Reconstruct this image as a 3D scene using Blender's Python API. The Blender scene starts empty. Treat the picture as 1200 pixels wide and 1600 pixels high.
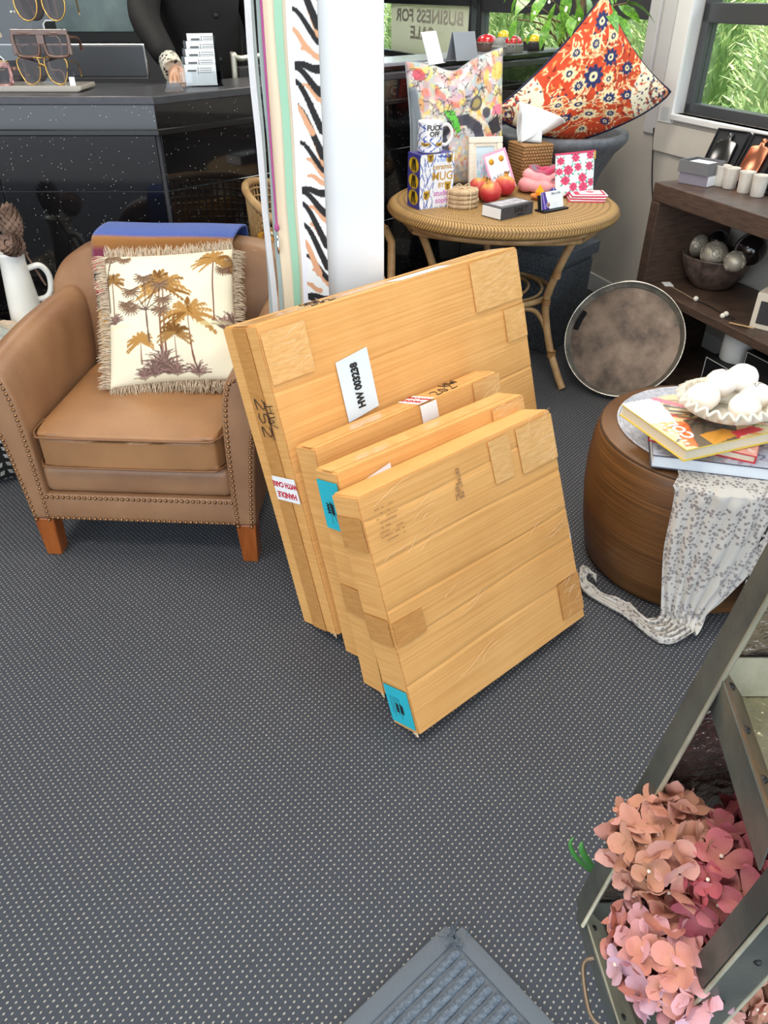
import bpy, bmesh, math, random
import numpy as np
from mathutils import Vector, Matrix, Euler, noise as mnoise

rnd = random.Random(7)
scene = bpy.context.scene
COL = scene.collection

# ------------------------------------------------------------------ camera, world, lights, exposure
CAM_H, FPX, PITCH = 1.5, 1180.0, math.radians(34.6)
cam_data = bpy.data.cameras.new('camera')
cam_data.sensor_fit = 'VERTICAL'
cam_data.sensor_height = 24.0
cam_data.lens = 24.0 * FPX / 1600.0
cam_data.clip_start = 0.02
cam = bpy.data.objects.new('camera', cam_data)
COL.objects.link(cam)
cam.location = (0, 0, CAM_H)
cam.rotation_euler = (math.radians(90) - PITCH, 0, 0)
scene.camera = cam

world = bpy.data.worlds.new('sky')
scene.world = world
world.use_nodes = True
bgn = world.node_tree.nodes['Background']
bgn.inputs[0].default_value = (0.80, 0.90, 1.0, 1)
bgn.inputs[1].default_value = 3.6

def sun(direction, strength, color, angle):
    l = bpy.data.lights.new('sun', 'SUN'); l.energy = strength; l.color = color; l.angle = math.radians(angle)
    o = bpy.data.objects.new('sun', l); COL.objects.link(o)
    o.rotation_euler = Vector(direction).to_track_quat('-Z', 'Y').to_euler()
    o.location = (0, 0, 8)
    return o
sun((0.16, 0.05, -0.98), 14.0, (1.0, 0.95, 0.86), 2.0)

def unseen_ceiling_light(x, y, w, d, power, color=(1.0, 0.93, 0.82)):
    l = bpy.data.lights.new('unseen_ceiling_lamp', 'AREA'); l.shape = 'RECTANGLE'; l.size = w; l.size_y = d
    l.energy = power; l.color = color
    o = bpy.data.objects.new('unseen_ceiling_lamp', l); COL.objects.link(o); o.location = (x, y, 2.66)
    return o
for (lx, ly) in ((-1.6, 0.6), (-1.6, 2.2), (-0.1, 0.4), (0.2, 1.6), (0.5, 3.0), (-1.8, 4.2), (0.62, 4.25), (-0.3, 5.4)):  # unseen lamps; last pair added to brighten the window wall and table
    unseen_ceiling_light(lx, ly, 0.6, 0.6, 19)

vs = scene.view_settings
vs.view_transform = 'Standard'; vs.look = 'None'; vs.gamma = 1.0; vs.use_curve_mapping = False
vs.exposure = 0.0

# ------------------------------------------------------------------ measuring helpers (photo survey -> metres)
_c, _s = math.cos(PITCH), math.sin(PITCH)
def _ray(u, v):
    a = (800 - v) / FPX
    return Vector(((u - 600) / FPX, _c + a * _s, -_s + a * _c))
def Z(u, v, z=0.0):
    d = _ray(u, v); return Vector((0, 0, CAM_H)) + d * ((z - CAM_H) / d.z)
def Y(u, v, y):
    d = _ray(u, v); return Vector((0, 0, CAM_H)) + d * (y / d.y)

# ------------------------------------------------------------------ materials
def lin(c):
    out = []
    for x in c[:3]:
        x = x / 255.0
        out.append(x / 12.92 if x <= 0.04045 else ((x + 0.055) / 1.055) ** 2.4)
    return (out[0], out[1], out[2], 1.0)

class NT:
    def __init__(self, m):
        self.t = m.node_tree; self.n = self.t.nodes
    def add(self, typ, **kw):
        nd = self.n.new(typ)
        for k, v in kw.items():
            if k == 'inp':
                for a, b in v.items(): nd.inputs[a].default_value = b
            else: setattr(nd, k, v)
        return nd
    def link(self, a, b): self.t.links.new(a, b)
    def math(self, op, a, b=None, c=None):
        nd = self.n.new('ShaderNodeMath'); nd.operation = op
        for i, x in enumerate((a, b, c)):
            if x is None: continue
            if isinstance(x, (int, float)): nd.inputs[i].default_value = x
            else: self.link(x, nd.inputs[i])
        return nd.outputs[0]
    def mix(self, fac, a, b):
        nd = self.n.new('ShaderNodeMix'); nd.data_type = 'RGBA'
        for s, x in ((nd.inputs[0], fac), (nd.inputs[6], a), (nd.inputs[7], b)):
            if isinstance(x, (int, float, tuple)): s.default_value = x
            else: self.link(x, s)
        return nd.outputs[2]

MATS = {}
def mat(name, col, rough=0.5, metal=0.0, var=None, bump=None, coat=0.0, trans=0.0, sheen=0.0, ior=None, alpha=1.0, attr=False, spec=None, stretch=None):
    """col sRGB 0-255; var=(scale, second colour[, detail]); bump=(scale, strength)"""
    if name in MATS: return MATS[name]
    m = bpy.data.materials.new(name); m.use_nodes = True
    nt = NT(m); b = m.node_tree.nodes['Principled BSDF']
    b.inputs['Base Color'].default_value = lin(col)
    b.inputs['Roughness'].default_value = rough
    b.inputs['Metallic'].default_value = metal
    if coat: b.inputs['Coat Weight'].default_value = coat; b.inputs['Coat Roughness'].default_value = 0.08
    if trans: b.inputs['Transmission Weight'].default_value = trans
    if sheen: b.inputs['Sheen Weight'].default_value = sheen
    if ior: b.inputs['IOR'].default_value = ior
    if spec is not None: b.inputs['Specular IOR Level'].default_value = spec
    if alpha < 1: b.inputs['Alpha'].default_value = alpha
    co = None
    if var or bump:
        tc = nt.add('ShaderNodeTexCoord'); co = tc.outputs['Object']
        if stretch:
            mp = nt.add('ShaderNodeMapping'); mp.inputs['Scale'].default_value = stretch
            nt.link(co, mp.inputs[0]); co = mp.outputs[0]
    base = None
    if attr:
        a = nt.add('ShaderNodeAttribute', attribute_name='paint'); base = a.outputs['Color']
        nt.link(base, b.inputs['Base Color'])
    if var:
        nz = nt.add('ShaderNodeTexNoise', inp={'Scale': var[0], 'Detail': var[2] if len(var) > 2 else 4.0, 'Roughness': 0.6})
        nt.link(co, nz.inputs['Vector'])
        r = nt.add('ShaderNodeValToRGB'); r.color_ramp.elements[0].position = 0.36; r.color_ramp.elements[1].position = 0.64
        r.color_ramp.elements[0].color = lin(col); r.color_ramp.elements[1].color = lin(var[1])
        nt.link(nz.outputs['Fac'], r.inputs[0]); nt.link(r.outputs[0], b.inputs['Base Color'])
    if bump:
        nz = nt.add('ShaderNodeTexNoise', inp={'Scale': bump[0], 'Detail': 3.0})
        nt.link(co, nz.inputs['Vector'])
        bp = nt.add('ShaderNodeBump', inp={'Strength': bump[1], 'Distance': 0.01})
        nt.link(nz.outputs['Fac'], bp.inputs['Height']); nt.link(bp.outputs[0], b.inputs['Normal'])
    MATS[name] = m
    return m
def bsdf(m): return m.node_tree.nodes['Principled BSDF']

# ------------------------------------------------------------------ mesh helpers
def mesh_data(name, v, f, smooth=True):
    me = bpy.data.meshes.new(name)
    me.from_pydata([tuple(p) for p in v], [], f)
    me.update()
    if smooth and len(me.polygons):
        me.polygons.foreach_set('use_smooth', [True] * len(me.polygons))
    return me
def obj(name, me, m=None, parent=None, loc=(0, 0, 0), rot=None):
    if isinstance(me, tuple): me = mesh_data(name, *me)
    o = bpy.data.objects.new(name, me); COL.objects.link(o)
    if m is not None and len(me.materials) == 0: me.materials.append(m)
    if parent: o.parent = parent
    o.location = loc
    if rot: o.rotation_euler = rot
    return o
def thing(name, label, cat, loc=(0, 0, 0), rot=None, group=None, mtx=None):
    o = bpy.data.objects.new(name, None); COL.objects.link(o); o.empty_display_size = 0.05
    o.location = loc
    if rot is not None: o.rotation_euler = rot if not isinstance(rot, (int, float)) else (0, 0, rot)
    if mtx is not None: o.matrix_world = mtx
    return tag(o, label, cat, group)
def tag(o, label, cat, group=None):
    o['label'] = label; o['category'] = cat
    if group: o['group'] = group
    return o
def struct(o): o['kind'] = 'structure'; return o
def stuff(o): o['kind'] = 'stuff'; return o

def join(*parts):
    V, F = [], []
    for v, f in parts:
        n = len(V); V += [tuple(p) for p in v]; F += [tuple(i + n for i in q) for q in f]
    return V, F
def xf(part, mtx):
    v, f = part
    return [tuple(mtx @ Vector(p)) for p in v], f
def T(x, y, z): return Matrix.Translation((x, y, z))
def RX(a): return Matrix.Rotation(a, 4, 'X')
def RY(a): return Matrix.Rotation(a, 4, 'Y')
def RZ(a): return Matrix.Rotation(a, 4, 'Z')
def S(x, y=None, z=None):
    y = x if y is None else y; z = x if z is None else z
    return Matrix.Diagonal((x, y, z, 1))

def boxp(x0, x1, y0, y1, z0, z1):
    v = [(x, y, z) for x in (x0, x1) for y in (y0, y1) for z in (z0, z1)]
    f = [(0, 1, 3, 2), (4, 6, 7, 5), (0, 4, 5, 1), (2, 3, 7, 6), (0, 2, 6, 4), (1, 5, 7, 3)]
    return v, f
def bevbox(x0, x1, y0, y1, z0, z1, b=0.004, seg=2):
    bm = bmesh.new()
    v, f = boxp(x0, x1, y0, y1, z0, z1)
    vs_ = [bm.verts.new(p) for p in v]
    for q in f: bm.faces.new([vs_[i] for i in q])
    bmesh.ops.bevel(bm, geom=bm.edges[:], offset=b, segments=seg, profile=0.5, affect='EDGES')
    bmesh.ops.recalc_face_normals(bm, faces=bm.faces[:])
    return from_bm(bm)
def from_bm(bm):
    bm.verts.index_update()
    v = [tuple(p.co) for p in bm.verts]; f = [tuple(x.index for x in q.verts) for q in bm.faces]
    bm.free(); return v, f
def bevelled(part, b, seg=2, angle=30):
    bm = bmesh.new()
    vs_ = [bm.verts.new(p) for p in part[0]]
    for q in part[1]:
        try: bm.faces.new([vs_[i] for i in q])
        except ValueError: pass
    bmesh.ops.recalc_face_normals(bm, faces=bm.faces[:])
    ed = [e for e in bm.edges if len(e.link_faces) == 2 and e.calc_face_angle(0) > math.radians(angle)]
    bmesh.ops.bevel(bm, geom=ed, offset=b, segments=seg, profile=0.5, affect='EDGES')
    bmesh.ops.recalc_face_normals(bm, faces=bm.faces[:])
    return from_bm(bm)
def extrude_poly(pts, y0, y1):
    """polygon in x,z extruded along y"""
    n = len(pts)
    v = [(p[0], y0, p[1]) for p in pts] + [(p[0], y1, p[1]) for p in pts]
    f = [tuple(range(n)), tuple(range(2 * n - 1, n - 1, -1))]
    for i in range(n):
        j = (i + 1) % n; f.append((i, i + n, j + n, j))
    return v, f
def lathe(prof, n=32):
    v, f = [], []
    m = len(prof)
    for i in range(n):
        a = 2 * math.pi * i / n; c, s = math.cos(a), math.sin(a)
        for r, z in prof: v.append((r * c, r * s, z))
    for i in range(n):
        j = (i + 1) % n
        for k in range(m - 1):
            a, b, c, d = i * m + k, j * m + k, j * m + k + 1, i * m + k + 1
            if prof[k][0] < 1e-6: f.append((a, c, d))
            elif prof[k + 1][0] < 1e-6: f.append((a, b, c))
            else: f.append((a, b, c, d))
    return v, f
def catmull(pts, k=6, closed=False):
    P = [Vector(p) for p in pts]; out = []; n = len(P)
    rng = range(n) if closed else range(n - 1)
    for i in rng:
        if closed: a, b, c, d = P[(i - 1) % n], P[i], P[(i + 1) % n], P[(i + 2) % n]
        else: a, b, c, d = P[max(i - 1, 0)], P[i], P[i + 1], P[min(i + 2, n - 1)]
        for q in range(k):
            t = q / k
            out.append(0.5 * ((2 * b) + (c - a) * t + (2 * a - 5 * b + 4 * c - d) * t * t + (3 * b - a - 3 * c + d) * t ** 3))
    if not closed: out.append(P[-1])
    return out
def tube(path, r, n=8, closed=False, cap=True):
    P = [Vector(p) for p in path]; m = len(P)
    R = r if isinstance(r, (list, tuple)) else [r] * m
    v, f = [], []
    up = None
    for i, p in enumerate(P):
        if closed: t = P[(i + 1) % m] - P[(i - 1) % m]
        else: t = P[min(i + 1, m - 1)] - P[max(i - 1, 0)]
        t = t.normalized() if t.length > 1e-9 else Vector((0, 0, 1))
        if up is None:
            up = Vector((0, 0, 1)) if abs(t.z) < 0.9 else Vector((1, 0, 0))
        a = t.cross(up)
        if a.length < 1e-6: a = t.cross(Vector((0, 1, 0.3)))
        a.normalize(); b = a.cross(t).normalized(); up = b
        for k in range(n):
            an = 2 * math.pi * k / n
            v.append(tuple(p + a * (math.cos(an) * R[i]) + b * (math.sin(an) * R[i])))
    for i in range(m if closed else m - 1):
        j = (i + 1) % m
        for k in range(n):
            l = (k + 1) % n
            f.append((i * n + k, i * n + l, j * n + l, j * n + k))
    if cap and not closed:
        f.append(tuple(range(n))); f.append(tuple(reversed(range((m - 1) * n, m * n))))
    return v, f
def slab(path, wdirs, width, thick):
    """solid strap along path; wdirs one Vector or list; cross-section width x thick"""
    P = [Vector(p) for p in path]; m = len(P); v, f = [], []
    for i, p in enumerate(P):
        t = (P[min(i + 1, m - 1)] - P[max(i - 1, 0)]).normalized()
        w = Vector(wdirs[i] if isinstance(wdirs, list) else wdirs)
        w = (w - t * w.dot(t)).normalized(); nrm = t.cross(w)
        wd = width[i] if isinstance(width, list) else width
        for a, b in ((-1, -1), (1, -1), (1, 1), (-1, 1)):
            v.append(tuple(p + w * (a * wd / 2) + nrm * (b * thick / 2)))
    for i in range(m - 1):
        for k in range(4):
            l = (k + 1) % 4; f.append((i * 4 + k, i * 4 + l, i * 4 + 4 + l, i * 4 + 4 + k))
    f.append((3, 2, 1, 0)); e = 4 * (m - 1); f.append((e, e + 1, e + 2, e + 3))
    return v, f
def gridsurf(nu, nv, fn, thick=None):
    """open surface fn(u,v)->point, u,v in 0..1; returns verts, faces"""
    v = [tuple(fn(i / nu, j / nv)) for j in range(nv + 1) for i in range(nu + 1)]
    f = [(j * (nu + 1) + i, j * (nu + 1) + i + 1, (j + 1) * (nu + 1) + i + 1, (j + 1) * (nu + 1) + i) for j in range(nv) for i in range(nu)]
    return v, f
def shell(nu, nv, fn, thick):
    """closed thin shell from a surface"""
    v, f = gridsurf(nu, nv, fn)
    me = bpy.data.meshes.new('tmp'); me.from_pydata(v, [], f); me.update()
    nr = [Vector(x.normal) for x in me.vertices]
    bpy.data.meshes.remove(me)
    n = len(v)
    V = v + [tuple(Vector(v[i]) - nr[i] * thick) for i in range(n)]
    F = f + [tuple(reversed([i + n for i in q])) for q in f]
    w = nu + 1
    rim = [i for i in range(nu)] ; 
    for i in range(nu):
        a, b = i, i + 1; F.append((b, a, a + n, b + n))
        a, b = nv * w + i, nv * w + i + 1; F.append((a, b, b + n, a + n))
    for j in range(nv):
        a, b = j * w, (j + 1) * w; F.append((a, b, b + n, a + n))
        a, b = j * w + nu, (j + 1) * w + nu; F.append((b, a, a + n, b + n))
    return V, F
def sphere(r, nu=16, nv=10, sx=1, sy=1, sz=1):
    prof = [(r * math.sin(math.pi * k / nv), -r * math.cos(math.pi * k / nv)) for k in range(nv + 1)]
    prof[0] = (0, -r); prof[-1] = (0, r)
    v, f = lathe(prof, nu)
    return [(x * sx, y * sy, z * sz) for x, y, z in v], f

_text_cache = {}
def text_part(s, size, weight=0.0, sx=1.0, extrude=0.0004):
    """lettering as mesh in x,y plane, centred, facing +z"""
    cu = bpy.data.curves.new('lettering', 'FONT'); cu.body = s; cu.size = size; cu.offset = weight
    cu.align_x = 'CENTER'; cu.align_y = 'CENTER'; cu.extrude = extrude; cu.resolution_u = 3
    o = bpy.data.objects.new('lettering', cu); COL.objects.link(o)
    bpy.context.view_layer.update()
    me = bpy.data.meshes.new_from_object(o.evaluated_get(bpy.context.evaluated_depsgraph_get()))
    v = [(p.co.x * sx, p.co.y, p.co.z) for p in me.vertices]; f = [tuple(q.vertices) for q in me.polygons]
    bpy.data.objects.remove(o); bpy.data.curves.remove(cu); bpy.data.meshes.remove(me)
    return v, f
# orient text (x,y,+z) onto a panel that lies in x,z and faces -y
STAND = RX(math.pi / 2)

# ------------------------------------------------------------------ painting prints onto meshes (flat print only)
class Canvas:
    def __init__(self, w, h, bg, asp=1.0):
        self.w, self.h, self.asp = w, h, asp
        self.a = np.zeros((h, w, 3), np.float32); self.a[:] = bg
        xs = (np.arange(w) + 0.5) / w; ys = (np.arange(h) + 0.5) / h * asp
        self.X, self.Yy = np.meshgrid(xs, ys)
    def _win(self, x0, x1, y0, y1):
        i0 = max(0, int(x0 * self.w)); i1 = min(self.w, int(x1 * self.w) + 2); j0 = max(0, int(y0 / self.asp * self.h)); j1 = min(self.h, int(y1 / self.asp * self.h) + 2)
        return (slice(j0, j1), slice(i0, i1)) if i1 > i0 and j1 > j0 else None
    def put(self, win, mask, col, al=1.0):
        sub = self.a[win]; k = (mask * al)[..., None]; self.a[win] = sub * (1 - k) + np.array(col, np.float32) * k
    def stroke(self, pts, w0, col, w1=None, al=1.0):
        w1 = w0 if w1 is None else w1; n = len(pts) - 1
        for i in range(n):
            (ax, ay), (bx, by) = pts[i][:2], pts[i + 1][:2]
            wa = w0 + (w1 - w0) * i / max(n, 1); wb = w0 + (w1 - w0) * (i + 1) / max(n, 1); wm = max(wa, wb)
            win = self._win(min(ax, bx) - wm, max(ax, bx) + wm, min(ay, by) - wm, max(ay, by) + wm)
            if win is None: continue
            px, py = self.X[win], self.Yy[win]; dx, dy = bx - ax, by - ay; L = dx * dx + dy * dy + 1e-12
            t = np.clip(((px - ax) * dx + (py - ay) * dy) / L, 0, 1)
            d = np.hypot(px - ax - t * dx, py - ay - t * dy)
            self.put(win, np.clip((wa + (wb - wa) * t - d) * self.w + 0.5, 0, 1), col, al)
    def ell(self, cx, cy, rx, ry, col, rot=0.0, al=1.0):
        r = max(rx, ry); win = self._win(cx - r, cx + r, cy - r, cy + r)
        if win is None: return
        px, py = self.X[win] - cx, self.Yy[win] - cy; c, s = math.cos(rot), math.sin(rot)
        q = np.hypot((px * c + py * s) / rx, (-px * s + py * c) / ry)
        self.put(win, np.clip((1 - q) * min(rx, ry) * self.w + 0.5, 0, 1), col, al)
    def poly(self, pts, col, al=1.0):
        xs = [p[0] for p in pts]; ys = [p[1] for p in pts]
        win = self._win(min(xs), max(xs), min(ys), max(ys))
        if win is None: return
        px, py = self.X[win], self.Yy[win]; ins = np.zeros(px.shape, bool); n = len(pts)
        for i in range(n):
            x1, y1 = pts[i]; x2, y2 = pts[(i + 1) % n]
            if y1 == y2: continue
            ins ^= ((y1 > py) != (y2 > py)) & (px < (x2 - x1) * (py - y1) / (y2 - y1) + x1)
        self.put(win, ins.astype(np.float32), col, al)
    def noise(self, n, seed):
        r = np.random.RandomState(seed).rand(n + 2, n + 2); gx = self.X * n; gy = self.Yy * n
        i = np.clip(gx.astype(int), 0, n); j = np.clip(gy.astype(int), 0, n); fx = gx - i; fy = gy - j
        fx = fx * fx * (3 - 2 * fx); fy = fy * fy * (3 - 2 * fy)
        return (r[j, i] * (1 - fx) + r[j, i + 1] * fx) * (1 - fy) + (r[j + 1, i] * (1 - fx) + r[j + 1, i + 1] * fx) * fy
    def sample(self, u, v):
        i = np.clip((np.asarray(u) * self.w).astype(int), 0, self.w - 1); j = np.clip((np.asarray(v) * self.h).astype(int), 0, self.h - 1)
        return self.a[j, i]
def paint(o, cols):
    """cols: per-vertex sRGB 0-255"""
    me = o.data; c = np.asarray(cols, np.float32) / 255.0
    c = np.where(c <= 0.04045, c / 12.92, ((c + 0.055) / 1.055) ** 2.4)
    at = me.color_attributes.new('paint', 'FLOAT_COLOR', 'POINT')
    buf = np.ones((len(me.vertices), 4), np.float32); buf[:, :3] = c
    at.data.foreach_set('color', buf.ravel())
def printed_panel(name, w, h, canvas, m, parent, thick=0.001, loc=(0, 0, 0), rot=None, nx=None, ny=None):
    """flat printed sheet in x,z facing -y, origin bottom-left-front"""
    nx = nx or canvas.w; ny = ny or canvas.h
    v, f = gridsurf(nx, ny, lambda a, b: (a * w, 0, b * h))
    n = len(v)
    k = [0, nx, (nx + 1) * (ny + 1) - 1, (nx + 1) * ny]
    bk = [(v[i][0], thick, v[i][2]) for i in k]
    F = f + [(n + 3, n + 2, n + 1, n)]
    F += [(k[1], k[0], n, n + 1), (k[2], k[1], n + 1, n + 2), (k[3], k[2], n + 2, n + 3), (k[0], k[3], n + 3, n)]
    o = obj(name, (v + bk, F, False), m, parent, loc, rot)
    uu = np.array([p[0] / w for p in v] + [0.5] * 4); vv = np.array([p[2] / h for p in v] + [0.5] * 4)
    paint(o, canvas.sample(uu, vv)); return o
# ------------------------------------------------------------------ shared materials
WHITE = mat('white_paint', (236, 238, 240), 0.45)
COLWHITE = mat('column_white', (208, 215, 222), 0.4, var=(3.0, (214, 220, 226)))
WALLGREY = mat('wall_greige', (196, 190, 182), 0.75, var=(2.0, (206, 200, 190)), bump=(180, 0.03))
TRIMW = mat('trim_white', (232, 233, 233), 0.35)
DARKFRAME = mat('dark_window_frame', (74, 76, 80), 0.4, metal=0.2)
BLACK = mat('black_plain', (16, 16, 18), 0.5)
GREYWALL = mat('dark_wall', (62, 62, 66), 0.7)
CEIL = mat('ceiling_white', (225, 223, 218), 0.8)
CHROME = mat('chrome', (210, 210, 212), 0.15, metal=1.0)
GOLD = mat('gold_metal', (214, 170, 96), 0.25, metal=1.0)
LETTER_DARK = mat('print_dark', (28, 28, 30), 0.6)
LETTER_RED = mat('print_red', (186, 30, 48), 0.6)
PAPER = mat('paper_white', (240, 242, 245), 0.6)

def make_glass(name, tint=(1, 1, 1), base=0.0):
    m = bpy.data.materials.new(name); m.use_nodes = True; nt = NT(m); nt.n.clear()
    out = nt.add('ShaderNodeOutputMaterial'); tr = nt.add('ShaderNodeBsdfTransparent'); gl = nt.add('ShaderNodeBsdfGlossy')
    tr.inputs[0].default_value = (*tint, 1); gl.inputs['Roughness'].default_value = 0.02
    lw = nt.add('ShaderNodeLayerWeight', inp={'Blend': 0.5}); mx = nt.add('ShaderNodeMixShader')
    k = nt.math('MULTIPLY_ADD', nt.math('POWER', lw.outputs['Facing'], 5.0), 0.85, 0.035)
    nt.link(k, mx.inputs[0]); nt.link(tr.outputs[0], mx.inputs[1]); nt.link(gl.outputs[0], mx.inputs[2]); nt.link(mx.outputs[0], out.inputs[0])
    MATS[name] = m; return m
GLASS = make_glass('window_glass', (0.97, 0.985, 0.98))
ACRYLIC = make_glass('clear_acrylic', (0.93, 0.95, 0.96))
SMOKE = make_glass('brown_lens', (0.32, 0.20, 0.17))

def carpet():
    m = mat('carpet_dotted', (62, 64, 68), 0.95); nt = NT(m); b = bsdf(m)
    tc = nt.add('ShaderNodeTexCoord'); mp = nt.add('ShaderNodeMapping')
    mp.inputs['Rotation'].default_value = (0, 0, math.radians(-47)); mp.inputs['Scale'].default_value = (1 / 0.0118, 1 / 0.0130, 1)
    nt.link(tc.outputs['Object'], mp.inputs[0])
    wob = nt.add('ShaderNodeTexNoise', inp={'Scale': 60.0}); nt.link(tc.outputs['Object'], wob.inputs['Vector'])
    sp = nt.add('ShaderNodeSeparateXYZ'); nt.link(mp.outputs[0], sp.inputs[0])
    x = nt.math('ADD', sp.outputs[0], nt.math('MULTIPLY', nt.math('SUBTRACT', wob.outputs[0], 0.5), 0.5))
    y = nt.math('ADD', sp.outputs[1], nt.math('MULTIPLY', nt.math('SUBTRACT', wob.outputs[0], 0.5), -0.4))
    fx = nt.math('SUBTRACT', nt.math('FRACT', x), 0.5); fy = nt.math('SUBTRACT', nt.math('FRACT', y), 0.5)
    ex = nt.math('MULTIPLY', fx, 1 / 0.23); ey = nt.math('MULTIPLY', fy, 1 / 0.165)
    d = nt.math('SQRT', nt.math('ADD', nt.math('MULTIPLY', ex, ex), nt.math('MULTIPLY', ey, ey)))
    dot = nt.math('SUBTRACT', 1.0, nt.math('SMOOTH_MIN', nt.math('MULTIPLY', d, 1.0), 1.0, 0.2)); 
    k = nt.add('ShaderNodeMapRange', inp={'From Min': 0.0, 'From Max': 0.25}); nt.link(dot, k.inputs[0])
    # fine loop texture
    wx = nt.math('SINE', nt.math('MULTIPLY', x, 6.2832 * 4)); wy = nt.math('SINE', nt.math('MULTIPLY', y, 6.2832 * 4))
    loop = nt.math('MULTIPLY', nt.math('ADD', nt.math('MULTIPLY', wx, wy), 1.0), 0.5)
    nz = nt.add('ShaderNodeTexNoise', inp={'Scale': 900.0, 'Detail': 2.0}); nt.link(tc.outputs['Object'], nz.inputs['Vector'])
    lf = nt.math('MULTIPLY', nt.math('ADD', loop, nz.outputs[0]), 0.5)
    base = nt.mix(lf, lin((42, 45, 52)), lin((82, 87, 97)))
    dcol = nt.mix(nz.outputs[0], lin((128, 124, 116)), lin((200, 194, 182)))
    col = nt.mix(k.outputs[0], base, dcol)
    nt.link(col, b.inputs['Base Color'])
    bp = nt.add('ShaderNodeBump', inp={'Strength': 0.6, 'Distance': 0.003})
    nt.link(nt.math('ADD', lf, nt.math('MULTIPLY', k.outputs[0], 0.6)), bp.inputs['Height']); nt.link(bp.outputs[0], b.inputs['Normal'])
    return m
CARPET = carpet()

# ------------------------------------------------------------------ room
def room_slab(z0, z1, ex, yf=-5.0):
    # plan of the shop: the window wall cuts the right-hand side obliquely
    pts = [(-5, yf), (4.75 + ex - 0.3614 * (yf + 5), yf), (-0.49 + ex, 9.5), (-5, 9.5)]; n = 4
    v = [(x, y, z0) for x, y in pts] + [(x, y, z1) for x, y in pts]
    return v, [(3, 2, 1, 0), (4, 5, 6, 7)] + [(i, (i + 1) % 4, (i + 1) % 4 + 4, i + 4) for i in range(4)]
o = obj('floor', (*room_slab(-0.05, 0, 0.1), False), CARPET); struct(o)
o = obj('ceiling', (*room_slab(2.7, 2.8, 0.2, -1.9), False), CEIL); struct(o)
o = obj('wall_left', (*boxp(-5.1, -5, -1.9, 9.5, 0, 2.7), False), WALLGREY); struct(o)
o = obj('wall_back', (*boxp(-5, -0.5, 9.4, 9.5, 0, 2.7), False), GREYWALL); struct(o)
o = obj('wall_partition', (*boxp(-5, -0.9, 5.4, 5.5, 0, 2.7), False), GREYWALL); struct(o)

WROT = math.atan2(-0.94, 0.34)
WM = T(1.548, 3.787, 0) @ RZ(WROT)
def wl(x, y, z): return WM @ Vector((x, y, z))
wall = join(boxp(-7.2, 4.4, 0, 0.14, 0, 1.008), boxp(-7.2, 4.4, 0, 0.14, 2.25, 2.7),
            boxp(-0.69, -0.377, 0, 0.14, 1.008, 2.25), boxp(2.7, 4.4, 0, 0.14, 1.008, 2.25), boxp(-7.2, -6.07, 0, 0.14, 1.008, 2.25))
o = obj('wall_right', (*wall, False), WALLGREY); o.matrix_world = WM; struct(o)

def window(name, x0, x1, bars, rail=(1.380, 1.458)):
    r = bpy.data.objects.new(name, None); COL.objects.link(r); r.matrix_world = WM; struct(r)
    y0, y1 = 0.05, 0.11
    for n_, (a, b, c, d) in (('frame_jamb', (x0, x0 + 0.045, 1.008, 2.25)), ('frame_jamb', (x1 - 0.045, x1, 1.008, 2.25)),
                             ('frame_sill_rail', (x0, x1, 1.008, 1.055)), ('frame_head', (x0, x1, 2.2, 2.25)), ('frame_transom', (x0, x1, rail[0], rail[1]))):
        obj(n_, (*bevbox(a, b, y0, y1, c, d, 0.004), False), DARKFRAME, r)
    xs = [x0 + 0.045] + list(bars) + [x1 - 0.045]
    for b in bars: obj('frame_mullion', (*bevbox(b - 0.025, b + 0.025, y0, y1, 1.05, 2.21, 0.004), False), DARKFRAME, r)
    for i in range(len(xs) - 1):
        for (za, zb) in ((1.05, rail[0]), (rail[1], 2.2)):
            obj('pane', (*boxp(xs[i], xs[i + 1], 0.078, 0.083, za, zb), False), GLASS, r)
    return r
window('window_1', -0.377, 2.7, [1.3])
window('window_2', -2.72, -0.69, [], rail=(1.38, 1.52))
window('window_3', -6.07, -2.72, [-2.866], rail=(1.41, 1.52))
# casings of the near window, stepped pilaster and apron
def trim(name, *b, m=TRIMW):
    o = obj(name, (*bevbox(*b, 0.004), False), m); o.matrix_world = WM; struct(o); return o
trim('trim_1', -0.481, -0.377, -0.018, 0.05, 0.962, 2.32)
trim('trim_2', -0.377, 2.7, -0.03, 0.05, 0.982, 1.008)
trim('trim_3', -0.49, 2.7, -0.014, 0.0, 0.83, 0.962, m=mat('apron_paint', (214, 208, 198), 0.5))
trim('trim_4', -0.69, -0.607, -0.016, 0.05, 1.0, 2.32, m=mat('pilaster_paint', (206, 206, 208), 0.5))
trim('trim_5', -0.591, -0.497, -0.010, 0.0, 0.9, 2.32, m=MATS['pilaster_paint'])
o = obj('baseboard_right', (*bevbox(-7, 4, -0.015, 0, 0, 0.1, 0.003), False), TRIMW); o.matrix_world = WM; struct(o)
# small clear catch on the sill corner
o = obj('window_catch', (*bevbox(-0.418, -0.382, -0.052, -0.031, 0.978, 1.035, 0.004), False), ACRYLIC); o.matrix_world = WM
tag(o, 'small clear plastic catch on the white window sill corner', 'window catch')
o = obj('blind_cord', tube([wl(0.34, 0.03, 2.2), wl(0.345, 0.03, 1.7), wl(0.33, 0.03, 1.33)], 0.004, 6), WHITE)
tag(o, 'white blind cord hanging in front of the window beside the shelf', 'cord')

# exterior ground
o = obj('ground_outside', (*boxp(0, 9, -6, 14, -0.3, -0.1), False), mat('outside_soil', (96, 92, 66), 0.9, var=(6, (70, 90, 46))))
o.location = (2.4, 0, 0); struct(o)

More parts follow.
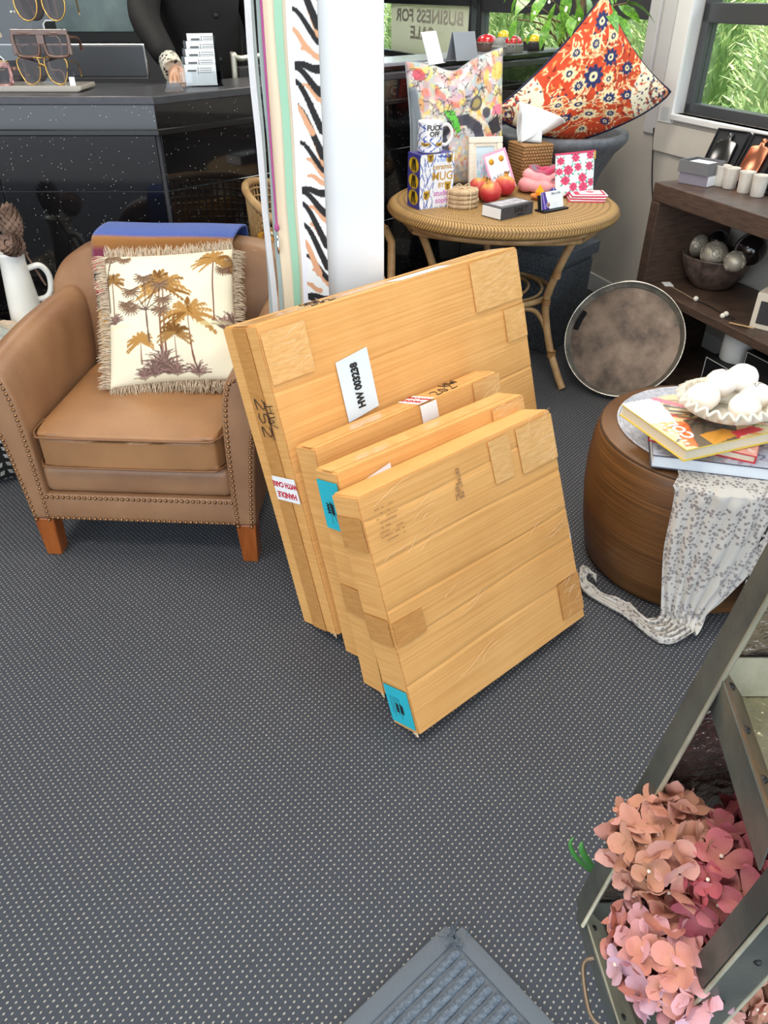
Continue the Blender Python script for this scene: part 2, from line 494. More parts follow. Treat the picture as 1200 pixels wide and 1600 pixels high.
# ------------------------------------------------------------------ white square column
o = obj('column', (*bevbox(-0.172, 0.0, 2.205, 2.42, 0, 2.7, 0.004), True), COLWHITE); struct(o)
for p in o.data.polygons: p.use_smooth = False

# ------------------------------------------------------------------ reception counter in black speckled tile
def speckle():
    m = mat('black_sparkle_tile', (20, 20, 22), 0.05, coat=0.3); nt = NT(m); b = bsdf(m)
    tc = nt.add('ShaderNodeTexCoord'); v = nt.add('ShaderNodeTexVoronoi', inp={'Scale': 95.0}); nt.link(tc.outputs['Object'], v.inputs['Vector'])
    lt = nt.math('LESS_THAN', v.outputs['Distance'], 0.13)
    sp = nt.add('ShaderNodeSeparateColor'); nt.link(v.outputs['Color'], sp.inputs[0])
    k = nt.math('MULTIPLY', lt, nt.math('GREATER_THAN', sp.outputs[0], 0.72))
    nt.link(nt.mix(k, lin((17, 17, 19)), lin((205, 205, 200))), b.inputs['Base Color'])
    return m
TILE = speckle()
GROUT = mat('dark_grout', (66, 66, 68), 0.8)
CTOP = mat('charcoal_laminate', (58, 58, 64), 0.35, var=(40, (66, 66, 72)))
LEDGE = mat('black_gloss_ledge', (26, 25, 26), 0.15)
ct = thing('reception_counter', 'black sparkle-tiled reception counter with a charcoal top behind the armchair', 'counter')
CX, CY, CT = -0.812, 3.0, 1.2
ang = math.atan2(0.733, 0.68)
L2 = 2.74
d2 = Vector((0.68, 0.733, 0)).normalized(); n2 = Vector((-d2.y, d2.x, 0))
A0, A1, A2 = Vector((-4.6, CY, 0)), Vector((CX, CY, 0)), Vector((CX, CY, 0)) + d2 * L2
back = 0.30
B0 = A0 + Vector((0, back, 0)); B2 = A2 + n2 * back
# mitre point
k = back / math.tan((math.pi - ang) / 2 + 1e-6)
B1 = A1 + Vector((-abs(back * math.tan(ang / 2)), back, 0))
def prism(pts, z0, z1):
    n = len(pts); v = [(p.x, p.y, z0) for p in pts] + [(p.x, p.y, z1) for p in pts]
    f = [tuple(reversed(range(n))), tuple(range(n, 2 * n))] + [(i, (i + 1) % n, (i + 1) % n + n, i + n) for i in range(n)]
    return v, f
poly = [A0, A1, A2, B2, B1, B0]
obj('carcass', (*prism(poly, 0, CT - 0.05), False), GROUT, ct)
def off(p, dd, q): return p + dd * q
up_ = [A0 + Vector((0, -0.03, 0)), A1 + Vector((0.011, -0.03, 0)), A2 + n2 * -0.03, B2, B1, B0]
obj('worktop', (*bevelled(prism(up_, CT - 0.028, CT), 0.004, 2), False), CTOP, ct)
up2 = [A0 + Vector((0, -0.016, 0)), A1 + Vector((0.006, -0.016, 0)), A2 + n2 * -0.016, B2, B1, B0]
obj('ledge_band', (*prism(up2, CT - 0.105, CT - 0.028), False), TILE, ct)
up3 = [A0 + Vector((0, -0.028, 0)), A1 + Vector((0.0105, -0.028, 0)), A2 + n2 * -0.028, B2, B1, B0]
obj('ledge_rail', (*bevelled(prism(up3, CT - 0.125, CT - 0.105), 0.003, 2), False), LEDGE, ct)
rows = [(0.0, 0.27), (0.27, 0.575), (0.575, 0.885), (0.885, CT - 0.125)]
tw = 0.60
for (za, zb) in rows:
    x = CX - 0.006
    while x > -3.6:
        obj('tile', (*bevbox(x - tw + 0.003, x - 0.002, -0.008, 0.01, za + 0.002, zb - 0.002, 0.0012, 1), False), TILE, ct, (0, CY, 0)); x -= tw
    s_ = 0.006
    while s_ < L2 - 0.05:
        e_ = min(s_ + tw, L2)
        t_ = obj('tile', (*bevbox(s_ + 0.002, e_ - 0.003, -0.008, 0.01, za + 0.002, zb - 0.002, 0.0012, 1), False), TILE, ct, (CX, CY, 0), (0, 0, ang)); s_ += tw
# raised display ledge on the far run of the counter
rl = thing('display_ledge', 'raised black glass display ledge on the counter below the windows', 'shelf', (CX, CY, CT), (0, 0, ang))
R0, R1 = 0.95, 2.72
obj('ledge_top', (*bevbox(R0, R1, 0.01, 0.28, 0.02, 0.036, 0.003), False), mat('grey_gloss_top', (150, 156, 166), 0.15), rl)
obj('ledge_front', (*bevbox(R0 + 0.01, R1, 0.03, 0.05, 0.0005, 0.02, 0.002), False), LEDGE, rl)
obj('ledge_back', (*bevbox(R0 + 0.01, R1, 0.25, 0.27, 0.0005, 0.02, 0.002), False), LEDGE, rl)
def on_counter(s_, q, z=CT): p = A1 + d2 * s_ + n2 * q; return Vector((p.x, p.y, z))
# ------------------------------------------------------------------ cardboard cartons
def cardboard():
    m = mat('cardboard', (214, 160, 98), 0.62); nt = NT(m); b = bsdf(m)
    tc = nt.add('ShaderNodeTexCoord')
    mp = nt.add('ShaderNodeMapping'); mp.inputs['Scale'].default_value = (2.0, 6.0, 130.0); nt.link(tc.outputs['Object'], mp.inputs[0])
    nz = nt.add('ShaderNodeTexNoise', inp={'Scale': 1.0, 'Detail': 3.0}); nt.link(mp.outputs[0], nz.inputs['Vector'])
    n2_ = nt.add('ShaderNodeTexNoise', inp={'Scale': 5.0, 'Detail': 4.0}); nt.link(tc.outputs['Object'], n2_.inputs['Vector'])
    f = nt.math('ADD', nt.math('MULTIPLY', nz.outputs[0], 0.6), nt.math('MULTIPLY', n2_.outputs[0], 0.4))
    r = nt.add('ShaderNodeValToRGB'); r.color_ramp.elements[0].position = 0.38; r.color_ramp.elements[1].position = 0.62
    r.color_ramp.elements[0].color = lin((212, 154, 86)); r.color_ramp.elements[1].color = lin((228, 174, 106))
    nt.link(f, r.inputs[0]); nt.link(r.outputs[0], b.inputs['Base Color'])
    bp = nt.add('ShaderNodeBump', inp={'Strength': 0.25, 'Distance': 0.004}); nt.link(nz.outputs[0], bp.inputs['Height']); nt.link(bp.outputs[0], b.inputs['Normal'])
    return m
CARD = cardboard()
CARD_EDGE = mat('cardboard_torn', (206, 178, 140), 0.8, var=(60, (224, 200, 165)))
def tape_mat(name, col, al):
    m = mat(name, col, 0.24, var=(26, al), bump=(18, 0.10), coat=0.3, stretch=(1, 1, 5)); return m
TAPE = tape_mat('parcel_tape_clear', (214, 162, 98), (228, 180, 118))
TAPE2 = tape_mat('parcel_tape_brown', (190, 134, 72), (204, 148, 84))
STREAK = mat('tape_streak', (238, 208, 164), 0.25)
LBL_CYAN = mat('cyan_label', (44, 178, 196), 0.5)
LBL_BLUEW = mat('pale_blue_label', (214, 228, 240), 0.5)
HAND = mat('marker_ink', (40, 30, 24), 0.7)

def crease_face(W, H, creases, seed):
    """front skin of a carton in x,z (faces -y) with pressed fold lines"""
    zs = sorted(set([round(H * i / 40, 4) for i in range(41)] + [c + d for c in creases for d in (-0.006, -0.003, 0, 0.003, 0.006) if 0 < c + d < H]))
    xs = [W * i / 24 for i in range(25)]
    v = []
    for z in zs:
        for x in xs:
            y = 0
            for c in creases:
                d = abs(z - c - 0.003 * math.sin(x * 9 + c * 40)); y += 0.0022 * max(0, 1 - d / 0.006)
            e = min(x, W - x, z, H - z)
            y -= 0.004 * min(1, e / 0.08) * (0.4 + 0.6 * mnoise.noise((x * 3 + seed, z * 4, seed)))
            v.append((x, y, z))
    nx = len(xs)
    f = [(j * nx + i, j * nx + i + 1, (j + 1) * nx + i + 1, (j + 1) * nx + i) for j in range(len(zs) - 1) for i in range(nx - 1)]
    return v, f
def carton(label, D, e, h, W, H, w, creases, seed):
    e = Vector(e).normalized(); h = Vector(h).normalized(); m = h.cross(e).normalized(); h = e.cross(m)
    M = Matrix(((e.x, m.x, h.x, D[0]), (e.y, m.y, h.y, D[1]), (e.z, m.z, h.z, D[2]), (0, 0, 0, 1)))
    t = thing('cardboard_box', label, 'box', mtx=M, group='flat cartons leaning in a row')
    V, F = crease_face(W, H, creases, seed)
    body = obj('body', (*join(bevbox(0.0, W, 0.0015, w, 0, H, 0.003, 2), (V, F)), True), CARD, t)
    for p in body.data.polygons: p.use_smooth = True
    body.data.shade_smooth() if hasattr(body.data, 'shade_smooth') else None
    md = body.modifiers.new('edges', 'EDGE_SPLIT'); md.split_angle = math.radians(35)
    # overlapping flaps: top and visible end, with torn board edges
    obj('top_flap', (*bevelled(boxp(0.004, W - 0.003, 0.004, w - 0.002, H - 0.001, H + 0.003), 0.001, 1), False), CARD, t)
    n = 14
    def end(a, b):
        z = a * H; y = 0.004 + b * (w - 0.006)
        return (-0.0016 - 0.0009 * math.sin(a * 9 + seed) * b, y, z)
    obj('end_flap', (*shell(n, 6, lambda a, b: end(a, b), -0.0015), False), CARD, t)
    # frayed bottom corner
    fr = []
    for i in range(9):
        x = 0.004 + 0.011 * i
        fr.append(xf(boxp(0, 0.008, 0, 0.0025, -0.007 - 0.004 * rnd.random(), 0.004), T(-0.004 + x * 0.3, x * w / 0.11 * 0.9, 0) @ RZ(rnd.uniform(1.0, 2.0))))
    obj('torn_edge', (*join(*fr), False), CARD_EDGE, t)
    return t
def on_front(t, name, x0, x1, z0, z1, m, th=0.0008, skew=0.0, lift=0.0045):
    p = extrude_poly([(x0, z0), (x1, z0 + skew), (x1, z1 + skew), (x0, z1)], -lift - th, -lift)
    return obj(name, (*p, False), m, t)
def on_end(t, name, y0, y1, z0, z1, m, th=0.0008, lift=0.0060, skew=0.0):
    v = [(-lift - th * k, y, z) for k in (0, 1) for (y, z) in ((y0, z0), (y1, z0 + skew), (y1, z1 + skew), (y0, z1))]
    f = [(0, 1, 2, 3), (7, 6, 5, 4), (0, 4, 5, 1), (1, 5, 6, 2), (2, 6, 7, 3), (3, 7, 4, 0)]
    return obj(name, (v, f, False), m, t)
def on_top(t, name, x0, x1, y0, y1, H, m, lift=0.0034):
    return obj(name, (*boxp(x0, x1, y0, y1, H + lift, H + lift + 0.0007), False), m, t)
def scribble(t, name, lines, m, place, r=0.0013):
    parts = [tube([place(*p) for p in catmull([(a, b, 0) for a, b in ln], 4)] if False else [place(p.x, p.y) for p in catmull([(a, b, 0) for a, b in ln], 4)], r, 4) for ln in lines]
    return obj(name, (*join(*parts), True), m, t)
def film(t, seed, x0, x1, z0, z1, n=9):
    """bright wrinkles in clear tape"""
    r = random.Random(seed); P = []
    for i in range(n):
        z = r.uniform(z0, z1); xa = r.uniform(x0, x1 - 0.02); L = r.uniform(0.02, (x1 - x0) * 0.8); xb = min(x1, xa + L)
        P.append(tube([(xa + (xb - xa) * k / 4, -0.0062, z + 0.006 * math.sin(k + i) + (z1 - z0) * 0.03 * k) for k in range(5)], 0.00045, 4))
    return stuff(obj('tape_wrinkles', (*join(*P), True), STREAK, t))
DIG = {'2': [[(0, .8), (.25, 1), (.5, .8), (.3, .4), (0, 0), (.55, .05)]], '5': [[(.5, 1), (.1, 1), (.05, .6), (.4, .6), (.5, .25), (.25, 0), (0, .1)]],
       'H': [[(0, 1), (.05, 0)], [(.5, 1), (.5, 0)], [(0, .5), (.5, .55)]], 'W': [[(0, 1), (.15, 0), (.35, .7), (.5, 0), (.75, 1)]],
       '0': [[(.25, 1), (.02, .5), (.25, 0), (.5, .5), (.25, 1)]], '/': [[(0, .4), (.9, .6)]]}
def handwriting(s, size, place):
    out = []; x = 0
    for ch in s:
        for ln in DIG.get(ch, []): out.append([place(x + a * size, b * size) for a, b in ln])
        x += size * 0.72
    return out
def ink(t, strokes, r=0.0012):
    return obj('handwriting', (*join(*[tube(catmull(s, 4), r, 4) for s in strokes]), True), HAND, t)

# --- tall carton against the column
t1 = carton('large tall cardboard carton leaning on the white column with a barcode label', (-0.126, 1.513, 0.047), (0.726, 0.688, 0), (-0.201, 0.213, 0.956), 0.9606, 0.846, 0.155,
            [0.20, 0.475, 0.68], 1.0)
lb = on_front(t1, 'label', 0.195, 0.305, 0.545, 0.705, LBL_BLUEW, skew=0.012)
obj('lettering', (*xf(text_part('HW 003238', 0.032, 0.0018, 0.74), T(0.250, -0.0060, 0.630) @ STAND @ RZ(math.pi / 2)), False), LETTER_DARK, lb)
on_front(t1, 'tape', 0.0, 0.13, 0.705, 0.83, TAPE, lift=0.0052); film(t1, 3, 0.0, 0.13, 0.71, 0.83, 16)
on_front(t1, 'tape', 0.74, 0.957, 0.70, 0.842, TAPE, lift=0.0052); film(t1, 4, 0.76, 0.95, 0.71, 0.84, 22)
on_front(t1, 'tape', 0.86, 0.957, 0.58, 0.68, TAPE, lift=0.0054); film(t1, 5, 0.92, 0.95, 0.58, 0.69, 8)
on_end(t1, 'tape', 0.045, 0.105, 0.0, 0.845, TAPE2)
hc = on_end(t1, 'care_sticker', 0.002, 0.105, 0.395, 0.462, PAPER, lift=0.0074)
side = lambda a, b: (-0.0082, a, b)
def end_text(t, s, size, y, z, m, rot=0.0, lift=0.0084):
    # reads from outside the end face (normal -x), upside down when rot = pi
    M = T(-lift, y, z) @ RZ(-math.pi / 2) @ STAND @ RZ(rot)
    return obj('lettering', (*xf(text_part(s, size, 0.0008), M), False), m, t)
end_text(hc, 'HANDLE', 0.022, 0.053, 0.413, LETTER_RED, math.pi); end_text(hc, 'WITH CARE', 0.020, 0.053, 0.442, LETTER_RED, math.pi)
ink(t1, handwriting('252', 0.05, lambda a, b: (-0.0090, 0.085 - b * 0.8, 0.67 - a)) + handwriting('HW', 0.038, lambda a, b: (-0.0090, 0.038 - b * 0.7, 0.655 - a)) + [[(-0.009, 0.043, 0.665), (-0.009, 0.041, 0.565)]])
ink(t1, handwriting('252', 0.04, lambda a, b: (0.20 + a, 0.045 + b * 1.0, 0.8505)) + handwriting('HW', 0.035, lambda a, b: (0.22 + a, 0.095 + b, 0.8505)))
on_top(t1, 'packing_slip', 0.485, 0.69, 0.015, 0.075, 0.846, PAPER, lift=0.0040)
on_top(t1, 'tape', 0.0, 0.96, 0.045, 0.11, 0.846, TAPE, lift=0.0034)

# --- second carton
t2 = carton('cardboard carton with a handle with care sticker on its top edge', (-0.048, 1.443, 0.024), (0.74, 0.673, 0), (-0.193, 0.212, 0.958), 0.6617, 0.598, 0.0855,
            [0.2, 0.4], 2.0)
s2 = on_top(t2, 'care_sticker', 0.345, 0.405, 0.0, 0.083, 0.598, PAPER, lift=0.0042)
obj('lettering', (*xf(text_part('HANDLE', 0.019, 0.0007), T(0.362, 0.043, 0.6034) @ RZ(math.pi / 2)), False), LETTER_RED, s2)
obj('lettering', (*xf(text_part('WITH CARE', 0.017, 0.0007), T(0.387, 0.042, 0.6034) @ RZ(math.pi / 2)), False), LETTER_RED, s2)
on_front(t2, 'sticker_fold', 0.345, 0.405, 0.55, 0.598, PAPER, lift=0.005)
ink(t2, handwriting('202', 0.04, lambda a, b: (0.43 + a, 0.012 + b, 0.6030)) + handwriting('HW', 0.035, lambda a, b: (0.50 + a, 0.048 + b, 0.6030)))
on_top(t2, 'tape', 0.0, 0.66, 0.02, 0.06, 0.598, TAPE, lift=0.0034)
on_front(t2, 'tape', 0.55, 0.66, 0.52, 0.598, TAPE, lift=0.0052); film(t2, 8, 0.58, 0.66, 0.53, 0.6, 10)

# --- third carton
t3 = carton('cardboard carton with a cyan label at the upper corner of its narrow end', (0.005, 1.319, 0.026), (0.764, 0.646, 0), (-0.181, 0.215, 0.96), 0.6284, 0.601, 0.0915,
            [0.2, 0.4], 3.0)
c3 = on_end(t3, 'cyan_label', 0.004, 0.086, 0.455, 0.580, LBL_CYAN)
end_text(c3, 'HW', 0.015, 0.058, 0.51, LETTER_DARK, math.pi / 2, 0.0080); end_text(c3, '4007', 0.015, 0.042, 0.51, LETTER_DARK, math.pi / 2, 0.0080)
ink(c3, [[(-0.0072, 0.030 + 0.008 * i, 0.47 + 0.01 * (i % 3)), (-0.0072, 0.028 + 0.008 * i, 0.53)] for i in range(0, 4)], 0.0005)
on_front(t3, 'paper_slip', 0.03, 0.145, 0.46, 0.560, mat('slip_lilac', (226, 228, 244), 0.5), skew=0.02, lift=0.006)
on_top(t3, 'tape', 0.0, 0.62, 0.025, 0.065, 0.601, TAPE, lift=0.0034)
on_end(t3, 'tape', 0.004, 0.088, 0.22, 0.30, TAPE2, lift=0.0062)
on_front(t3, 'tape', 0.5, 0.62, 0.50, 0.60, TAPE, lift=0.0052); film(t3, 9, 0.5, 0.62, 0.54, 0.6, 14)

# --- front carton
t4 = carton('square cardboard carton in front of the row with a cyan label at its foot', (0.086, 1.185, 0.036), (0.757, 0.653, 0), (-0.234, 0.271, 0.934), 0.6394, 0.6073, 0.098,
            [0.135, 0.245, 0.33, 0.445, 0.55], 4.0)
c4 = on_end(t4, 'cyan_label', 0.004, 0.092, 0.012, 0.118, LBL_CYAN)
end_text(c4, 'HW', 0.014, 0.053, 0.06, LETTER_DARK, math.pi / 2, 0.0080); end_text(c4, '4007', 0.014, 0.037, 0.06, LETTER_DARK, math.pi / 2, 0.0080)
ink(c4, [[(-0.0072, 0.045 + 0.008 * i, 0.03 + 0.008 * (i % 3)), (-0.0072, 0.043 + 0.008 * i, 0.09)] for i in range(0, 5)], 0.0005)
on_end(t4, 'tape', 0.004, 0.094, 0.48, 0.56, TAPE2, lift=0.0062); on_end(t4, 'tape', 0.004, 0.094, 0.24, 0.31, TAPE2, lift=0.0062)
on_front(t4, 'tape', 0.0, 0.09, 0.24, 0.30, TAPE2, lift=0.0050)
on_front(t4, 'tape', 0.55, 0.638, 0.03, 0.14, TAPE2, lift=0.0050); film(t4, 10, 0.56, 0.638, 0.03, 0.14, 12)
on_front(t4, 'tape', 0.50, 0.638, 0.48, 0.60, TAPE, lift=0.0052); film(t4, 11, 0.5, 0.638, 0.48, 0.6, 22)
on_front(t4, 'tape', 0.40, 0.47, 0.49, 0.60, TAPE, lift=0.0050)
film(t4, 12, 0.02, 0.2, 0.42, 0.6, 8); film(t4, 13, 0.48, 0.63, 0.27, 0.36, 9); film(t4, 14, 0.12, 0.3, 0.05, 0.3, 5)
ST = mat('stamp_ink', (160, 122, 82), 0.8)
pp = []
for i in range(9):
    for j in range(7):
        if rnd.random() < 0.7 and j > i * 0.6 - 1: pp.append(boxp(0.265 + 0.004 * j, 0.2675 + 0.004 * j, -0.0056, -0.0048, 0.50 + 0.0085 * i, 0.5062 + 0.0085 * i))
stuff(obj('ink_stamp', (*join(*pp), False), ST, t4))
pp = []
for i in range(8):
    for j in range(10):
        if rnd.random() < 0.55: pp.append(boxp(0.03 + 0.007 * j, 0.035 + 0.007 * j, -0.0056, -0.0048, 0.49 + 0.011 * i, 0.492 + 0.011 * i))
stuff(obj('ink_stamp', (*join(*pp), False), ST, t4))
rs = obj('red_sticker', (*boxp(0.6385, 0.6400, 0.0, 0.03, 0.235, 0.285), False), PAPER, t4)
obj('sticker_print', (*join(*[boxp(0.6398, 0.6408, 0.003, 0.02, 0.24 + 0.014 * i, 0.249 + 0.014 * i) for i in range(3)]), False), LETTER_RED, rs)
# ------------------------------------------------------------------ leather armchair
LEATHER = mat('tan_leather', (138, 100, 72), 0.42, var=(5.0, (154, 116, 84)), bump=(220, 0.10))
LEATHER2 = mat('tan_leather_seat', (160, 116, 76), 0.40, var=(4.0, (142, 102, 68)), bump=(220, 0.08))
PIPING = mat('leather_piping', (126, 86, 54), 0.5)
NAIL = mat('antique_brass_nail', (150, 112, 78), 0.3, metal=0.85)
REDWOOD = mat('stained_wood_leg', (132, 66, 24), 0.3, var=(8, (158, 86, 36)), stretch=(6, 6, 0.8), coat=0.3)
ch = thing('armchair', 'tan leather armchair with brass nailhead trim beside the cardboard cartons', 'armchair', (-0.745, 1.905, 0), math.radians(-3.4))
prof = [(.284, .145), (.284, .30), (.286, .45), (.293, .55), (.308, .615), (.335, .645), (.368, .648), (.395, .628), (.402, .59), (.394, .52), (.376, .42), (.362, .28), (.352, .145)]
def arm(sgn):
    ny = 10; pts = catmull([(a, b, 0) for a, b in prof], 4); n = len(pts); v = []
    for j in range(ny + 1):
        yy = 0.70 * j / ny
        for p in pts:
            k = (p.y - .145) / .5
            zz = p.y + 0.03 * k * math.sin(yy / 0.7 * 2.2)
            xx = p.x + 0.012 * k * math.sin(yy / 0.7 * 3.14)
            v.append((sgn * xx, yy, zz))
    f = []
    for j in range(ny):
        for i in range(n):
            q = (i + 1) % n; f.append((j * n + i, j * n + q, (j + 1) * n + q, (j + 1) * n + i))
    f.append(tuple(reversed(range(n)))); f.append(tuple(range(ny * n, (ny + 1) * n)))
    return bevelled((v, f), 0.012, 3, 60)
for sgn in (-1, 1): obj('arm', arm(sgn), LEATHER, ch)
# back with rounded shoulders, leaning
outl = [(-.30, .24), (-.345, .40), (-.385, .53), (-.425, .62), (-.428, .68), (-.40, .735), (-.345, .775), (-.26, .80), (-.12, .812), (0, .815)]
outl = outl + [(-x, z) for x, z in reversed(outl[:-1])]
op = catmull([(a, b, 0) for a, b in outl], 4)
lean = lambda z: 0.52 + (z - .3) * 0.34
v = []; n = len(op)
for k, (dy, ins) in enumerate(((0.0, .022), (0.01, .006), (0.035, 0.0), (0.11, 0.0), (0.135, .008), (0.145, .026))):
    for p in op:
        c = Vector((0, .52, 0)); dvec = (Vector((p.x, p.y, 0)) - c); q = c + dvec * (1 - ins / max(dvec.length, .01))
        v.append((q.x, lean(q.y) + dy + 0.02 * (q.x / .4) ** 2 * -1.0, q.y))
f = []
for k in range(5):
    for i in range(n - 1): f.append((k * n + i, k * n + i + 1, (k + 1) * n + i + 1, (k + 1) * n + i))
    f.append((k * n + n - 1, k * n, (k + 1) * n, (k + 1) * n + n - 1))
f.append(tuple(reversed(range(n)))); f.append(tuple(range(5 * n, 6 * n)))
bk = obj('backrest', (v, f), LEATHER, ch)
# inner back pad (the front skin is slightly crowned)
def padf(a, b):
    x = (a - .5) * .56; z = .40 + b * .39; e = (1 - (2 * a - 1) ** 4) * (1 - (2 * b - 1) ** 4)
    return (x, lean(z) - 0.02 * (x / .4) ** 2 + .006 - .030 * e, z)
obj('back_pad', (*shell(18, 14, padf, 0.02), True), LEATHER, ch)
# seat cushion
def cushion_box(x0, x1, y0, y1, z0, z1, b, crown):
    bm = bmesh.new(); v_, f_ = boxp(x0, x1, y0, y1, z0, z1); q = [bm.verts.new(p) for p in v_]
    for ff in f_: bm.faces.new([q[i] for i in ff])
    bmesh.ops.subdivide_edges(bm, edges=bm.edges[:], cuts=9, use_grid_fill=True)
    for w in bm.verts:
        a = (w.co.x - x0) / (x1 - x0) * 2 - 1; d = (w.co.y - y0) / (y1 - y0) * 2 - 1
        e = (1 - a * a) * (1 - d * d); 
        if w.co.z > (z0 + z1) / 2: w.co.z += crown * e
        r = .05
        ax, ay = abs(w.co.x - (x0 + x1) / 2), abs(w.co.y - (y0 + y1) / 2); hx, hy = (x1 - x0) / 2, (y1 - y0) / 2
        if ax > hx - r and ay > hy - r:
            dx, dy = ax - hx + r, ay - hy + r; l = max(dx, dy); h_ = math.hypot(dx, dy)
            if h_ > 0:
                dx, dy = dx / h_ * l, dy / h_ * l
                w.co.x = (x0 + x1) / 2 + math.copysign(hx - r + dx, w.co.x - (x0 + x1) / 2); w.co.y = (y0 + y1) / 2 + math.copysign(hy - r + dy, w.co.y - (y0 + y1) / 2)
    ed = [e for e in bm.edges if e.calc_face_angle(0) > math.radians(50)]
    bmesh.ops.bevel(bm, geom=ed, offset=b, segments=3, profile=.5, affect='EDGES')
    bmesh.ops.recalc_face_normals(bm, faces=bm.faces[:])
    return from_bm(bm)
sc = obj('seat_cushion', cushion_box(-.277, .277, -.012, .56, .335, .452, .012, .022), LEATHER2, ch)
for zz in (.347, .444):
    pts = [(-.279, .10, zz), (-.279, .035, zz), (-.264, .001, zz), (-.23, -.0145, zz), (0, -.0155, zz), (.23, -.0145, zz), (.264, .001, zz), (.279, .035, zz), (.279, .10, zz)]
    obj('piping', tube(catmull(pts, 5), .0035, 6), PIPING, sc)
obj('seat_deck', bevbox(-.29, .29, .012, .62, .235, .338, .028, 4), LEATHER, ch)
obj('front_rail', bevbox(-.295, .295, .004, .04, .143, .238, .006, 2), LEATHER, ch)
obj('side_panel', bevbox(-.35, -.30, .04, .70, .143, .30, .006, 2), LEATHER, ch); obj('side_panel', bevbox(.30, .35, .04, .70, .143, .30, .006, 2), LEATHER, ch)
obj('back_panel', bevbox(-.34, .34, .60, .72, .143, .45, .01, 2), LEATHER, ch)
for sx in (-1, 1):
    for (ya, yb) in ((.004, .064), (.62, .68)):
        t_, b_ = (.288, .35), (.296, .344)
        vv = [(sx * x, y, z) for z, (xa, xb), (y0, y1) in ((0, b_, (ya + .004, yb - .004)), (.146, t_, (ya, yb))) for (x, y) in ((xa, y0), (xb, y0), (xb, y1), (xa, y1))]
        obj('leg', (*bevelled((vv, [(0, 1, 2, 3), (7, 6, 5, 4)] + [(i, (i + 1) % 4, (i + 1) % 4 + 4, i + 4) for i in range(4)]), .004, 2), False), REDWOOD, ch)
# nailheads
def nails(path, step):
    out = []; P = [Vector(p) for p in path]; acc = 0.0; out.append(P[0])
    for a, b in zip(P, P[1:]):
        L = (b - a).length; d = step - acc
        while d <= L: out.append(a + (b - a) * (d / L)); d += step
        acc = (acc + L) % step
    return out
npts = []
pin = catmull([(a, b, 0) for a, b in prof], 6)
cen = Vector((.335, .42, 0))
for sgn in (-1, 1):
    inner = [(sgn * (x + .014), -.001, z) for x, z in prof[:5]] + [(sgn * .338, -.001, .631)]
    outer = [(sgn * (x - .013), -.001, z) for x, z in reversed(prof[7:])] + [(sgn * .366, -.001, .633)]
    npts += nails(catmull(inner, 5), .0165) + nails(catmull(outer, 5), .0165)
for zz in (.152, .229): npts += [Vector((-.285 + .57 * i / 34, .002, zz)) for i in range(35)]
dome = xf(lathe([(.0058, 0), (.0054, .002), (.0036, .0042), (0, .005)], 8), RX(math.pi / 2))
stuff(obj('nailhead_trim', join(*[xf(dome, T(*p)) for p in npts]), NAIL, ch))

# ------------------------------------------------------------------ blanket over the chair back
BLK = mat('wool_blanket', (40, 80, 170), 0.95, bump=(300, 0.5), attr=True, sheen=0.3)
def blanket(a, b):
    x = -.262 + a * .475; s_ = b * 1.06
    zt = .812
    if s_ < .42: z = .40 + s_; y = lean(z) - .040
    elif s_ < .62:
        q = (s_ - .42) / .20 * math.pi; z = zt + .006 + .022 * math.sin(q); y = lean(zt) + .055 - .095 * math.cos(q)
    else: z = zt - (s_ - .62); y = lean(zt) + .158
    return (x + .004 * math.sin(b * 14), y + .004 * math.sin(a * 9 + b * 3), z)
bl = obj('throw_blanket', shell(40, 60, blanket, -.006), BLK); bl.location = ch.location; bl.rotation_euler = ch.rotation_euler
tag(bl, 'striped wool throw blanket with a blue band over the armchair back', 'blanket')
v = np.array([p.co[:] for p in bl.data.vertices]); nb = 41 * 61; jj = np.tile(np.repeat(np.arange(61), 41), 2) / 60.0; ii = np.tile(np.tile(np.arange(41), 61), 2) / 40.0
cols = np.zeros((len(v), 3)); cols[:] = (38, 78, 168)
cols[jj < .40] = (150, 98, 44)
edge = ii < .09
for (a, b, c) in ((.0, .05, (24, 24, 26)), (.05, .19, (212, 160, 40)), (.19, .25, (26, 28, 26)), (.25, .28, (170, 40, 44)), (.28, .31, (20, 20, 24)), (.31, .34, (180, 40, 50)), (.34, .40, (120, 40, 70))):
    cols[(jj >= a) & (jj < b)] = c
cols[(jj < .37) & (ii > .10)] = (146, 96, 46)
cols[(jj > .37) & (jj < .42)] = (156, 104, 50)
paint(bl, cols)

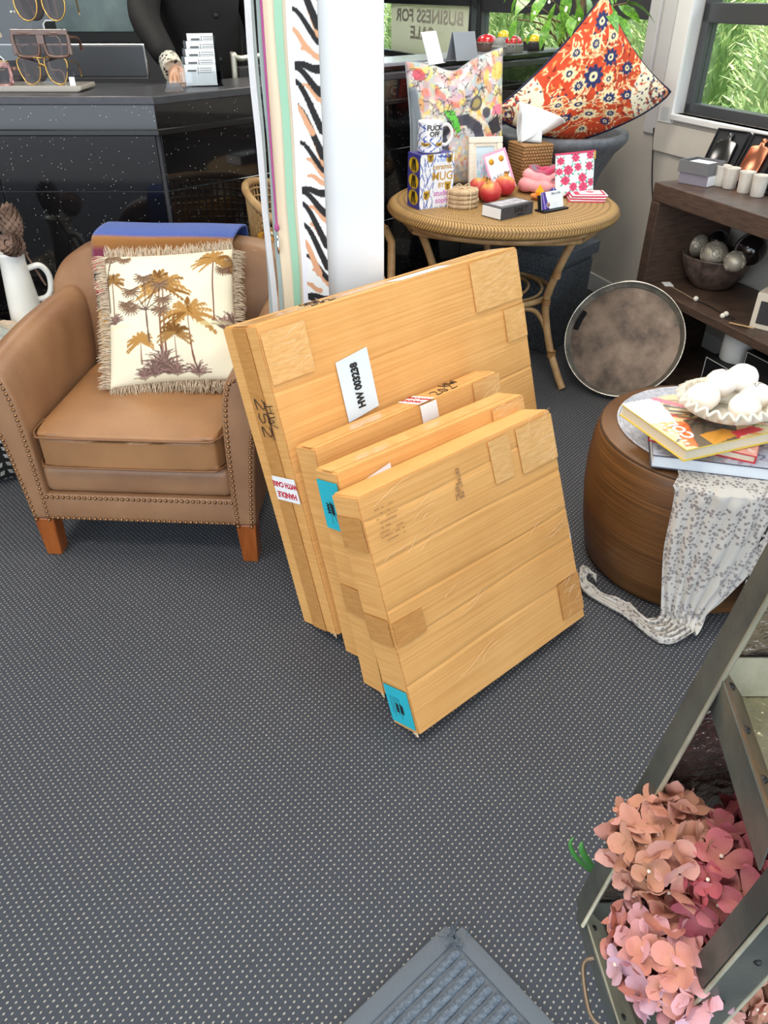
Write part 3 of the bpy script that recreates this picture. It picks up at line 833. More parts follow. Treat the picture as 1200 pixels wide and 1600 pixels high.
# ------------------------------------------------------------------ cushions
CLOTH_P = mat('printed_cotton', (240, 232, 214), 0.85, bump=(400, 0.08), attr=True)
def cushion_mesh(w, h, t, n, canvas, back_col, pinch=.07, sag=0.0, seed=0, flop=None):
    us = np.linspace(-1, 1, n)
    V = []; C = []
    for side_ in (-1, 1):
        for b in us:
            for a in us:
                e = (1 - a * a) * (1 - b * b)
                px = a * (1 - pinch * (1 - b * b)) * w / 2; pz = b * (1 - pinch * (1 - a * a)) * h / 2
                th = t / 2 * (max(e, 0) ** .42)
                wr = .010 * mnoise.noise((a * 2.3 + seed, b * 2.3, side_ * 3.0)) * min(1, e * 3)
                rim = .003
                y = side_ * (rim + th + wr)
                p = (px, y, pz - sag * (1 - a * a) * max(0, b))
                V.append(p)
    n2_ = n * n; F = []
    for j in range(n - 1):
        for i in range(n - 1):
            q = (j * n + i, j * n + i + 1, (j + 1) * n + i + 1, (j + 1) * n + i); F.append(q); F.append(tuple(reversed([k + n2_ for k in q])))
    rim = [i for i in range(n)] + [j * n + n - 1 for j in range(1, n)] + [(n - 1) * n + i for i in range(n - 2, -1, -1)] + [j * n for j in range(n - 2, 0, -1)]
    for i in range(len(rim)):
        a, b = rim[i], rim[(i + 1) % len(rim)]; F.append((b, a, a + n2_, b + n2_))
    if flop: V = [flop(Vector(p)) for p in V]
    gu, gv = np.meshgrid((us + 1) / 2, (us + 1) / 2)
    front = canvas.sample(gu.ravel(), gv.ravel()); bc = np.tile(np.array(back_col, np.float32), (n2_, 1))
    return V, F, np.concatenate([front, bc])
def rim_path(w, h, pinch, n=40, sag=0.0, flop=None):
    out = []
    for k in range(4):
        for i in range(n):
            s_ = -1 + 2 * i / n
            a, b = ((s_, -1), (1, s_), (-s_, 1), (-1, -s_))[k]
            p = Vector((a * (1 - pinch * (1 - b * b)) * w / 2, 0, b * (1 - pinch * (1 - a * a)) * h / 2 - sag * (1 - a * a) * max(0, b)))
            out.append(Vector(flop(p)) if flop else p)
    return out

def palm_canvas():
    c = Canvas(300, 300, (228, 220, 196)); r = random.Random(5)
    nz = c.noise(5, 3)[..., None]; c.a = c.a * (0.97 + 0.04 * nz)
    def palm(x, y0, y1, R, frond, trunk, n=11, w=.011, lean_=0.0):
        pts = [(x - lean_ * (1 - k / 8) ** 2, y0 + (y1 - y0) * k / 8) for k in range(9)]
        c.stroke(pts, w * .62, trunk, w * .42)
        for k in range(n):
            a = math.radians(-40 + 260 * (k + .5) / n + r.uniform(-8, 8)); L = R * r.uniform(.8, 1.1)
            dx, dy = math.cos(a), math.sin(a); ps = []
            for q in range(7):
                s_ = q / 6; ps.append((x + dx * L * s_, y1 + dy * L * s_ - L * .42 * s_ * s_ * (1 if dy > -.2 else .3)))
            cc = frond if r.random() < .7 else tuple(max(0, v_ - 40) for v_ in frond)
            for q in range(1, 7):
                bx, by = ps[q]; ln = L * .34 * (1 - q / 10)
                for s_ in (-1, 1): c.stroke([(bx, by), (bx + dx * ln * .4 + s_ * -dy * ln * .5, by - ln * .55)], .0075, cc, .003)
            c.stroke(ps, .010, cc, .004)
    G = (146, 108, 56); B_ = (98, 76, 64); TR = (112, 66, 46); O = (166, 122, 60)
    def fan(x, y, stems, R):
        for (a, L) in stems:
            ex, ey = x + math.cos(a) * L, y + math.sin(a) * L
            c.stroke([(x, y), (x + math.cos(a) * L * .6, y + math.sin(a) * L * .75), (ex, ey)], .0050, B_, .003)
            for k in range(13):
                q = math.radians(-150 + 200 * k / 12) if math.cos(a) < 0 else math.radians(-30 + -180 + 220 * k / 12)
                q = math.radians(-210 + 240 * k / 12)
                c.stroke([(ex, ey), (ex + math.cos(q) * R, ey + math.sin(q) * R * .8)], .0085, (132, 104, 78) if k % 2 else (98, 74, 58), .004)
    palm(.47, .07, .70, .20, O, TR, 19); palm(.44, .10, .76, .14, G, TR, 13)
    palm(.66, .10, .47, .20, O, TR, 19, lean_=-.02); palm(.545, .05, .33, .13, G, TR, 16); palm(.275, .12, .29, .11, O, TR, 15)
    c.stroke([(.345, .28), (.335, .4), (.33, .52)], .0065, B_)
    fan(.33, .52, ((2.75, .17), (2.2, .20), (1.6, .26), (1.05, .23), (.5, .16), (2.95, .12), (.0, .12)), .075)
    palm(.06, .45, .78, .10, G, TR, 14); c.stroke([(.02, .55), (.015, .8), (.05, .93)], .006, B_); fan(.05, .93, ((.2, .12), (2.4, .06), (1.0, .06)), .055)
    palm(.86, .42, .90, .15, O, TR, 17); fan(.97, .80, ((2.6, .04), (1.2, .10)), .06); palm(.98, .80, .86, .06, G, TR, 8)
    def grass(x, y, R, n, col):
        for k in range(n):
            a = math.radians(15 + 150 * k / (n - 1)) + r.uniform(-.1, .1); L = R * r.uniform(.7, 1.1)
            c.stroke([(x, y), (x + math.cos(a) * L * .5, y + math.sin(a) * L * .7), (x + math.cos(a) * L, y + math.sin(a) * L * .85)], .008, col if k % 2 else (94, 72, 64), .002)
    for (x, y, R) in ((.40, .05, .17), (.47, .04, .17), (.36, .03, .12), (.28, .02, .10), (.69, .02, .12), (.45, .10, .18), (.53, .03, .12), (.93, .36, .13), (.99, .40, .12), (.07, .45, .09)): grass(x, y, R, 15, (140, 108, 100))
    c.ell(.85, .40, .16, .018, (224, 220, 176), .05, .5); c.ell(.10, .42, .13, .016, (224, 220, 176), -.05, .5); c.ell(.45, .02, .3, .02, (214, 206, 170), 0, .4)
    return c
FR = mat('cushion_fringe', (186, 166, 142), 0.9, var=(90, (216, 198, 174)))
pc = palm_canvas()
B0_ = Z(262, 604, .478); 
pm = T(-.648, 2.165, .490) @ RZ(math.radians(4)) @ RY(math.radians(-2.5)) @ RX(math.radians(-40))
cu = thing('palm_cushion', 'cream cushion printed with brown palm trees and edged in beige fringe on the armchair', 'cushion', mtx=pm)
cw, chh = .405, .425
V, F, C_ = cushion_mesh(cw, chh, .13, 190, pc, (236, 228, 208), .05, seed=2)
V = [(x, y, z + chh / 2) for x, y, z in V]
cb = obj('cover', (V, F), CLOTH_P, cu); paint(cb, C_)
rp = rim_path(cw, chh, .05, 110); fr = []
for i, p in enumerate(rp):
    q = rp[(i + 1) % len(rp)]; tng = (q - p).normalized(); outw = Vector((tng.z, 0, -tng.x))
    for s_ in range(3):
        st = p + (q - p) * (s_ / 3) + Vector((0, rnd.uniform(-.006, .006), chh / 2)); L = rnd.uniform(.026, .044)
        d1 = outw + tng * rnd.uniform(-.35, .35) + Vector((0, rnd.uniform(-.5, .25), 0)); d2_ = d1 + Vector((0, .1, -.35)) + tng * rnd.uniform(-.3, .3)
        fr.append(tube([st - outw * .002, st + d1 * L * .5, st + d1 * L * .5 + d2_ * L * .45], [.0016, .0015, .0007], 3, cap=False))
stuff(obj('fringe', join(*fr), FR, cu))
tp = tube([p + Vector((0, 0, chh / 2)) for p in rp], .0045, 6, closed=True); obj('fringe_braid', tp, mat('fringe_braid', (150, 128, 104), .9), cu)

# ------------------------------------------------------------------ patterned drum pouf, jug, pine cones, cloth
def leaf_fabric():
    m = mat('leaf_fabric', (20, 18, 20), 0.85); nt = NT(m); b = bsdf(m)
    uv = nt.add('ShaderNodeUVMap'); sp = nt.add('ShaderNodeSeparateXYZ'); nt.link(uv.outputs[0], sp.inputs[0])
    def cell(ox, oy):
        fx = nt.math('SUBTRACT', nt.math('FRACT', nt.math('ADD', sp.outputs[0], ox)), .5); fy = nt.math('SUBTRACT', nt.math('FRACT', nt.math('ADD', sp.outputs[1], oy)), .5)
        return fx, fy
    tot = None
    for (ox, oy, sg) in ((0, 0, 1), (.5, .5, -1), (.5, 0, -1), (0, .5, 1)):
        fx, fy = cell(ox, oy)
        a = nt.math('ADD', fx, nt.math('MULTIPLY', fy, sg)); c = nt.math('SUBTRACT', nt.math('MULTIPLY', fx, sg), fy)
        d = nt.math('ADD', nt.math('MULTIPLY', nt.math('ABSOLUTE', a), 3.0), nt.math('MULTIPLY', nt.math('ABSOLUTE', c), 5.2))
        q = nt.math('LESS_THAN', d, 1.0); tot = q if tot is None else nt.math('MAXIMUM', tot, q)
    nz = nt.add('ShaderNodeTexNoise', inp={'Scale': 30.0}); 
    lc = nt.mix(nz.outputs[0], lin((120, 112, 106)), lin((212, 206, 196)))
    nt.link(nt.mix(tot, lin((20, 18, 20)), lc), b.inputs['Base Color'])
    return m
LEAF = leaf_fabric()
def add_uv(me, fn):
    uvl = me.uv_layers.new(name='UVMap')
    for lp in me.loops: uvl.data[lp.index].uv = fn(me.vertices[lp.vertex_index].co)
def uv_cyl(me, nu, vs_, r):
    uvl = me.uv_layers.new(name='UVMap')
    for p in me.polygons:
        c = p.center; a0 = math.atan2(c.y, c.x)
        for li in p.loop_indices:
            co = me.vertices[me.loops[li].vertex_index].co; a = math.atan2(co.y, co.x)
            if a - a0 > math.pi: a -= 2 * math.pi
            if a - a0 < -math.pi: a += 2 * math.pi
            uvl.data[li].uv = (a / (2 * math.pi) * nu, (co.z + (r - math.hypot(co.x, co.y))) * vs_)
pouf = thing('drum_pouf', 'round black pouf covered in pale leaf-patterned fabric beside the armchair', 'pouf', (-1.56, 2.62, 0))
me = mesh_data('body', *lathe([(0, 0), (.27, 0), (.31, .02), (.325, .12), (.328, .28), (.318, .38), (.30, .41), (.2, .425), (0, .43)], 48)); uv_cyl(me, 34, 17.0, .325)
obj('body', me, LEAF, pouf)
obj('seam_piping', tube([(.319 * math.cos(a / 24 * math.pi), .319 * math.sin(a / 24 * math.pi), .385) for a in range(48)], .005, 6, closed=True), BLACK, pouf)

CERAM = mat('white_ceramic', (232, 230, 222), 0.25, coat=0.3, var=(8, (238, 236, 230)))
jg = thing('ceramic_jug', 'tall tapered white ceramic jug holding pine cones on the black pouf', 'jug', (-1.335, 2.745, .424), .5)
body = lathe([(0, 0), (.058, 0), (.064, .006), (.062, .03), (.056, .12), (.048, .22), (.044, .275), (.047, .30), (.050, .312), (.047, .314), (.042, .30), (.039, .27), (.045, .2), (.052, .05), (0, .02)], 36)
bv = []
for (x, y, z) in body[0]:
    if z > .29 and x < 0: x *= 1 + .25 * (z - .29) / .022 * (1 if x < -.02 else .3); 
    bv.append((x, y, z))
obj('body', (bv, body[1]), CERAM, jg)
hp = catmull([(.043, 0, .245), (.085, 0, .25), (.108, 0, .215), (.105, 0, .165), (.085, 0, .135), (.05, 0, .128)], 6)
obj('handle', tube(hp, [.011] * len(hp), 10), CERAM, jg)
CONE = mat('pine_cone', (104, 80, 68), 0.8, var=(25, (140, 114, 98)))
def cone_mesh(L, R):
    P = [xf(sphere(1, 10, 8), S(R * .62, R * .62, L * .48))]
    scale = [(0, 0, 0), (.010, .004, .006), (.016, .0, .010), (.010, -.004, .006)]
    N = 90
    for i in range(N):
        t = (i + .5) / N; z = -L / 2 + L * t; rr = R * math.sin(math.pi * (0.12 + .80 * t)) ** .8 * .80; a = i * 2.39996
        k = R / .035
        pl = [(0, -.007 * k, 0), (.010 * k, -.008 * k, .006 * k), (.0165 * k, 0, .012 * k), (.010 * k, .008 * k, .006 * k), (0, .007 * k, 0), (.008 * k, 0, -.001 * k)]
        P.append(xf((pl, [(0, 1, 5), (1, 2, 5), (2, 3, 5), (3, 4, 5), (4, 3, 2, 1, 0)]), T(0, 0, z) @ RZ(a) @ T(rr, 0, 0) @ RY(-.5 + .9 * (t - .5))))
    return join(*P)
cm = mesh_data('scales', *cone_mesh(.085, .040), False)
cn = thing('pine_cone', 'brown pine cone tucked face-out in the mouth of the white jug', 'pine cone', Y(22, 384, 2.70), (math.radians(62), math.radians(-12), 0), 'pine cones in the jug')
obj('scales', cm, CONE, cn); obj('stem', tube([(0, 0, -.03), (0, -.01, -.08)], .004, 6), CONE, cn)
cn = thing('pine_cone', 'brown pine cone standing upright above the white jug on its stem', 'pine cone', Y(17, 352, 2.80), (math.radians(4), math.radians(-6), 0), 'pine cones in the jug')
c2 = obj('scales', cm, CONE, cn); c2.scale = (1.05, 1.05, 1.35); obj('stem', tube([(0, 0, -.05), (.02, -.01, -.12), (.05, -.02, -.22)], .004, 6), CONE, cn)
# crumpled cloth on the pouf
SILK = mat('silk_scarf', (214, 190, 166), 0.6, var=(9, (150, 160, 158)), bump=(30, 0.3))
def crump(a, b):
    x = -.16 + .32 * a; y = -.13 + .26 * b; e = (1 - (2 * a - 1) ** 2) * (1 - (2 * b - 1) ** 2)
    z = .012 + .085 * max(e, 0) ** .5 + .030 * max(e, 0) ** .3 * mnoise.noise((a * 5, b * 6, 1.7)) + .012 * mnoise.noise((a * 12, b * 12, 4.0)) * max(e, 0) ** .3
    return (x, y, z)
o = obj('crumpled_scarf', shell(40, 36, crump, -.003), SILK, None, (-1.445, 2.56, .434), (0, 0, .4)); tag(o, 'crumpled beige and grey silk scarf heaped on the pouf below the jug', 'scarf')
tv = thing('wooden_vase', 'slim orange-brown wooden vase standing behind the scarf on the pouf', 'vase', (-1.60, 2.80, .424))
obj('body', lathe([(0, 0), (.045, 0), (.05, .02), (.042, .12), (.030, .2), (.034, .215), (.028, .215), (.024, .19), (0, .16)], 24), mat('orange_wood', (150, 82, 38), .4, var=(10, (176, 104, 54))), tv)

# ------------------------------------------------------------------ ribbed entrance mat
RUB = mat('rubber_border', (92, 100, 110), 0.7, bump=(60, .2)); RIBM = mat('ribbed_fibre', (88, 98, 110), 0.95, var=(160, (120, 132, 146)), bump=(500, .6))
mt = thing('entrance_mat', 'grey ribbed fibre entrance mat with a rubber border on the carpet', 'mat', (.137, .767, 0), math.atan2(-.66, -.75))
obj('backing', (*boxp(.02, .85, .02, .6, .0008, .005), False), RUB, mt)
obj('border_strip', bevelled(boxp(.022, .9, 0, .034, .0008, .009), .003, 2), RUB, mt)
obj('border_strip', bevelled(boxp(0, .034, .022, .62, .0008, .009), .003, 2), RUB, mt)
rib = mesh_data('rib', *tube([(0.042 + .8 * k / 30, 0, .004 + .0012 * math.sin(k * 2.3)) for k in range(31)], [.0085 + .0012 * math.sin(k * 3.1) for k in range(31)], 8))
for i in range(24): obj('rib', rib, RIBM, mt, (0.002 * math.sin(i * 2.0), .050 + .0205 * i, 0))
fz = []
for i in range(26):
    a = rnd.uniform(0, 6.28); p = Vector((rnd.uniform(.012, .045), rnd.uniform(.012, .045), .004)); fz.append(tube([p, p + Vector((math.cos(a) * .008, math.sin(a) * .008, .012)), p + Vector((math.cos(a) * .02, math.sin(a) * .02, .014))], .0007, 3))
stuff(obj('frayed_fibres', join(*fz), RIBM, mt))
# ------------------------------------------------------------------ rattan table
RATTAN = mat('rattan_pole', (196, 160, 112), 0.45, var=(14, (168, 130, 86)), coat=0.2)
CANE_D = mat('rattan_dark', (150, 106, 62), 0.5, var=(20, (176, 132, 84)))
def weave():
    m = mat('woven_rattan', (205, 165, 100), 0.55); nt = NT(m); b = bsdf(m)
    uv = nt.add('ShaderNodeUVMap'); sp = nt.add('ShaderNodeSeparateXYZ'); nt.link(uv.outputs[0], sp.inputs[0])
    tri = nt.math('PINGPONG', sp.outputs[1], 1.0)
    s_ = nt.math('ADD', sp.outputs[0], nt.math('MULTIPLY', tri, 1.6))
    st = nt.math('SINE', nt.math('MULTIPLY', s_, 6.2832)); st = nt.math('MULTIPLY', nt.math('ADD', st, 1.0), .5)
    gap = nt.math('POWER', st, .5)
    row = nt.math('SINE', nt.math('MULTIPLY', sp.outputs[1], 3.1416)); row = nt.math('POWER', nt.math('ABSOLUTE', row), .35)
    h = nt.math('MULTIPLY', gap, row)
    nz = nt.add('ShaderNodeTexNoise', inp={'Scale': 2.2, 'Detail': 2}); nt.link(uv.outputs[0], nz.inputs['Vector'])
    c = nt.mix(nz.outputs[0], lin((188, 142, 78)), lin((222, 184, 118)))
    nt.link(nt.mix(h, lin((96, 64, 30)), c), b.inputs['Base Color'])
    bp = nt.add('ShaderNodeBump', inp={'Strength': .8, 'Distance': .004}); nt.link(h, bp.inputs['Height']); nt.link(bp.outputs[0], b.inputs['Normal'])
    return m
WEAVE = weave()
TX, TY, TZ, TR = .513, 3.46, .76, .50
tb = thing('rattan_table', 'round woven rattan table with curved cane legs crowded with gifts', 'table', (TX, TY, 0))
prof_t = [(0, TZ), (.12, TZ), (.24, TZ), (.36, TZ), (.44, TZ - .001), (.475, TZ - .006), (.495, TZ - .019), (.50, TZ - .033), (.492, TZ - .046), (.47, TZ - .054), (.40, TZ - .053), (0, TZ - .05)]
me = mesh_data('top', *lathe(prof_t, 96))
uvl = me.uv_layers.new(name='UVMap')
def arc(co):
    r = math.hypot(co.x, co.y)
    return (TR - r) * 40 + (TZ - co.z) * 40
for p in me.polygons:
    c = p.center; a0 = math.atan2(c.y, c.x)
    for li in p.loop_indices:
        co = me.vertices[me.loops[li].vertex_index].co; a = math.atan2(co.y, co.x) if math.hypot(co.x, co.y) > 1e-4 else a0
        if a - a0 > math.pi: a -= 2 * math.pi
        if a - a0 < -math.pi: a += 2 * math.pi
        uvl.data[li].uv = (a / (2 * math.pi) * 230, arc(co) + 3)
obj('top', me, WEAVE, tb)
obj('apron_hoop', tube([(.435 * math.cos(i / 24 * math.pi), .435 * math.sin(i / 24 * math.pi), TZ - .068) for i in range(48)], .014, 8, closed=True), RATTAN, tb)
LEGA = (-45, 92, 200)
for ad in LEGA:
    a = math.radians(ad); c, s_ = math.cos(a), math.sin(a)
    pr = [(.425, .685), (.386, .665), (.345, .58), (.305, .47), (.283, .39), (.290, .31), (.33, .18), (.385, .07), (.424, .006)]
    lg = obj('leg', tube(catmull([(r * c, r * s_, z) for r, z in pr], 5), .0165, 10), RATTAN, tb)
    for (r, z) in ((.318, .50), (.283, .375), (.345, .15)):
        pts = [Vector((r * c, r * s_, z + .007 * k)) for k in range(-2, 3)]
        obj('binding', tube([(p.x, p.y, p.z) for p in pts], .0190, 10), CANE_D, lg)
    for sg in (-1, 1):
        ap = []
        for k in range(9):
            q = k / 8; rr = .41 + .02 * q; an = a + sg * q * .9; ap.append((rr * math.cos(an), rr * math.sin(an), .655 + .032 * math.sin(q * 1.57) - .0 * q))
        obj('arched_brace', tube(ap, .010, 8), RATTAN, lg)
    lo = catmull([(.34 * c, .34 * s_, .16), (.30 * c, .30 * s_, .25), (.255 * c - .03 * s_, .255 * s_ + .03 * c, .33), (.22 * c - .10 * s_, .22 * s_ + .10 * c, .352)], 5)
    obj('lower_brace', tube(lo, .011, 8), RATTAN, lg)
    lo = catmull([(.34 * c, .34 * s_, .16), (.30 * c, .30 * s_, .25), (.255 * c + .03 * s_, .255 * s_ - .03 * c, .33), (.22 * c + .10 * s_, .22 * s_ - .10 * c, .352)], 5)
    obj('lower_brace', tube(lo, .011, 8), RATTAN, lg)
obj('shelf_hoop', tube([(.25 * math.cos(i / 24 * math.pi), .25 * math.sin(i / 24 * math.pi), .372) for i in range(48)], .0135, 8, closed=True), RATTAN, tb)
for k, rr in enumerate((.20, .155, .11, .065)):
    obj('shelf_coil', tube([(rr * math.cos(i / 16 * math.pi) + .012 * math.cos(k * 2), rr * math.sin(i / 16 * math.pi), .382 + .010 * math.sin(i * .4 + k)) for i in range(32)], .0075, 6, closed=True), RATTAN, tb)

def at_table(u, v): return Z(u, v, TZ)
def heading(u0, v0, u1, v1, z=TZ):
    d = Z(u1, v1, z) - Z(u0, v0, z); return math.atan2(d.y, d.x)
PRINT = mat('printed_card', (240, 240, 240), 0.45, attr=True)

# --- abstract cushion
def abstract_canvas():
    c = Canvas(170, 170, (196, 190, 186)); r = random.Random(11)
    pal = [(236, 226, 200), (240, 206, 120), (226, 120, 110), (242, 180, 190), (160, 190, 200), (180, 196, 190), (230, 232, 230), (210, 150, 100), (240, 214, 90), (190, 170, 190)]
    for i in range(700):
        x, y = r.random(), r.random(); col = pal[int(r.random() * 10)]
        c.ell(x, y, r.uniform(.02, .075), r.uniform(.012, .04), col, r.uniform(0, 3), .65)
    c.ell(.52, .22, .30, .24, (196, 196, 210), 0, .55)
    for i in range(120):
        x, y = r.gauss(.5, .16), r.gauss(.22, .13); c.ell(x, y, .02, .012, pal[int(r.random() * 10)], r.uniform(0, 3), .8)
    c.stroke([(.28, .28), (.30, .42), (.40, .52), (.55, .54), (.68, .46), (.74, .30), (.72, .12), (.66, .0)], .042, (66, 66, 80), .055, .9)
    c.stroke([(.30, .40), (.42, .54)], .02, (40, 40, 46))
    c.poly([(.10, .52), (.18, .56), (.30, .40), (.25, .30), (.13, .28)], (206, 44, 44)); c.poly([(.16, .42), (.23, .45), (.26, .33), (.2, .3)], (226, 70, 60))
    c.poly([(.24, .36), (.34, .42), (.38, .28), (.28, .25)], (70, 72, 86)); c.poly([(.31, .62), (.42, .64), (.50, .44), (.45, .42)], (96, 190, 72))
    c.poly([(.80, .50), (.92, .56), (.97, .44), (.86, .40)], (52, 50, 56)); c.poly([(.86, .62), (.97, .64), (.97, .56), (.84, .56)], (236, 130, 150))
    c.ell(.66, .66, .07, .06, (70, 70, 84), .4, .8); c.ell(.66, .66, .045, .035, (180, 160, 90), .4, .8); c.ell(.78, .58, .05, .04, (54, 54, 66), 0, .8)
    c.ell(.93, .33, .03, .04, (220, 70, 80)); c.ell(.90, .18, .06, .14, (150, 200, 210), .1, .8)
    for i in range(70):
        x, y = r.random(), r.uniform(.45, 1); p = [(x, y)]
        for k in range(6): p.append((p[-1][0] + r.uniform(-.05, .05), p[-1][1] + r.uniform(-.045, .045)))
        c.stroke(p, .0035, (64, 60, 64), .002, .75)
    c.ell(.1, .9, .06, .05, (206, 60, 80), 0, .7); c.ell(.93, .86, .07, .06, (236, 206, 90), 0, .7)
    c.poly([(0, 0), (.13, 0), (.10, .5), (.06, .8), (0, .8)], (140, 150, 158)); c.stroke([(.03, .2), (.06, .5), (.03, .75)], .02, (112, 122, 132), .03, .7)
    return c
ab = abstract_canvas()
def abflop(p): 
    x, y, z = p
    k = max(0, z / .25)
    return (x, y + .03 * k * abs(x) / .2, z + (.045 * max(0, x) / .22 - .035 * math.exp(-((x + .02) / .08) ** 2)) * k)
V, F, C_ = cushion_mesh(.445, .50, .13, 130, ab, (150, 158, 166), .04, seed=9, flop=abflop)
pA, pB = Y(648, 306, 3.56), Y(772, 300, 3.78)
ah = math.atan2(3.82 - 3.60, .57 - .13)
c0 = thing('abstract_cushion', 'multicoloured abstract paint-splash cushion propped upright on the rattan table', 'cushion', mtx=T(.335, 3.74, TZ + .005) @ RZ(math.radians(14)) @ RX(math.radians(-9)) @ T(0, 0, .245))
cb = obj('cover', (V, F), CLOTH_P, c0); paint(cb, C_)
obj('piping', tube(rim_path(.445, .50, .04, 30, 0, abflop), .004, 6, closed=True), mat('grey_piping', (150, 158, 166), .8), c0)

# --- mug box and mug
def zebra_canvas(w, h, seed, words=True):
    c = Canvas(w, h, (238, 240, 246)); r = random.Random(seed); B = (58, 84, 176); asp = h / w
    for i in range(15):
        x = -.05 + i * .078; amp = .03 + .02 * r.random(); ph = r.uniform(0, 6)
        y0 = 0
        while y0 < 1:
            L = r.uniform(.10, .26); c.stroke([(x + amp * math.sin((y0 + L * k / 6) * 16 + ph), y0 + L * k / 6) for k in range(7)], .013, B, .006); y0 += L + r.uniform(.02, .05)
    return c
def beast(c, x, y, s_):
    """mustard blob motif"""
    c.ell(x, y, .085 * s_, .075 * s_, (196, 154, 36)); c.poly([(x - .085 * s_, y + .02 * s_), (x - .08 * s_, y + .10 * s_), (x - .03 * s_, y + .06 * s_)], (196, 154, 36)); c.poly([(x + .085 * s_, y + .02 * s_), (x + .08 * s_, y + .10 * s_), (x + .03 * s_, y + .06 * s_)], (196, 154, 36))
    for k in (-1, 0, 1): c.stroke([(x + k * .028 * s_, y - .05 * s_), (x + k * .022 * s_, y + .01 * s_)], .006 * s_ + .002, (52, 36, 20))
    c.stroke([(x - .06 * s_, y + .035 * s_), (x, y + .02 * s_), (x + .06 * s_, y + .035 * s_)], .006 * s_ + .002, (40, 28, 20))
hb = heading(657, 328, 712, 321)
mb = thing('mug_gift_box', 'blue and white zebra-striped gift box for a ceramic mug on the rattan table', 'box', at_table(655, 328) , hb)
bw, bd, bh = .158, .10, .205
zc = zebra_canvas(90, 116, 3); 
zc.poly([(.40, .02), (.95, .05), (.93, .93), (.48, .95), (.42, .5)], (236, 238, 248))
for (x, y) in ((.30, .94), (.86, .90), (.20, .26), (.84, .40)): beast(zc, x, y, 1.1)
for k in range(5): zc.stroke([(.55 + .07 * k, .955 + .012 * math.sin(k * 2)), (.62 + .07 * k, .93 + .012 * math.sin(k * 2))], .016, (58, 84, 176), .01)
obj('carton_body', (*bevbox(0.001, bw - .001, .001, bd, 0, bh, .002), False), mat('box_indigo', (62, 58, 140), .5), mb)
pf = printed_panel('front_print', bw, bh, zc, PRINT, mb, .001, (0, -.0005, 0))
YL = mat('print_mustard', (196, 150, 50), .6); PK = mat('print_pink', (206, 120, 190), .6); PB = mat('print_sky', (150, 176, 226), .6)
for s_, sz, x, z, m_ in (('a fun', .022, .098, .182, PB), ('ceramic', .029, .104, .156, YL), ('MUG', .045, .105, .120, YL), ('BY', .026, .10, .086, YL), ('studio', .030, .103, .056, PK), ('soph', .030, .103, .028, PK)):
    obj('lettering', (*xf(text_part(s_, sz, .0004), T(x, -.0008, z) @ STAND), False), m_, pf)
sc_ = Canvas(40, 90, (62, 58, 140))
for y in (.2, .5, .8):
    sc_.ell(.5, y, .40, .14, (214, 176, 30)); 
    for k in (-1, 0, 1): sc_.stroke([(.5 + .14 * k, y - .07), (.5 + .10 * k, y + .07)], .05, (30, 24, 20))
printed_panel('side_print', bd, bh, sc_, PRINT, mb, .001, (-.0006, bd, 0), (0, 0, -math.pi / 2))
mg = thing('coffee_mug', 'white mug with blue zebra stripes and the words FUCK OFF standing on the gift box', 'mug', mb.matrix_world if False else (0, 0, 0))
bpy.context.view_layer.update()
mg.matrix_world = mb.matrix_world @ T(.072, .052, bh + .0012) @ RZ(math.radians(-8))
mr, mh = .050, .112
mp_ = [(0, .0), (mr - .006, 0), (mr - .001, .004)] + [(mr, .006 + (mh - .008) * k / 44) for k in range(45)] + [(mr - .0015, mh), (mr - .004, mh - .002), (mr - .005, .02), (0, .012)]
mc = zebra_canvas(260, 60, 8); 
for k in range(5): beast(mc, .03 + .20 * k, .28, .75)
nseg = 200
mv, mf = lathe(mp_, nseg); mo = obj('body', (mv, mf), mat('mug_glaze', (240, 240, 240), .2, attr=True, coat=.3), mg)
def mugcol():
    out = []
    for (x, y, z) in mv:
        r = math.hypot(x, y)
        if r > mr - .0006 and z > .004 and z < mh - .006:
            u = (math.atan2(y, x) / (2 * math.pi)) % 1.0
            a = abs(math.atan2(math.sin(math.atan2(y, x) + 1.58), math.cos(math.atan2(y, x) + 1.58)))
            if a < .62 and .058 < z < .104: out.append((240, 240, 242))
            else:
                cc = mc.sample([u], [z / mh])[0]; out.append(tuple(cc))
        else: out.append((242, 241, 238))
    return out
paint(mo, mugcol())
def wrap(part, r, a0, z0):
    v, f = part; return [((r + z) * math.cos(a0 + x / r), (r + z) * math.sin(a0 + x / r), z0 + y) for x, y, z in v], f
for s_, zz, sz in (('FUCK', .091, .026), ('OFF', .069, .024)):
    obj('lettering', (*wrap(text_part(s_, sz, .0008), mr + .0006, -1.58, zz), False), LETTER_DARK, mg)
hp = catmull([(mr - .002, 0, .092), (mr + .022, 0, .096), (mr + .040, 0, .074), (mr + .038, 0, .045), (mr + .018, 0, .024), (mr - .002, 0, .026)], 6)
obj('handle', xf(tube(hp, .0065, 8), RZ(math.radians(-5))), mat('mug_white', (242, 241, 238), .2, coat=.3), mg)

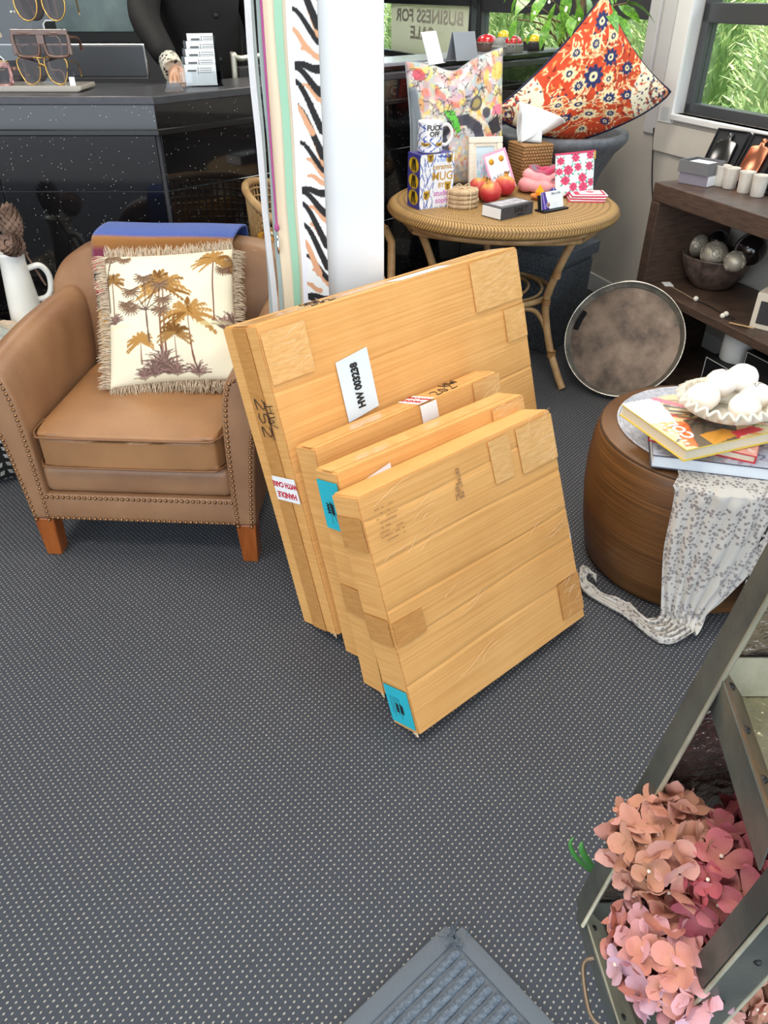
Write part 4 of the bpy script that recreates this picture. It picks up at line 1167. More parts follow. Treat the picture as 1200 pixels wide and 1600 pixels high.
# --- coasters
STRAW = mat('bark_coaster', (176, 148, 116), .8, var=(60, (206, 180, 146)), bump=(120, .4))
for i in range(4):
    p = at_table(722, 322); o = obj('coaster', lathe([(0, 0), (.062, 0), (.066, .003), (.066, .0135), (.062, .0165), (0, .0168)], 36), STRAW, None, (p.x + .002 * math.sin(i * 2), p.y, TZ + .0005 + .0172 * i))
    tag(o, 'round rustic bark coaster, %s in the tied stack beside the mug box' % ('lowest', 'second from the bottom', 'third from the bottom', 'topmost')[i], 'coaster', 'tied coaster stack')
p = at_table(722, 322); TWINE = mat('twine', (222, 202, 168), .9)
tw_ = []
for a in (.4, 1.97): tw_.append(tube([(.0675 * math.cos(a), .0675 * math.sin(a), -.001), (.068 * math.cos(a), .068 * math.sin(a), .069), (0, 0, .0705), (-.068 * math.cos(a), -.068 * math.sin(a), .069), (-.0675 * math.cos(a), -.0675 * math.sin(a), -.001)], .0014, 5))
for sg in (-1, 1): tw_.append(tube(catmull([(0, 0, .071), (sg * .012, -.004, .086), (sg * .028, -.008, .084), (sg * .014, -.006, .072), (0, 0, .071)], 5), .0015, 5))
tw_.append(tube(catmull([(0, 0, .071), (-.015, -.02, .074), (-.03, -.035, .071)], 4), .0014, 5))
o = obj('twine_bow', join(*tw_), TWINE, None, (p.x, p.y, TZ + .0005)); tag(o, 'thin twine bow tied around the stack of coasters', 'twine')

# --- picture frame
FRAME = mat('limewashed_wood', (226, 216, 198), .6, var=(30, (240, 234, 220)), stretch=(1, 1, 6))
pf_ = thing('photo_frame', 'small whitewashed wooden photo frame with a pastel floral picture on the rattan table', 'photo frame', mtx=T(*Y(734, 286, 3.555)) @ RZ(math.radians(11)) @ RX(math.radians(-14)))
pf_.location.z = TZ + .002
FW, FH, fb = .155, .225, .026
for (x0, x1, z0, z1) in ((0, FW, 0, fb), (0, FW, FH - fb, FH), (0, fb, fb, FH - fb), (FW - fb, FW, fb, FH - fb)):
    obj('frame_bar', (*bevbox(x0, x1, 0, .022, z0, z1, .004), False), FRAME, pf_)
for (x0, x1, z0, z1) in ((fb, FW - fb, fb, fb + .012), (fb, FW - fb, FH - fb - .012, FH - fb), (fb, fb + .010, fb + .012, FH - fb - .012), (FW - fb - .010, FW - fb, fb + .012, FH - fb - .012)):
    obj('inner_mount', (*bevbox(x0, x1, .006, .020, z0, z1, .002), False), FRAME, pf_)
wc = Canvas(40, 70, (206, 226, 238)); r_ = random.Random(4)
for i in range(70): wc.ell(r_.gauss(.5, .18), r_.gauss(.38, .15), r_.uniform(.03, .09), r_.uniform(.02, .05), r_.choice([(150, 190, 226), (190, 160, 210), (226, 170, 196), (120, 190, 200), (236, 220, 230)]), r_.uniform(0, 3), .7)
printed_panel('picture', FW - 2 * fb, FH - 2 * fb, wc, PRINT, pf_, .002, (fb, .012, fb))
obj('back_strut', (*bevbox(FW / 2 - .02, FW / 2 + .02, .06, .064, .0, .15, .001), False), FRAME, pf_, rot=(math.radians(-8), 0, 0))

# --- earring card
ec = Canvas(70, 90, (236, 238, 244)); r_ = random.Random(8)
for i in range(150): ec.ell(r_.random(), r_.uniform(0, .42), r_.uniform(.02, .06), r_.uniform(.01, .03), r_.choice([(110, 130, 150), (150, 172, 190), (80, 96, 110), (190, 206, 214)]), r_.uniform(0, 3), .6)
for (x0, x1, y0, y1) in ((0, .08, 0, 1), (.92, 1, 0, 1), (0, 1, .93, 1), (0, 1, 0, .22)): ec.poly([(x0, y0), (x1, y0), (x1, y1), (x0, y1)], (238, 160, 192) if y1 > .5 else (246, 190, 206))
er = thing('earring_card', 'pink bordered card carrying two round gold stud earrings on the rattan table', 'earrings', mtx=T(*Y(775, 306, 3.50)) @ RZ(math.radians(20)) @ RX(math.radians(-22)) @ RY(math.radians(-14)))
er.location.z = TZ + .012
printed_panel('card', .115, .165, ec, PRINT, er, .0015, (-.01, 0, 0))
for x in (.022, .072): obj('gold_stud', xf(lathe([(0, .004), (.010, .0035), (.013, 0), (0, 0)], 16), T(x, 0, .128) @ RX(math.pi / 2)), mat('gold_matte', (206, 150, 44), .4, metal=.6), er)

# --- fruit
def fruit_mat():
    m = mat('blush_fruit', (214, 60, 66), .4); nt = NT(m); b = bsdf(m)
    tc = nt.add('ShaderNodeTexCoord'); nz = nt.add('ShaderNodeTexNoise', inp={'Scale': 9.0, 'Detail': 5.0}); nt.link(tc.outputs['Object'], nz.inputs['Vector'])
    sp = nt.add('ShaderNodeSeparateXYZ'); nt.link(tc.outputs['Object'], sp.inputs[0])
    k = nt.math('ADD', nt.math('MULTIPLY', sp.outputs[2], 5.0), nt.math('MULTIPLY', nz.outputs[0], .95))
    r = nt.add('ShaderNodeValToRGB'); e = r.color_ramp.elements; e[0].position = .62; e[0].color = lin((200, 50, 62)); e[1].position = 1.0; e[1].color = lin((226, 186, 84)); 
    n_ = e.new(.82); n_.color = lin((216, 100, 76)); nt.link(k, r.inputs[0]); nt.link(r.outputs[0], b.inputs['Base Color']); return m
FRUIT = fruit_mat()
fr_prof = lathe([(0, .004), (.02, .0), (.04, .008), (.052, .03), (.054, .05), (.047, .072), (.03, .086), (.012, .09), (.006, .089), (0, .086)], 28)
crown = join(lathe([(.010, .086), (.012, .094), (.010, .102), (.004, .094), (0, .092)], 12), *[xf(([(-.006, 0, 0), (.006, 0, 0), (0, .004, .016)], [(0, 1, 2), (2, 1, 0)]), T(0, 0, .10) @ RZ(k * 1.05) @ T(0, .009, 0) @ RX(-.3)) for k in range(6)])
fm = mesh_data('skin', *fr_prof); cmh = mesh_data('crown', *crown)
for (u, v, rz, tx_, ty_, lab) in ((741, 309, 0.3, .2, .45, 'rosy pomegranate lying between the photo frame and the coasters'), (769, 316, 1.4, -.25, -.1, 'rosy pomegranate resting against the black box'), (786, 306, 2.2, .12, .0, 'rosy pomegranate with a yellow crown beside the earring card')):
    p = at_table(u, v); t = thing('pomegranate', lab, 'fruit', (p.x, p.y, TZ + .004), (tx_, ty_, rz), 'ornamental pomegranates')
    obj('skin', fm, FRUIT, t).scale = (.86,) * 3; obj('crown', cmh, mat('fruit_crown', (214, 160, 80), .6), t).scale = (.86,) * 3

# --- tissue box of woven rattan
def wicker():
    m = mat('wicker_tissue', (150, 106, 60), .6); nt = NT(m); b = bsdf(m)
    tc = nt.add('ShaderNodeTexCoord'); mp = nt.add('ShaderNodeMapping'); mp.inputs['Scale'].default_value = (70, 70, 75); nt.link(tc.outputs['Object'], mp.inputs[0])
    sp = nt.add('ShaderNodeSeparateXYZ'); nt.link(mp.outputs[0], sp.inputs[0])
    u = nt.math('ADD', sp.outputs[0], sp.outputs[1])
    rowi = nt.math('FLOOR', sp.outputs[2]); uu = nt.math('ADD', u, nt.math('MULTIPLY', rowi, .5))
    a = nt.math('ABSOLUTE', nt.math('SINE', nt.math('MULTIPLY', uu, 3.1416))); c = nt.math('ABSOLUTE', nt.math('SINE', nt.math('MULTIPLY', sp.outputs[2], 3.1416)))
    h = nt.math('POWER', nt.math('MULTIPLY', a, c), .45)
    nt.link(nt.mix(h, lin((44, 26, 14)), lin((186, 138, 84))), b.inputs['Base Color'])
    bp = nt.add('ShaderNodeBump', inp={'Strength': 1.0, 'Distance': .004}); nt.link(h, bp.inputs['Height']); nt.link(bp.outputs[0], b.inputs['Normal']); return m
hb2 = heading(818, 288, 876, 272)
tbx = thing('tissue_box', 'square woven rattan tissue box on the rattan table', 'tissue box', at_table(813, 291), math.radians(20))
obj('woven_body', bevbox(0, .155, 0, .155, 0, .17, .006, 2), wicker(), tbx)
obj('top_opening', lathe([(.0, .1705), (.04, .1715), (.045, .1700)], 20), mat('box_opening', (60, 40, 24), .8), tbx, (.078, .078, .0005))
TISS = mat('tissue_paper', (246, 246, 246), .8)
bsdf(TISS).inputs['Subsurface Weight'].default_value = .2
def tissue(a, b):
    x = -.03 + .17 * b * a + .02 * (a - .5); z = .135 * b * (1 - .62 * a ** 1.3); y = .03 * math.sin(a * 7) * (.3 + b) + .012 * math.sin(b * 5 + a * 3)
    return (x + .05 * (a - .4) * b, y, z)
tp = thing('paper_tissue', 'white paper tissue pulled up out of the rattan box', 'tissue', (0, 0, 0)); bpy.context.view_layer.update()
tp.matrix_world = tbx.matrix_world @ T(.060, .070, .1735) @ S(1.22)
obj('sheet', shell(22, 14, tissue, .0015), TISS, tp)
obj('folded_sheet', shell(18, 10, lambda a, b: (-.04 + .075 * a, .022 * math.sin(a * 5) + .012 * b - .016, .115 * b * (1 - .3 * abs(a - .35))), .0015), TISS, tp)

# --- floral pouch
fc = Canvas(110, 105, (238, 242, 244)); r_ = random.Random(3)
for (x, y, R) in ((.30, .62, .13), (.55, .68, .10), (.22, .38, .12), (.66, .42, .12), (.42, .22, .11), (.68, .20, .13), (.85, .68, .11), (.12, .85, .10), (.50, .90, .11), (.90, .30, .10), (.08, .60, .09), (.32, .02, .1), (.85, .05, .09), (.55, .0, .09), (.88, .93, .10)):
    for k in range(4): fc.ell(x + R * 1.05 * math.cos(k * 1.6 + .8), y + R * 1.05 * math.sin(k * 1.6 + .8), R * .38, R * .18, (96, 178, 162), k * 1.6 + .8)
    for k in range(8): a = k * .785; fc.ell(x + R * .55 * math.cos(a), y + R * .55 * math.sin(a), R * .42, R * .3, (226, 84, 122) if k % 2 else (206, 60, 100), a)
    fc.ell(x, y, R * .3, R * .3, (170, 50, 90)); fc.ell(x, y, R * .12, R * .12, (236, 150, 160))
pmx = T(*Y(868, 297, 3.47)) @ RZ(math.radians(17)) @ RX(math.radians(-12)); 
po = thing('floral_pouch', 'zip pouch printed with pink flowers standing beside the tissue box', 'pouch', mtx=pmx); po.location.z = TZ + .004
pw, ph = .185, .165
def pouch(n=80):
    V = []; us = np.linspace(0, 1, n)
    for sd in (-1, 1):
        for b in us:
            for a in us:
                e = max(0, (1 - (2 * a - 1) ** 4)) * (1 - b) * b ** .25 * 1.3
                V.append((a * pw, sd * (.002 + .024 * e), b * ph * (1 + .04 * a)))
    N = n * n; F = []
    for j in range(n - 1):
        for i in range(n - 1):
            q = (j * n + i, j * n + i + 1, (j + 1) * n + i + 1, (j + 1) * n + i); F.append(q); F.append(tuple(reversed([k + N for k in q])))
    rim = [i for i in range(n)] + [j * n + n - 1 for j in range(1, n)] + [(n - 1) * n + i for i in range(n - 2, -1, -1)] + [j * n for j in range(n - 2, 0, -1)]
    for i in range(len(rim)):
        a, b = rim[i], rim[(i + 1) % len(rim)]; F.append((b, a, a + N, b + N))
    gu, gv = np.meshgrid(us, us); c = fc.sample(np.clip(gu.ravel(), 0, .999), np.clip(gv.ravel(), 0, .999))
    return V, F, np.concatenate([c, c])
V, F, C_ = pouch(); pb = obj('fabric_body', (V, F), CLOTH_P, po); paint(pb, C_)
zp = obj('zip', (*slab([(-.002, 0, ph + .002), (pw / 2, 0, ph * 1.02 + .002), (pw + .002, 0, ph * 1.04 + .002)], (0, 1, 0), .010, .007), False), mat('pink_zip', (220, 70, 110), .6), po)
obj('zip_pull', (*bevbox(pw - .004, pw + .004, -.008, -.004, ph * 1.04 - .03, ph * 1.04 + .002, .001), False), GOLD, zp)

# --- coiled pink scarf
PINK = mat('pink_jersey', (236, 150, 158), .85, var=(14, (242, 176, 178)), bump=(90, .15)); PINKD = mat('pink_print_jersey', (206, 64, 104), .85, var=(18, (120, 112, 122), 1.0))
p = at_table(846, 302)
sr = thing('coiled_scarf', 'pale pink scarf coiled into a ring in front of the floral pouch', 'scarf', (p.x, p.y + .035, TZ + .001))
rolls = []
for k, (R, r, z, ph_) in enumerate(((.066, .030, .028, 0), (.052, .026, .062, 1.0), (.040, .017, .086, 2.0))):
    pts = [(R * 1.15 * math.cos(i / 14 * math.pi), R * math.sin(i / 14 * math.pi), z + .008 * math.sin(i * .45 + ph_)) for i in range(28)]
    obj('fabric_roll', tube(pts, [r * (1 + .12 * math.sin(i * 1.3 + k)) for i in range(28)], 10, closed=True), PINK if k < 2 else PINKD, sr)
obj('fabric_tail', tube(catmull([(-.06, -.03, .045), (.0, -.06, .05), (.06, -.05, .07), (.07, -.01, .09)], 6), [.010] * 19, 8), PINKD, sr)
# gem ornaments
def gem(name, label, u, v, m1, m2, hh):
    p = at_table(u, v); t = thing(name, label, 'ornament', (p.x, p.y, TZ + .0005))
    obj('dish', lathe([(0, 0), (.02, 0), (.034, .012), (.038, .02), (.033, .018), (0, .008)], 20), m2, t)
    pts = lathe([(0, .012), (.018, .02), (.021, .032), (.012, .045), (0, hh)], 7); obj('stone', (*pts, False), m1, t)
gem('amber_ornament', 'small faceted amber stone on an orange dish before the pink scarf', 842, 312, mat('amber', (236, 170, 40), .15, coat=.5), mat('orange_dish', (224, 140, 70), .4), .062)
o = obj('blue_bead', sphere(.020, 16, 12), mat('cobalt_glass', (20, 20, 130), .08, coat=.6), None, at_table(866, 311) + Vector((0, .03, .021))); tag(o, 'round cobalt blue glass bead behind the business cards', 'bead')

# --- flat black box
hb3 = heading(783, 345, 843, 331)
bx = thing('gift_box', 'slim charcoal gift box lettered DAILY at the edge of the rattan table', 'box', at_table(783, 345), hb3)
L_, D_, H_ = .185, .105, .046
obj('sleeve', (*bevbox(0, L_, 0, D_, 0, H_, .0015), False), mat('charcoal_card', (62, 64, 70), .45), bx)
obj('inner_tray', (*boxp(-.003, .002, .004, D_ - .004, .004, H_ - .004), False), PAPER, bx)
obj('top_print', (*boxp(.02, L_ - .01, .02, D_ - .015, H_ - .0002, H_ + .0006), False), mat('silver_print', (150, 154, 164), .3, var=(30, (200, 200, 206))), bx)
obj('lettering', (*xf(text_part('DAILY', .028, .0006), T(L_ * .6, -.0006, .027) @ STAND), False), BLACK, bx)
obj('lettering', (*xf(text_part('ESSENTIALS', .008, 0), T(L_ * .6, -.0006, .009) @ STAND), False), BLACK, bx)

# --- business cards holder
h4 = heading(856, 333, 893, 326)
bc = thing('card_holder', 'black desk holder with white and purple business cards on the rattan table', 'card holder', mtx=T(*at_table(850, 334)) @ RZ(h4))
obj('base', (*bevelled(join(boxp(0, .14, 0, .055, 0, .008)), .002, 2), False), BLACK, bc)
obj('back_support', (*bevbox(.0, .125, .030, .034, 0, .07, .001), False), BLACK, bc, rot=(math.radians(-14), 0, 0))
cc = Canvas(90, 50, (236, 240, 244)); cc.poly([(0, 0), (.34, 0), (.16, 1), (0, 1)], (74, 52, 150)); cc.poly([(.12, 0), (.17, 0), (.06, 1), (.02, 1)], (170, 150, 220)); cc.ell(.30, .26, .09, .16, (240, 240, 240)); cc.ell(.30, .26, .07, .125, (120, 70, 66)); cc.ell(.31, .30, .03, .05, (230, 200, 190))
for k in range(3): cc.stroke([(.48, .30 - .1 * k), (.72, .30 - .1 * k)], .008, (190, 196, 200))
cd = printed_panel('business_card', .118, .066, cc, PRINT, bc, .006, (.006, .016, .010), (math.radians(-14), 0, 0))
obj('lettering', (*xf(text_part('Marry-Me', .013, .0002), T(.078, -.0008, .056) @ STAND), False), mat('card_grey_print', (150, 158, 164), .5), cd)
# --- pile of pink and white cards
base = at_table(918, 312); h5 = heading(895, 308, 955, 316)
for i in range(6):
    t = thing('gift_card', 'red and white gift card, %s in the fanned pile on the rattan table' % ('lowest', 'second up', 'third up', 'fourth up', 'fifth up', 'topmost')[i], 'card', (base.x + .003 * i - .012, base.y + .004 * i, TZ + .0005 + .0042 * i), math.radians(-4 + 3 * math.sin(i * 1.7)), 'fanned gift cards')
    obj('envelope', (*boxp(-.075, .075, -.055, .055, 0, .0026), False), mat('coral_card', (214, 56, 84), .5) if i % 2 == 0 else PAPER, t)
    ins = obj('card_face', (*boxp(-.062, .068, -.045, .050, .0026, .0036), False), PAPER if i % 2 == 0 else MATS['coral_card'], t)
    if i == 5:
        obj('white_panel', (*boxp(-.040, .058, -.032, .042, .0036, .0041), False), PAPER, t)
        obj('emblem', (*xf(lathe([(.006, 0), (.012, .0005), (.016, 0)], 18), T(.01, .01, .0042)), False), MATS['coral_card'], t); obj('emblem_bar', (*boxp(-.014, .034, .006, .012, .0041, .0046), False), MATS['coral_card'], t)

# ------------------------------------------------------------------ urn, red cushion, plant, black crate, cable
URN = mat('grey_fibrestone', (92, 96, 104), .5, var=(30, (112, 116, 124)), bump=(120, .25))
UX, UY, UR = .885, 4.18, .32
ur = thing('garden_urn', 'large flared grey stone urn standing behind the rattan table', 'planter', (UX, UY, 0))
obj('bowl', lathe([(0, .30), (.09, .30), (.11, .36), (.13, .46), (.17, .60), (.22, .74), (.275, .84), (.31, .875), (.326, .895), (.330, .915), (.322, .93), (.30, .932), (.285, .92), (.27, .88), (.2, .80), (0, .78)], 56), URN, ur)
obj('foot', lathe([(0, 0), (.13, 0), (.13, .05), (.12, .07), (.10, .14), (.085, .24), (.09, .30), (0, .30)], 40), URN, ur)
obj('soil', lathe([(0, .86), (.26, .86), (.27, .845), (0, .84)], 32), mat('potting_soil', (44, 34, 26), .95, bump=(80, .8)), ur)

def persian():
    n = 230; c = Canvas(n, n, (204, 70, 34)); r = random.Random(21)
    CR = (236, 218, 170); NV = (34, 44, 96); DR = (120, 26, 20); OR = (226, 150, 84)
    nz = c.noise(40, 2)[..., None]; c.a = c.a * (.92 + .14 * nz)
    def flower(x, y, R, petal, core, n_=9):
        for k in range(n_): a = k * 6.283 / n_; c.ell(x + R * .62 * math.cos(a), y + R * .62 * math.sin(a), R * .42, R * .24, petal, a)
        c.ell(x, y, R * .42, R * .42, core); c.ell(x, y, R * .18, R * .18, CR if core != CR else NV)
    for i in range(60):
        x, y = r.random(), r.random(); a = r.uniform(0, 6.28); p = [(x, y)]
        for k in range(12): a += r.uniform(.05, .55); p.append((p[-1][0] + .032 * math.cos(a), p[-1][1] + .032 * math.sin(a)))
        c.stroke(p, .0052, CR, .003)
        for q in p[1::2]: c.ell(q[0] + .012, q[1] + .010, .013, .006, r.choice([CR, OR, CR, NV]), a)
    for i in range(330):
        x, y, a = r.random(), r.random(), r.uniform(0, 6.28); c.ell(x, y, .018, .007, r.choice([CR, OR, OR, CR, DR]), a)
    for (x, y, R, m_) in ((.62, .62, .085, 0), (.40, .52, .085, 1), (.62, .36, .09, 2), (.34, .30, .085, 1), (.80, .62, .06, 0), (.76, .80, .055, 2), (.20, .46, .06, 0), (.50, .80, .06, 1), (.50, .18, .06, 2), (.86, .44, .05, 0), (.30, .66, .05, 2), (.70, .50, .05, 1), (.50, .66, .06, 2), (.24, .36, .05, 1), (.74, .26, .05, 0), (.62, .88, .05, 2), (.88, .88, .06, 0), (.14, .14, .06, 1), (.40, .12, .05, 0), (.90, .72, .05, 1)):
        if m_ == 0: flower(x, y, R, NV, CR)
        elif m_ == 1: flower(x, y, R, CR, NV)
        else: flower(x, y, R, CR, (206, 160, 110)); flower(x, y, R * .6, NV, CR)
    for (cx, cy) in ((1, 0), (0, 1)):
        for (dx, dy, R) in ((0, 0, .33), (.0, .31, .07), (-.24, .02, .09), (.22, .05, .08), (.16, .2, .08), (-.2, .16, .08)):
            sx_ = -1 if cx == 1 else 1; c.ell(cx + sx_ * abs(dx) * 1.0, cy + (abs(dy) if cy == 0 else -abs(dy)), R, R, (236, 226, 200))
        for i in range(420):
            a = r.uniform(0, 6.28); R = r.uniform(0, .34); x = cx + R * math.cos(a); y = cy + R * math.sin(a)
            c.ell(x, y, r.uniform(.006, .02), r.uniform(.004, .009), r.choice([(196, 60, 40), (196, 70, 50), (40, 50, 100), (60, 40, 40), (214, 140, 90)]), r.uniform(0, 3))
        for k in range(6):
            a0 = r.uniform(0, 6.28); c.stroke([(cx + .2 * math.cos(a0 + q * .2) * (1 - .06 * q), cy + .2 * math.sin(a0 + q * .2) * (1 - .06 * q)) for q in range(9)], .004, (96, 40, 36))
    return c
pers = persian(); q45 = math.radians(45)
CS = .60
def rflop(p):
    v = RY(-q45) @ Vector(p); x, y, z = v
    if z < 0:
        hw = CS * .7071; ax = min(abs(x) / hw, .999); t_ = min(1.0, -z / max(hw * (1 - ax), 1e-4)); y += -z * .10
        z = -t_ * .165 * max(0, 1 - ax ** 2.6) ** .75
    else: x += -.02 * z / .4 + .085 * (z / .42); 
    z += x * .09
    x *= .98
    return (x, y, z)
V, F, C_ = cushion_mesh(CS, CS, .20, 190, pers, (204, 70, 34), .11, seed=5, flop=rflop)
ctr = Y(905, 172, 4.02)
rc = thing('persian_cushion', 'orange-red cushion with Persian floral print and navy piping standing on the grey urn', 'cushion', mtx=T(ctr.x, 3.99, 1.075) @ RZ(math.radians(4)) @ RX(math.radians(-10)))
cb = obj('cover', (V, F), CLOTH_P, rc); paint(cb, C_)
obj('piping', tube(rim_path(CS, CS,   .11, 36, 0, rflop), .0078, 6, closed=True), mat('navy_piping', (24, 28, 62), .8), rc)

# leafy plant in the urn behind the cushion
LEAFG = mat('glossy_leaf', (66, 128, 40), .3, var=(12, (126, 178, 66)), coat=.2); BARK = mat('bark', (132, 112, 84), .8, var=(30, (104, 86, 62)))
bsdf(LEAFG).inputs['Subsurface Weight'].default_value = .1
pl = thing('potted_ficus', 'leafy green ficus growing from the urn behind the Persian cushion', 'plant', (UX + .045, UY + .10, .862))
obj('trunk', tube(catmull([(0, 0, 0), (.015, .01, .25), (.0, .0, .45), (.01, 0, .75), (0, 0, 1.0)], 5), [.020 - .0005 * i for i in range(21)], 8), BARK, pl)
def leafpart():
    P = [(0, 0), (.25, .16), (.5, .2), (.75, .13), (1, 0)]; v = []
    for i, (x, w) in enumerate(P): v += [(x, -w, .04 * math.sin(x * 3) + .05), (x, 0, .10 * math.sin(x * 2.5)), (x, w, .04 * math.sin(x * 3) + .05)]
    v = [(x, y, z - .25 * x * x) for x, y, z in v]
    f = []
    for i in range(4):
        a = i * 3; f += [(a, a + 3, a + 4, a + 1), (a + 1, a + 4, a + 5, a + 2)]
    return v, f
lm = mesh_data('leaf', *leafpart()); r_ = random.Random(17)
root_w = Vector((UX + .045, UY + .10, .862))
spots = [(822, 22, 60), (845, 12, 45), (862, 30, 50), (880, 12, 60), (838, 45, 45), (905, 8, 50), (925, 55, 70), (948, 72, 70), (950, 25, 60), (965, 10, 55), (940, 5, 60), (870, 5, 50), (815, 8, 50), (895, 25, 50), (975, 30, 50), (958, 48, 55), (980, 5, 60), (855, -8, 60), (830, -10, 60), (915, -10, 60), (890, -20, 60), (945, -15, 60), (808, 30, 35)]
for i, (u, v, s_) in enumerate(spots):
    w = Y(u, v, 4.12 + r_.uniform(-.06, .16)); p = w - root_w
    lf = obj('leaf', lm, LEAFG, pl, p, (r_.uniform(-.6, .6), r_.uniform(.3, 1.2), math.atan2(p.y * .5 - .1, p.x) + r_.uniform(-.5, .5))); q = s_ / 60 * .155; lf.scale = (q, q, q)
    if i % 2 == 0: obj('twig', tube(catmull([(0.005, 0, max(.3, p.z - .25)), (p.x * .5, p.y * .5, p.z - .04), tuple(p)], 4), .0035, 5), BARK, pl)
for i in range(60):
    p = Vector((r_.uniform(-.32, .26), r_.uniform(-.1, .3), r_.uniform(.62, 1.15)))
    lf = obj('leaf', lm, LEAFG, pl, p, (r_.uniform(-.6, .6), r_.uniform(.2, 1.2), r_.uniform(0, 6.28))); q = r_.uniform(.07, .12); lf.scale = (q, q, q)
BULB = mat('fairy_bulb', (255, 236, 190), .3); bsdf(BULB).inputs['Emission Color'].default_value = (1, .82, .5, 1); bsdf(BULB).inputs['Emission Strength'].default_value = 6
fl = thing('fairy_lights', 'string of tiny warm fairy lights wound through the ficus leaves', 'string lights', root_w)
wp = []
for (u, v) in ((790, -20), (835, 20), (858, 3), (885, 12), (884, 16), (905, 30), (940, 10)):
    p = Y(u, v, 4.06) - root_w; wp.append(p); obj('bulb', sphere(.0055, 8, 6), BULB, fl, p)
obj('wire', tube(catmull(wp, 5), .0015, 5), BLACK, fl)

CRATE = mat('black_speckled_stone', (58, 66, 73), .6, var=(90, (96, 104, 112)), bump=(150, .4))
cr = thing('black_planter_box', 'black speckled square planter box with a lid under the rattan table', 'planter', (.805, 3.555, 0), math.atan2(.30, .26))
obj('body', (*bevelled(extrude_poly([(.02, 0), (.36, 0), (.385, .40), (.0, .40)], 0.005, .22), .008, 2), False), CRATE, cr)
obj('lid', (*bevbox(-.012, .40, -.012, .235, .425, .485, .006), False), CRATE, cr); obj('neck', (*bevbox(.012, .376, .012, .215, .398, .43, .004), False), CRATE, cr)
cbp = [wl(-.50, -.012, .93), wl(-.44, -.012, .70), wl(-.37, -.012, .50), wl(-.40, -.012, .30), wl(-.34, -.03, .12)]
o = obj('power_cable', tube(catmull(cbp, 6), .0035, 6), BLACK); tag(o, 'thin black cable running down the wall behind the black planter box', 'cable')

# ------------------------------------------------------------------ rattan tub chair behind the column with a bright cushion
rk = thing('rattan_tub_chair', 'round-backed cane tub chair tucked behind the white column', 'chair', (-.175, 3.10, 0), 0)
def hoop(a, dz=0.0, dr=0.0):
    q = max(0, math.cos(a - math.pi)); z = .66 + .23 * q ** .8 if q > 0 else .66
    R = .335 + .02 * q + dr; return Vector((R * math.cos(a), R * math.sin(a), z + dz))
A_ = [math.radians(d) for d in range(58, 303, 7)]
ho = [hoop(a) for a in A_]; obj('arm_hoop', tube(ho + [Vector((ho[-1].x + .03, ho[-1].y + .0, .60)), Vector((ho[-1].x + .03, ho[-1].y, .42))], .0145, 10), RATTAN, rk)
obj('arm_post', tube([ho[0], Vector((ho[0].x + .03, ho[0].y, .60)), Vector((ho[0].x + .03, ho[0].y, .42))], .018, 10), RATTAN, rk)
obj('seat_hoop', tube([(.32 * math.cos(i / 20 * math.pi), .32 * math.sin(i / 20 * math.pi), .41) for i in range(40)], .018, 8, closed=True), RATTAN, rk)
obj('seat', lathe([(0, .40), (.30, .40), (.31, .415), (0, .42)], 36), WEAVE, rk)
cn_ = []
for a in np.linspace(math.radians(62), math.radians(298), 56):
    h_ = hoop(a, -.01); cn_.append(tube([(.30 * math.cos(a), .30 * math.sin(a), .42), (h_.x * .97, h_.y * .97, (h_.z + .42) / 2), tuple(h_)], .0042, 4, cap=False))
for k in range(16):
    f_ = (k + .5) / 16; cn_.append(tube([Vector((.30 * math.cos(a), .30 * math.sin(a), .42)).lerp(hoop(a, -.01, -.006), f_) for a in A_], .0042, 4, cap=False))
obj('cane_web', join(*cn_), RATTAN, rk)
for ad in (45, 135, 225, 315):
    a = math.radians(ad); obj('leg', tube([(.30 * math.cos(a), .30 * math.sin(a), .41), (.32 * math.cos(a), .32 * math.sin(a), .2), (.36 * math.cos(a), .36 * math.sin(a), .006)], .018, 8), RATTAN, rk)
kc = Canvas(60, 60, (196, 60, 70)); r_ = random.Random(2)
for i in range(14):
    col = [(226, 166, 40), (240, 236, 224), (60, 60, 110), (206, 50, 60), (226, 120, 120), (40, 40, 60)][i % 6]
    kc.poly([(0, i / 14), (1, i / 14), (1, (i + 1) / 14), (0, (i + 1) / 14)], col)
    for k in range(12): kc.ell((k + .5) / 12, (i + .5) / 14, .02, .02, [(240, 236, 224), (200, 60, 60), (230, 180, 60)][(i + k) % 3])
V, F, C_ = cushion_mesh(.34, .34, .10, 60, kc, (210, 160, 50), .05, seed=1)
kk = thing('striped_cushion', 'small red and yellow woven cushion with a mustard edge in the cane tub chair', 'cushion', mtx=T(-.345, 3.01, .60) @ RZ(math.radians(70)) @ RX(math.radians(-20)))
cb = obj('cover', (V, F), CLOTH_P, kk); paint(cb, C_)
obj('rope_edge', tube(rim_path(.34, .34, .05, 24), .010, 6, closed=True), mat('mustard_rope', (206, 150, 40), .8, bump=(120, .5)), kk)
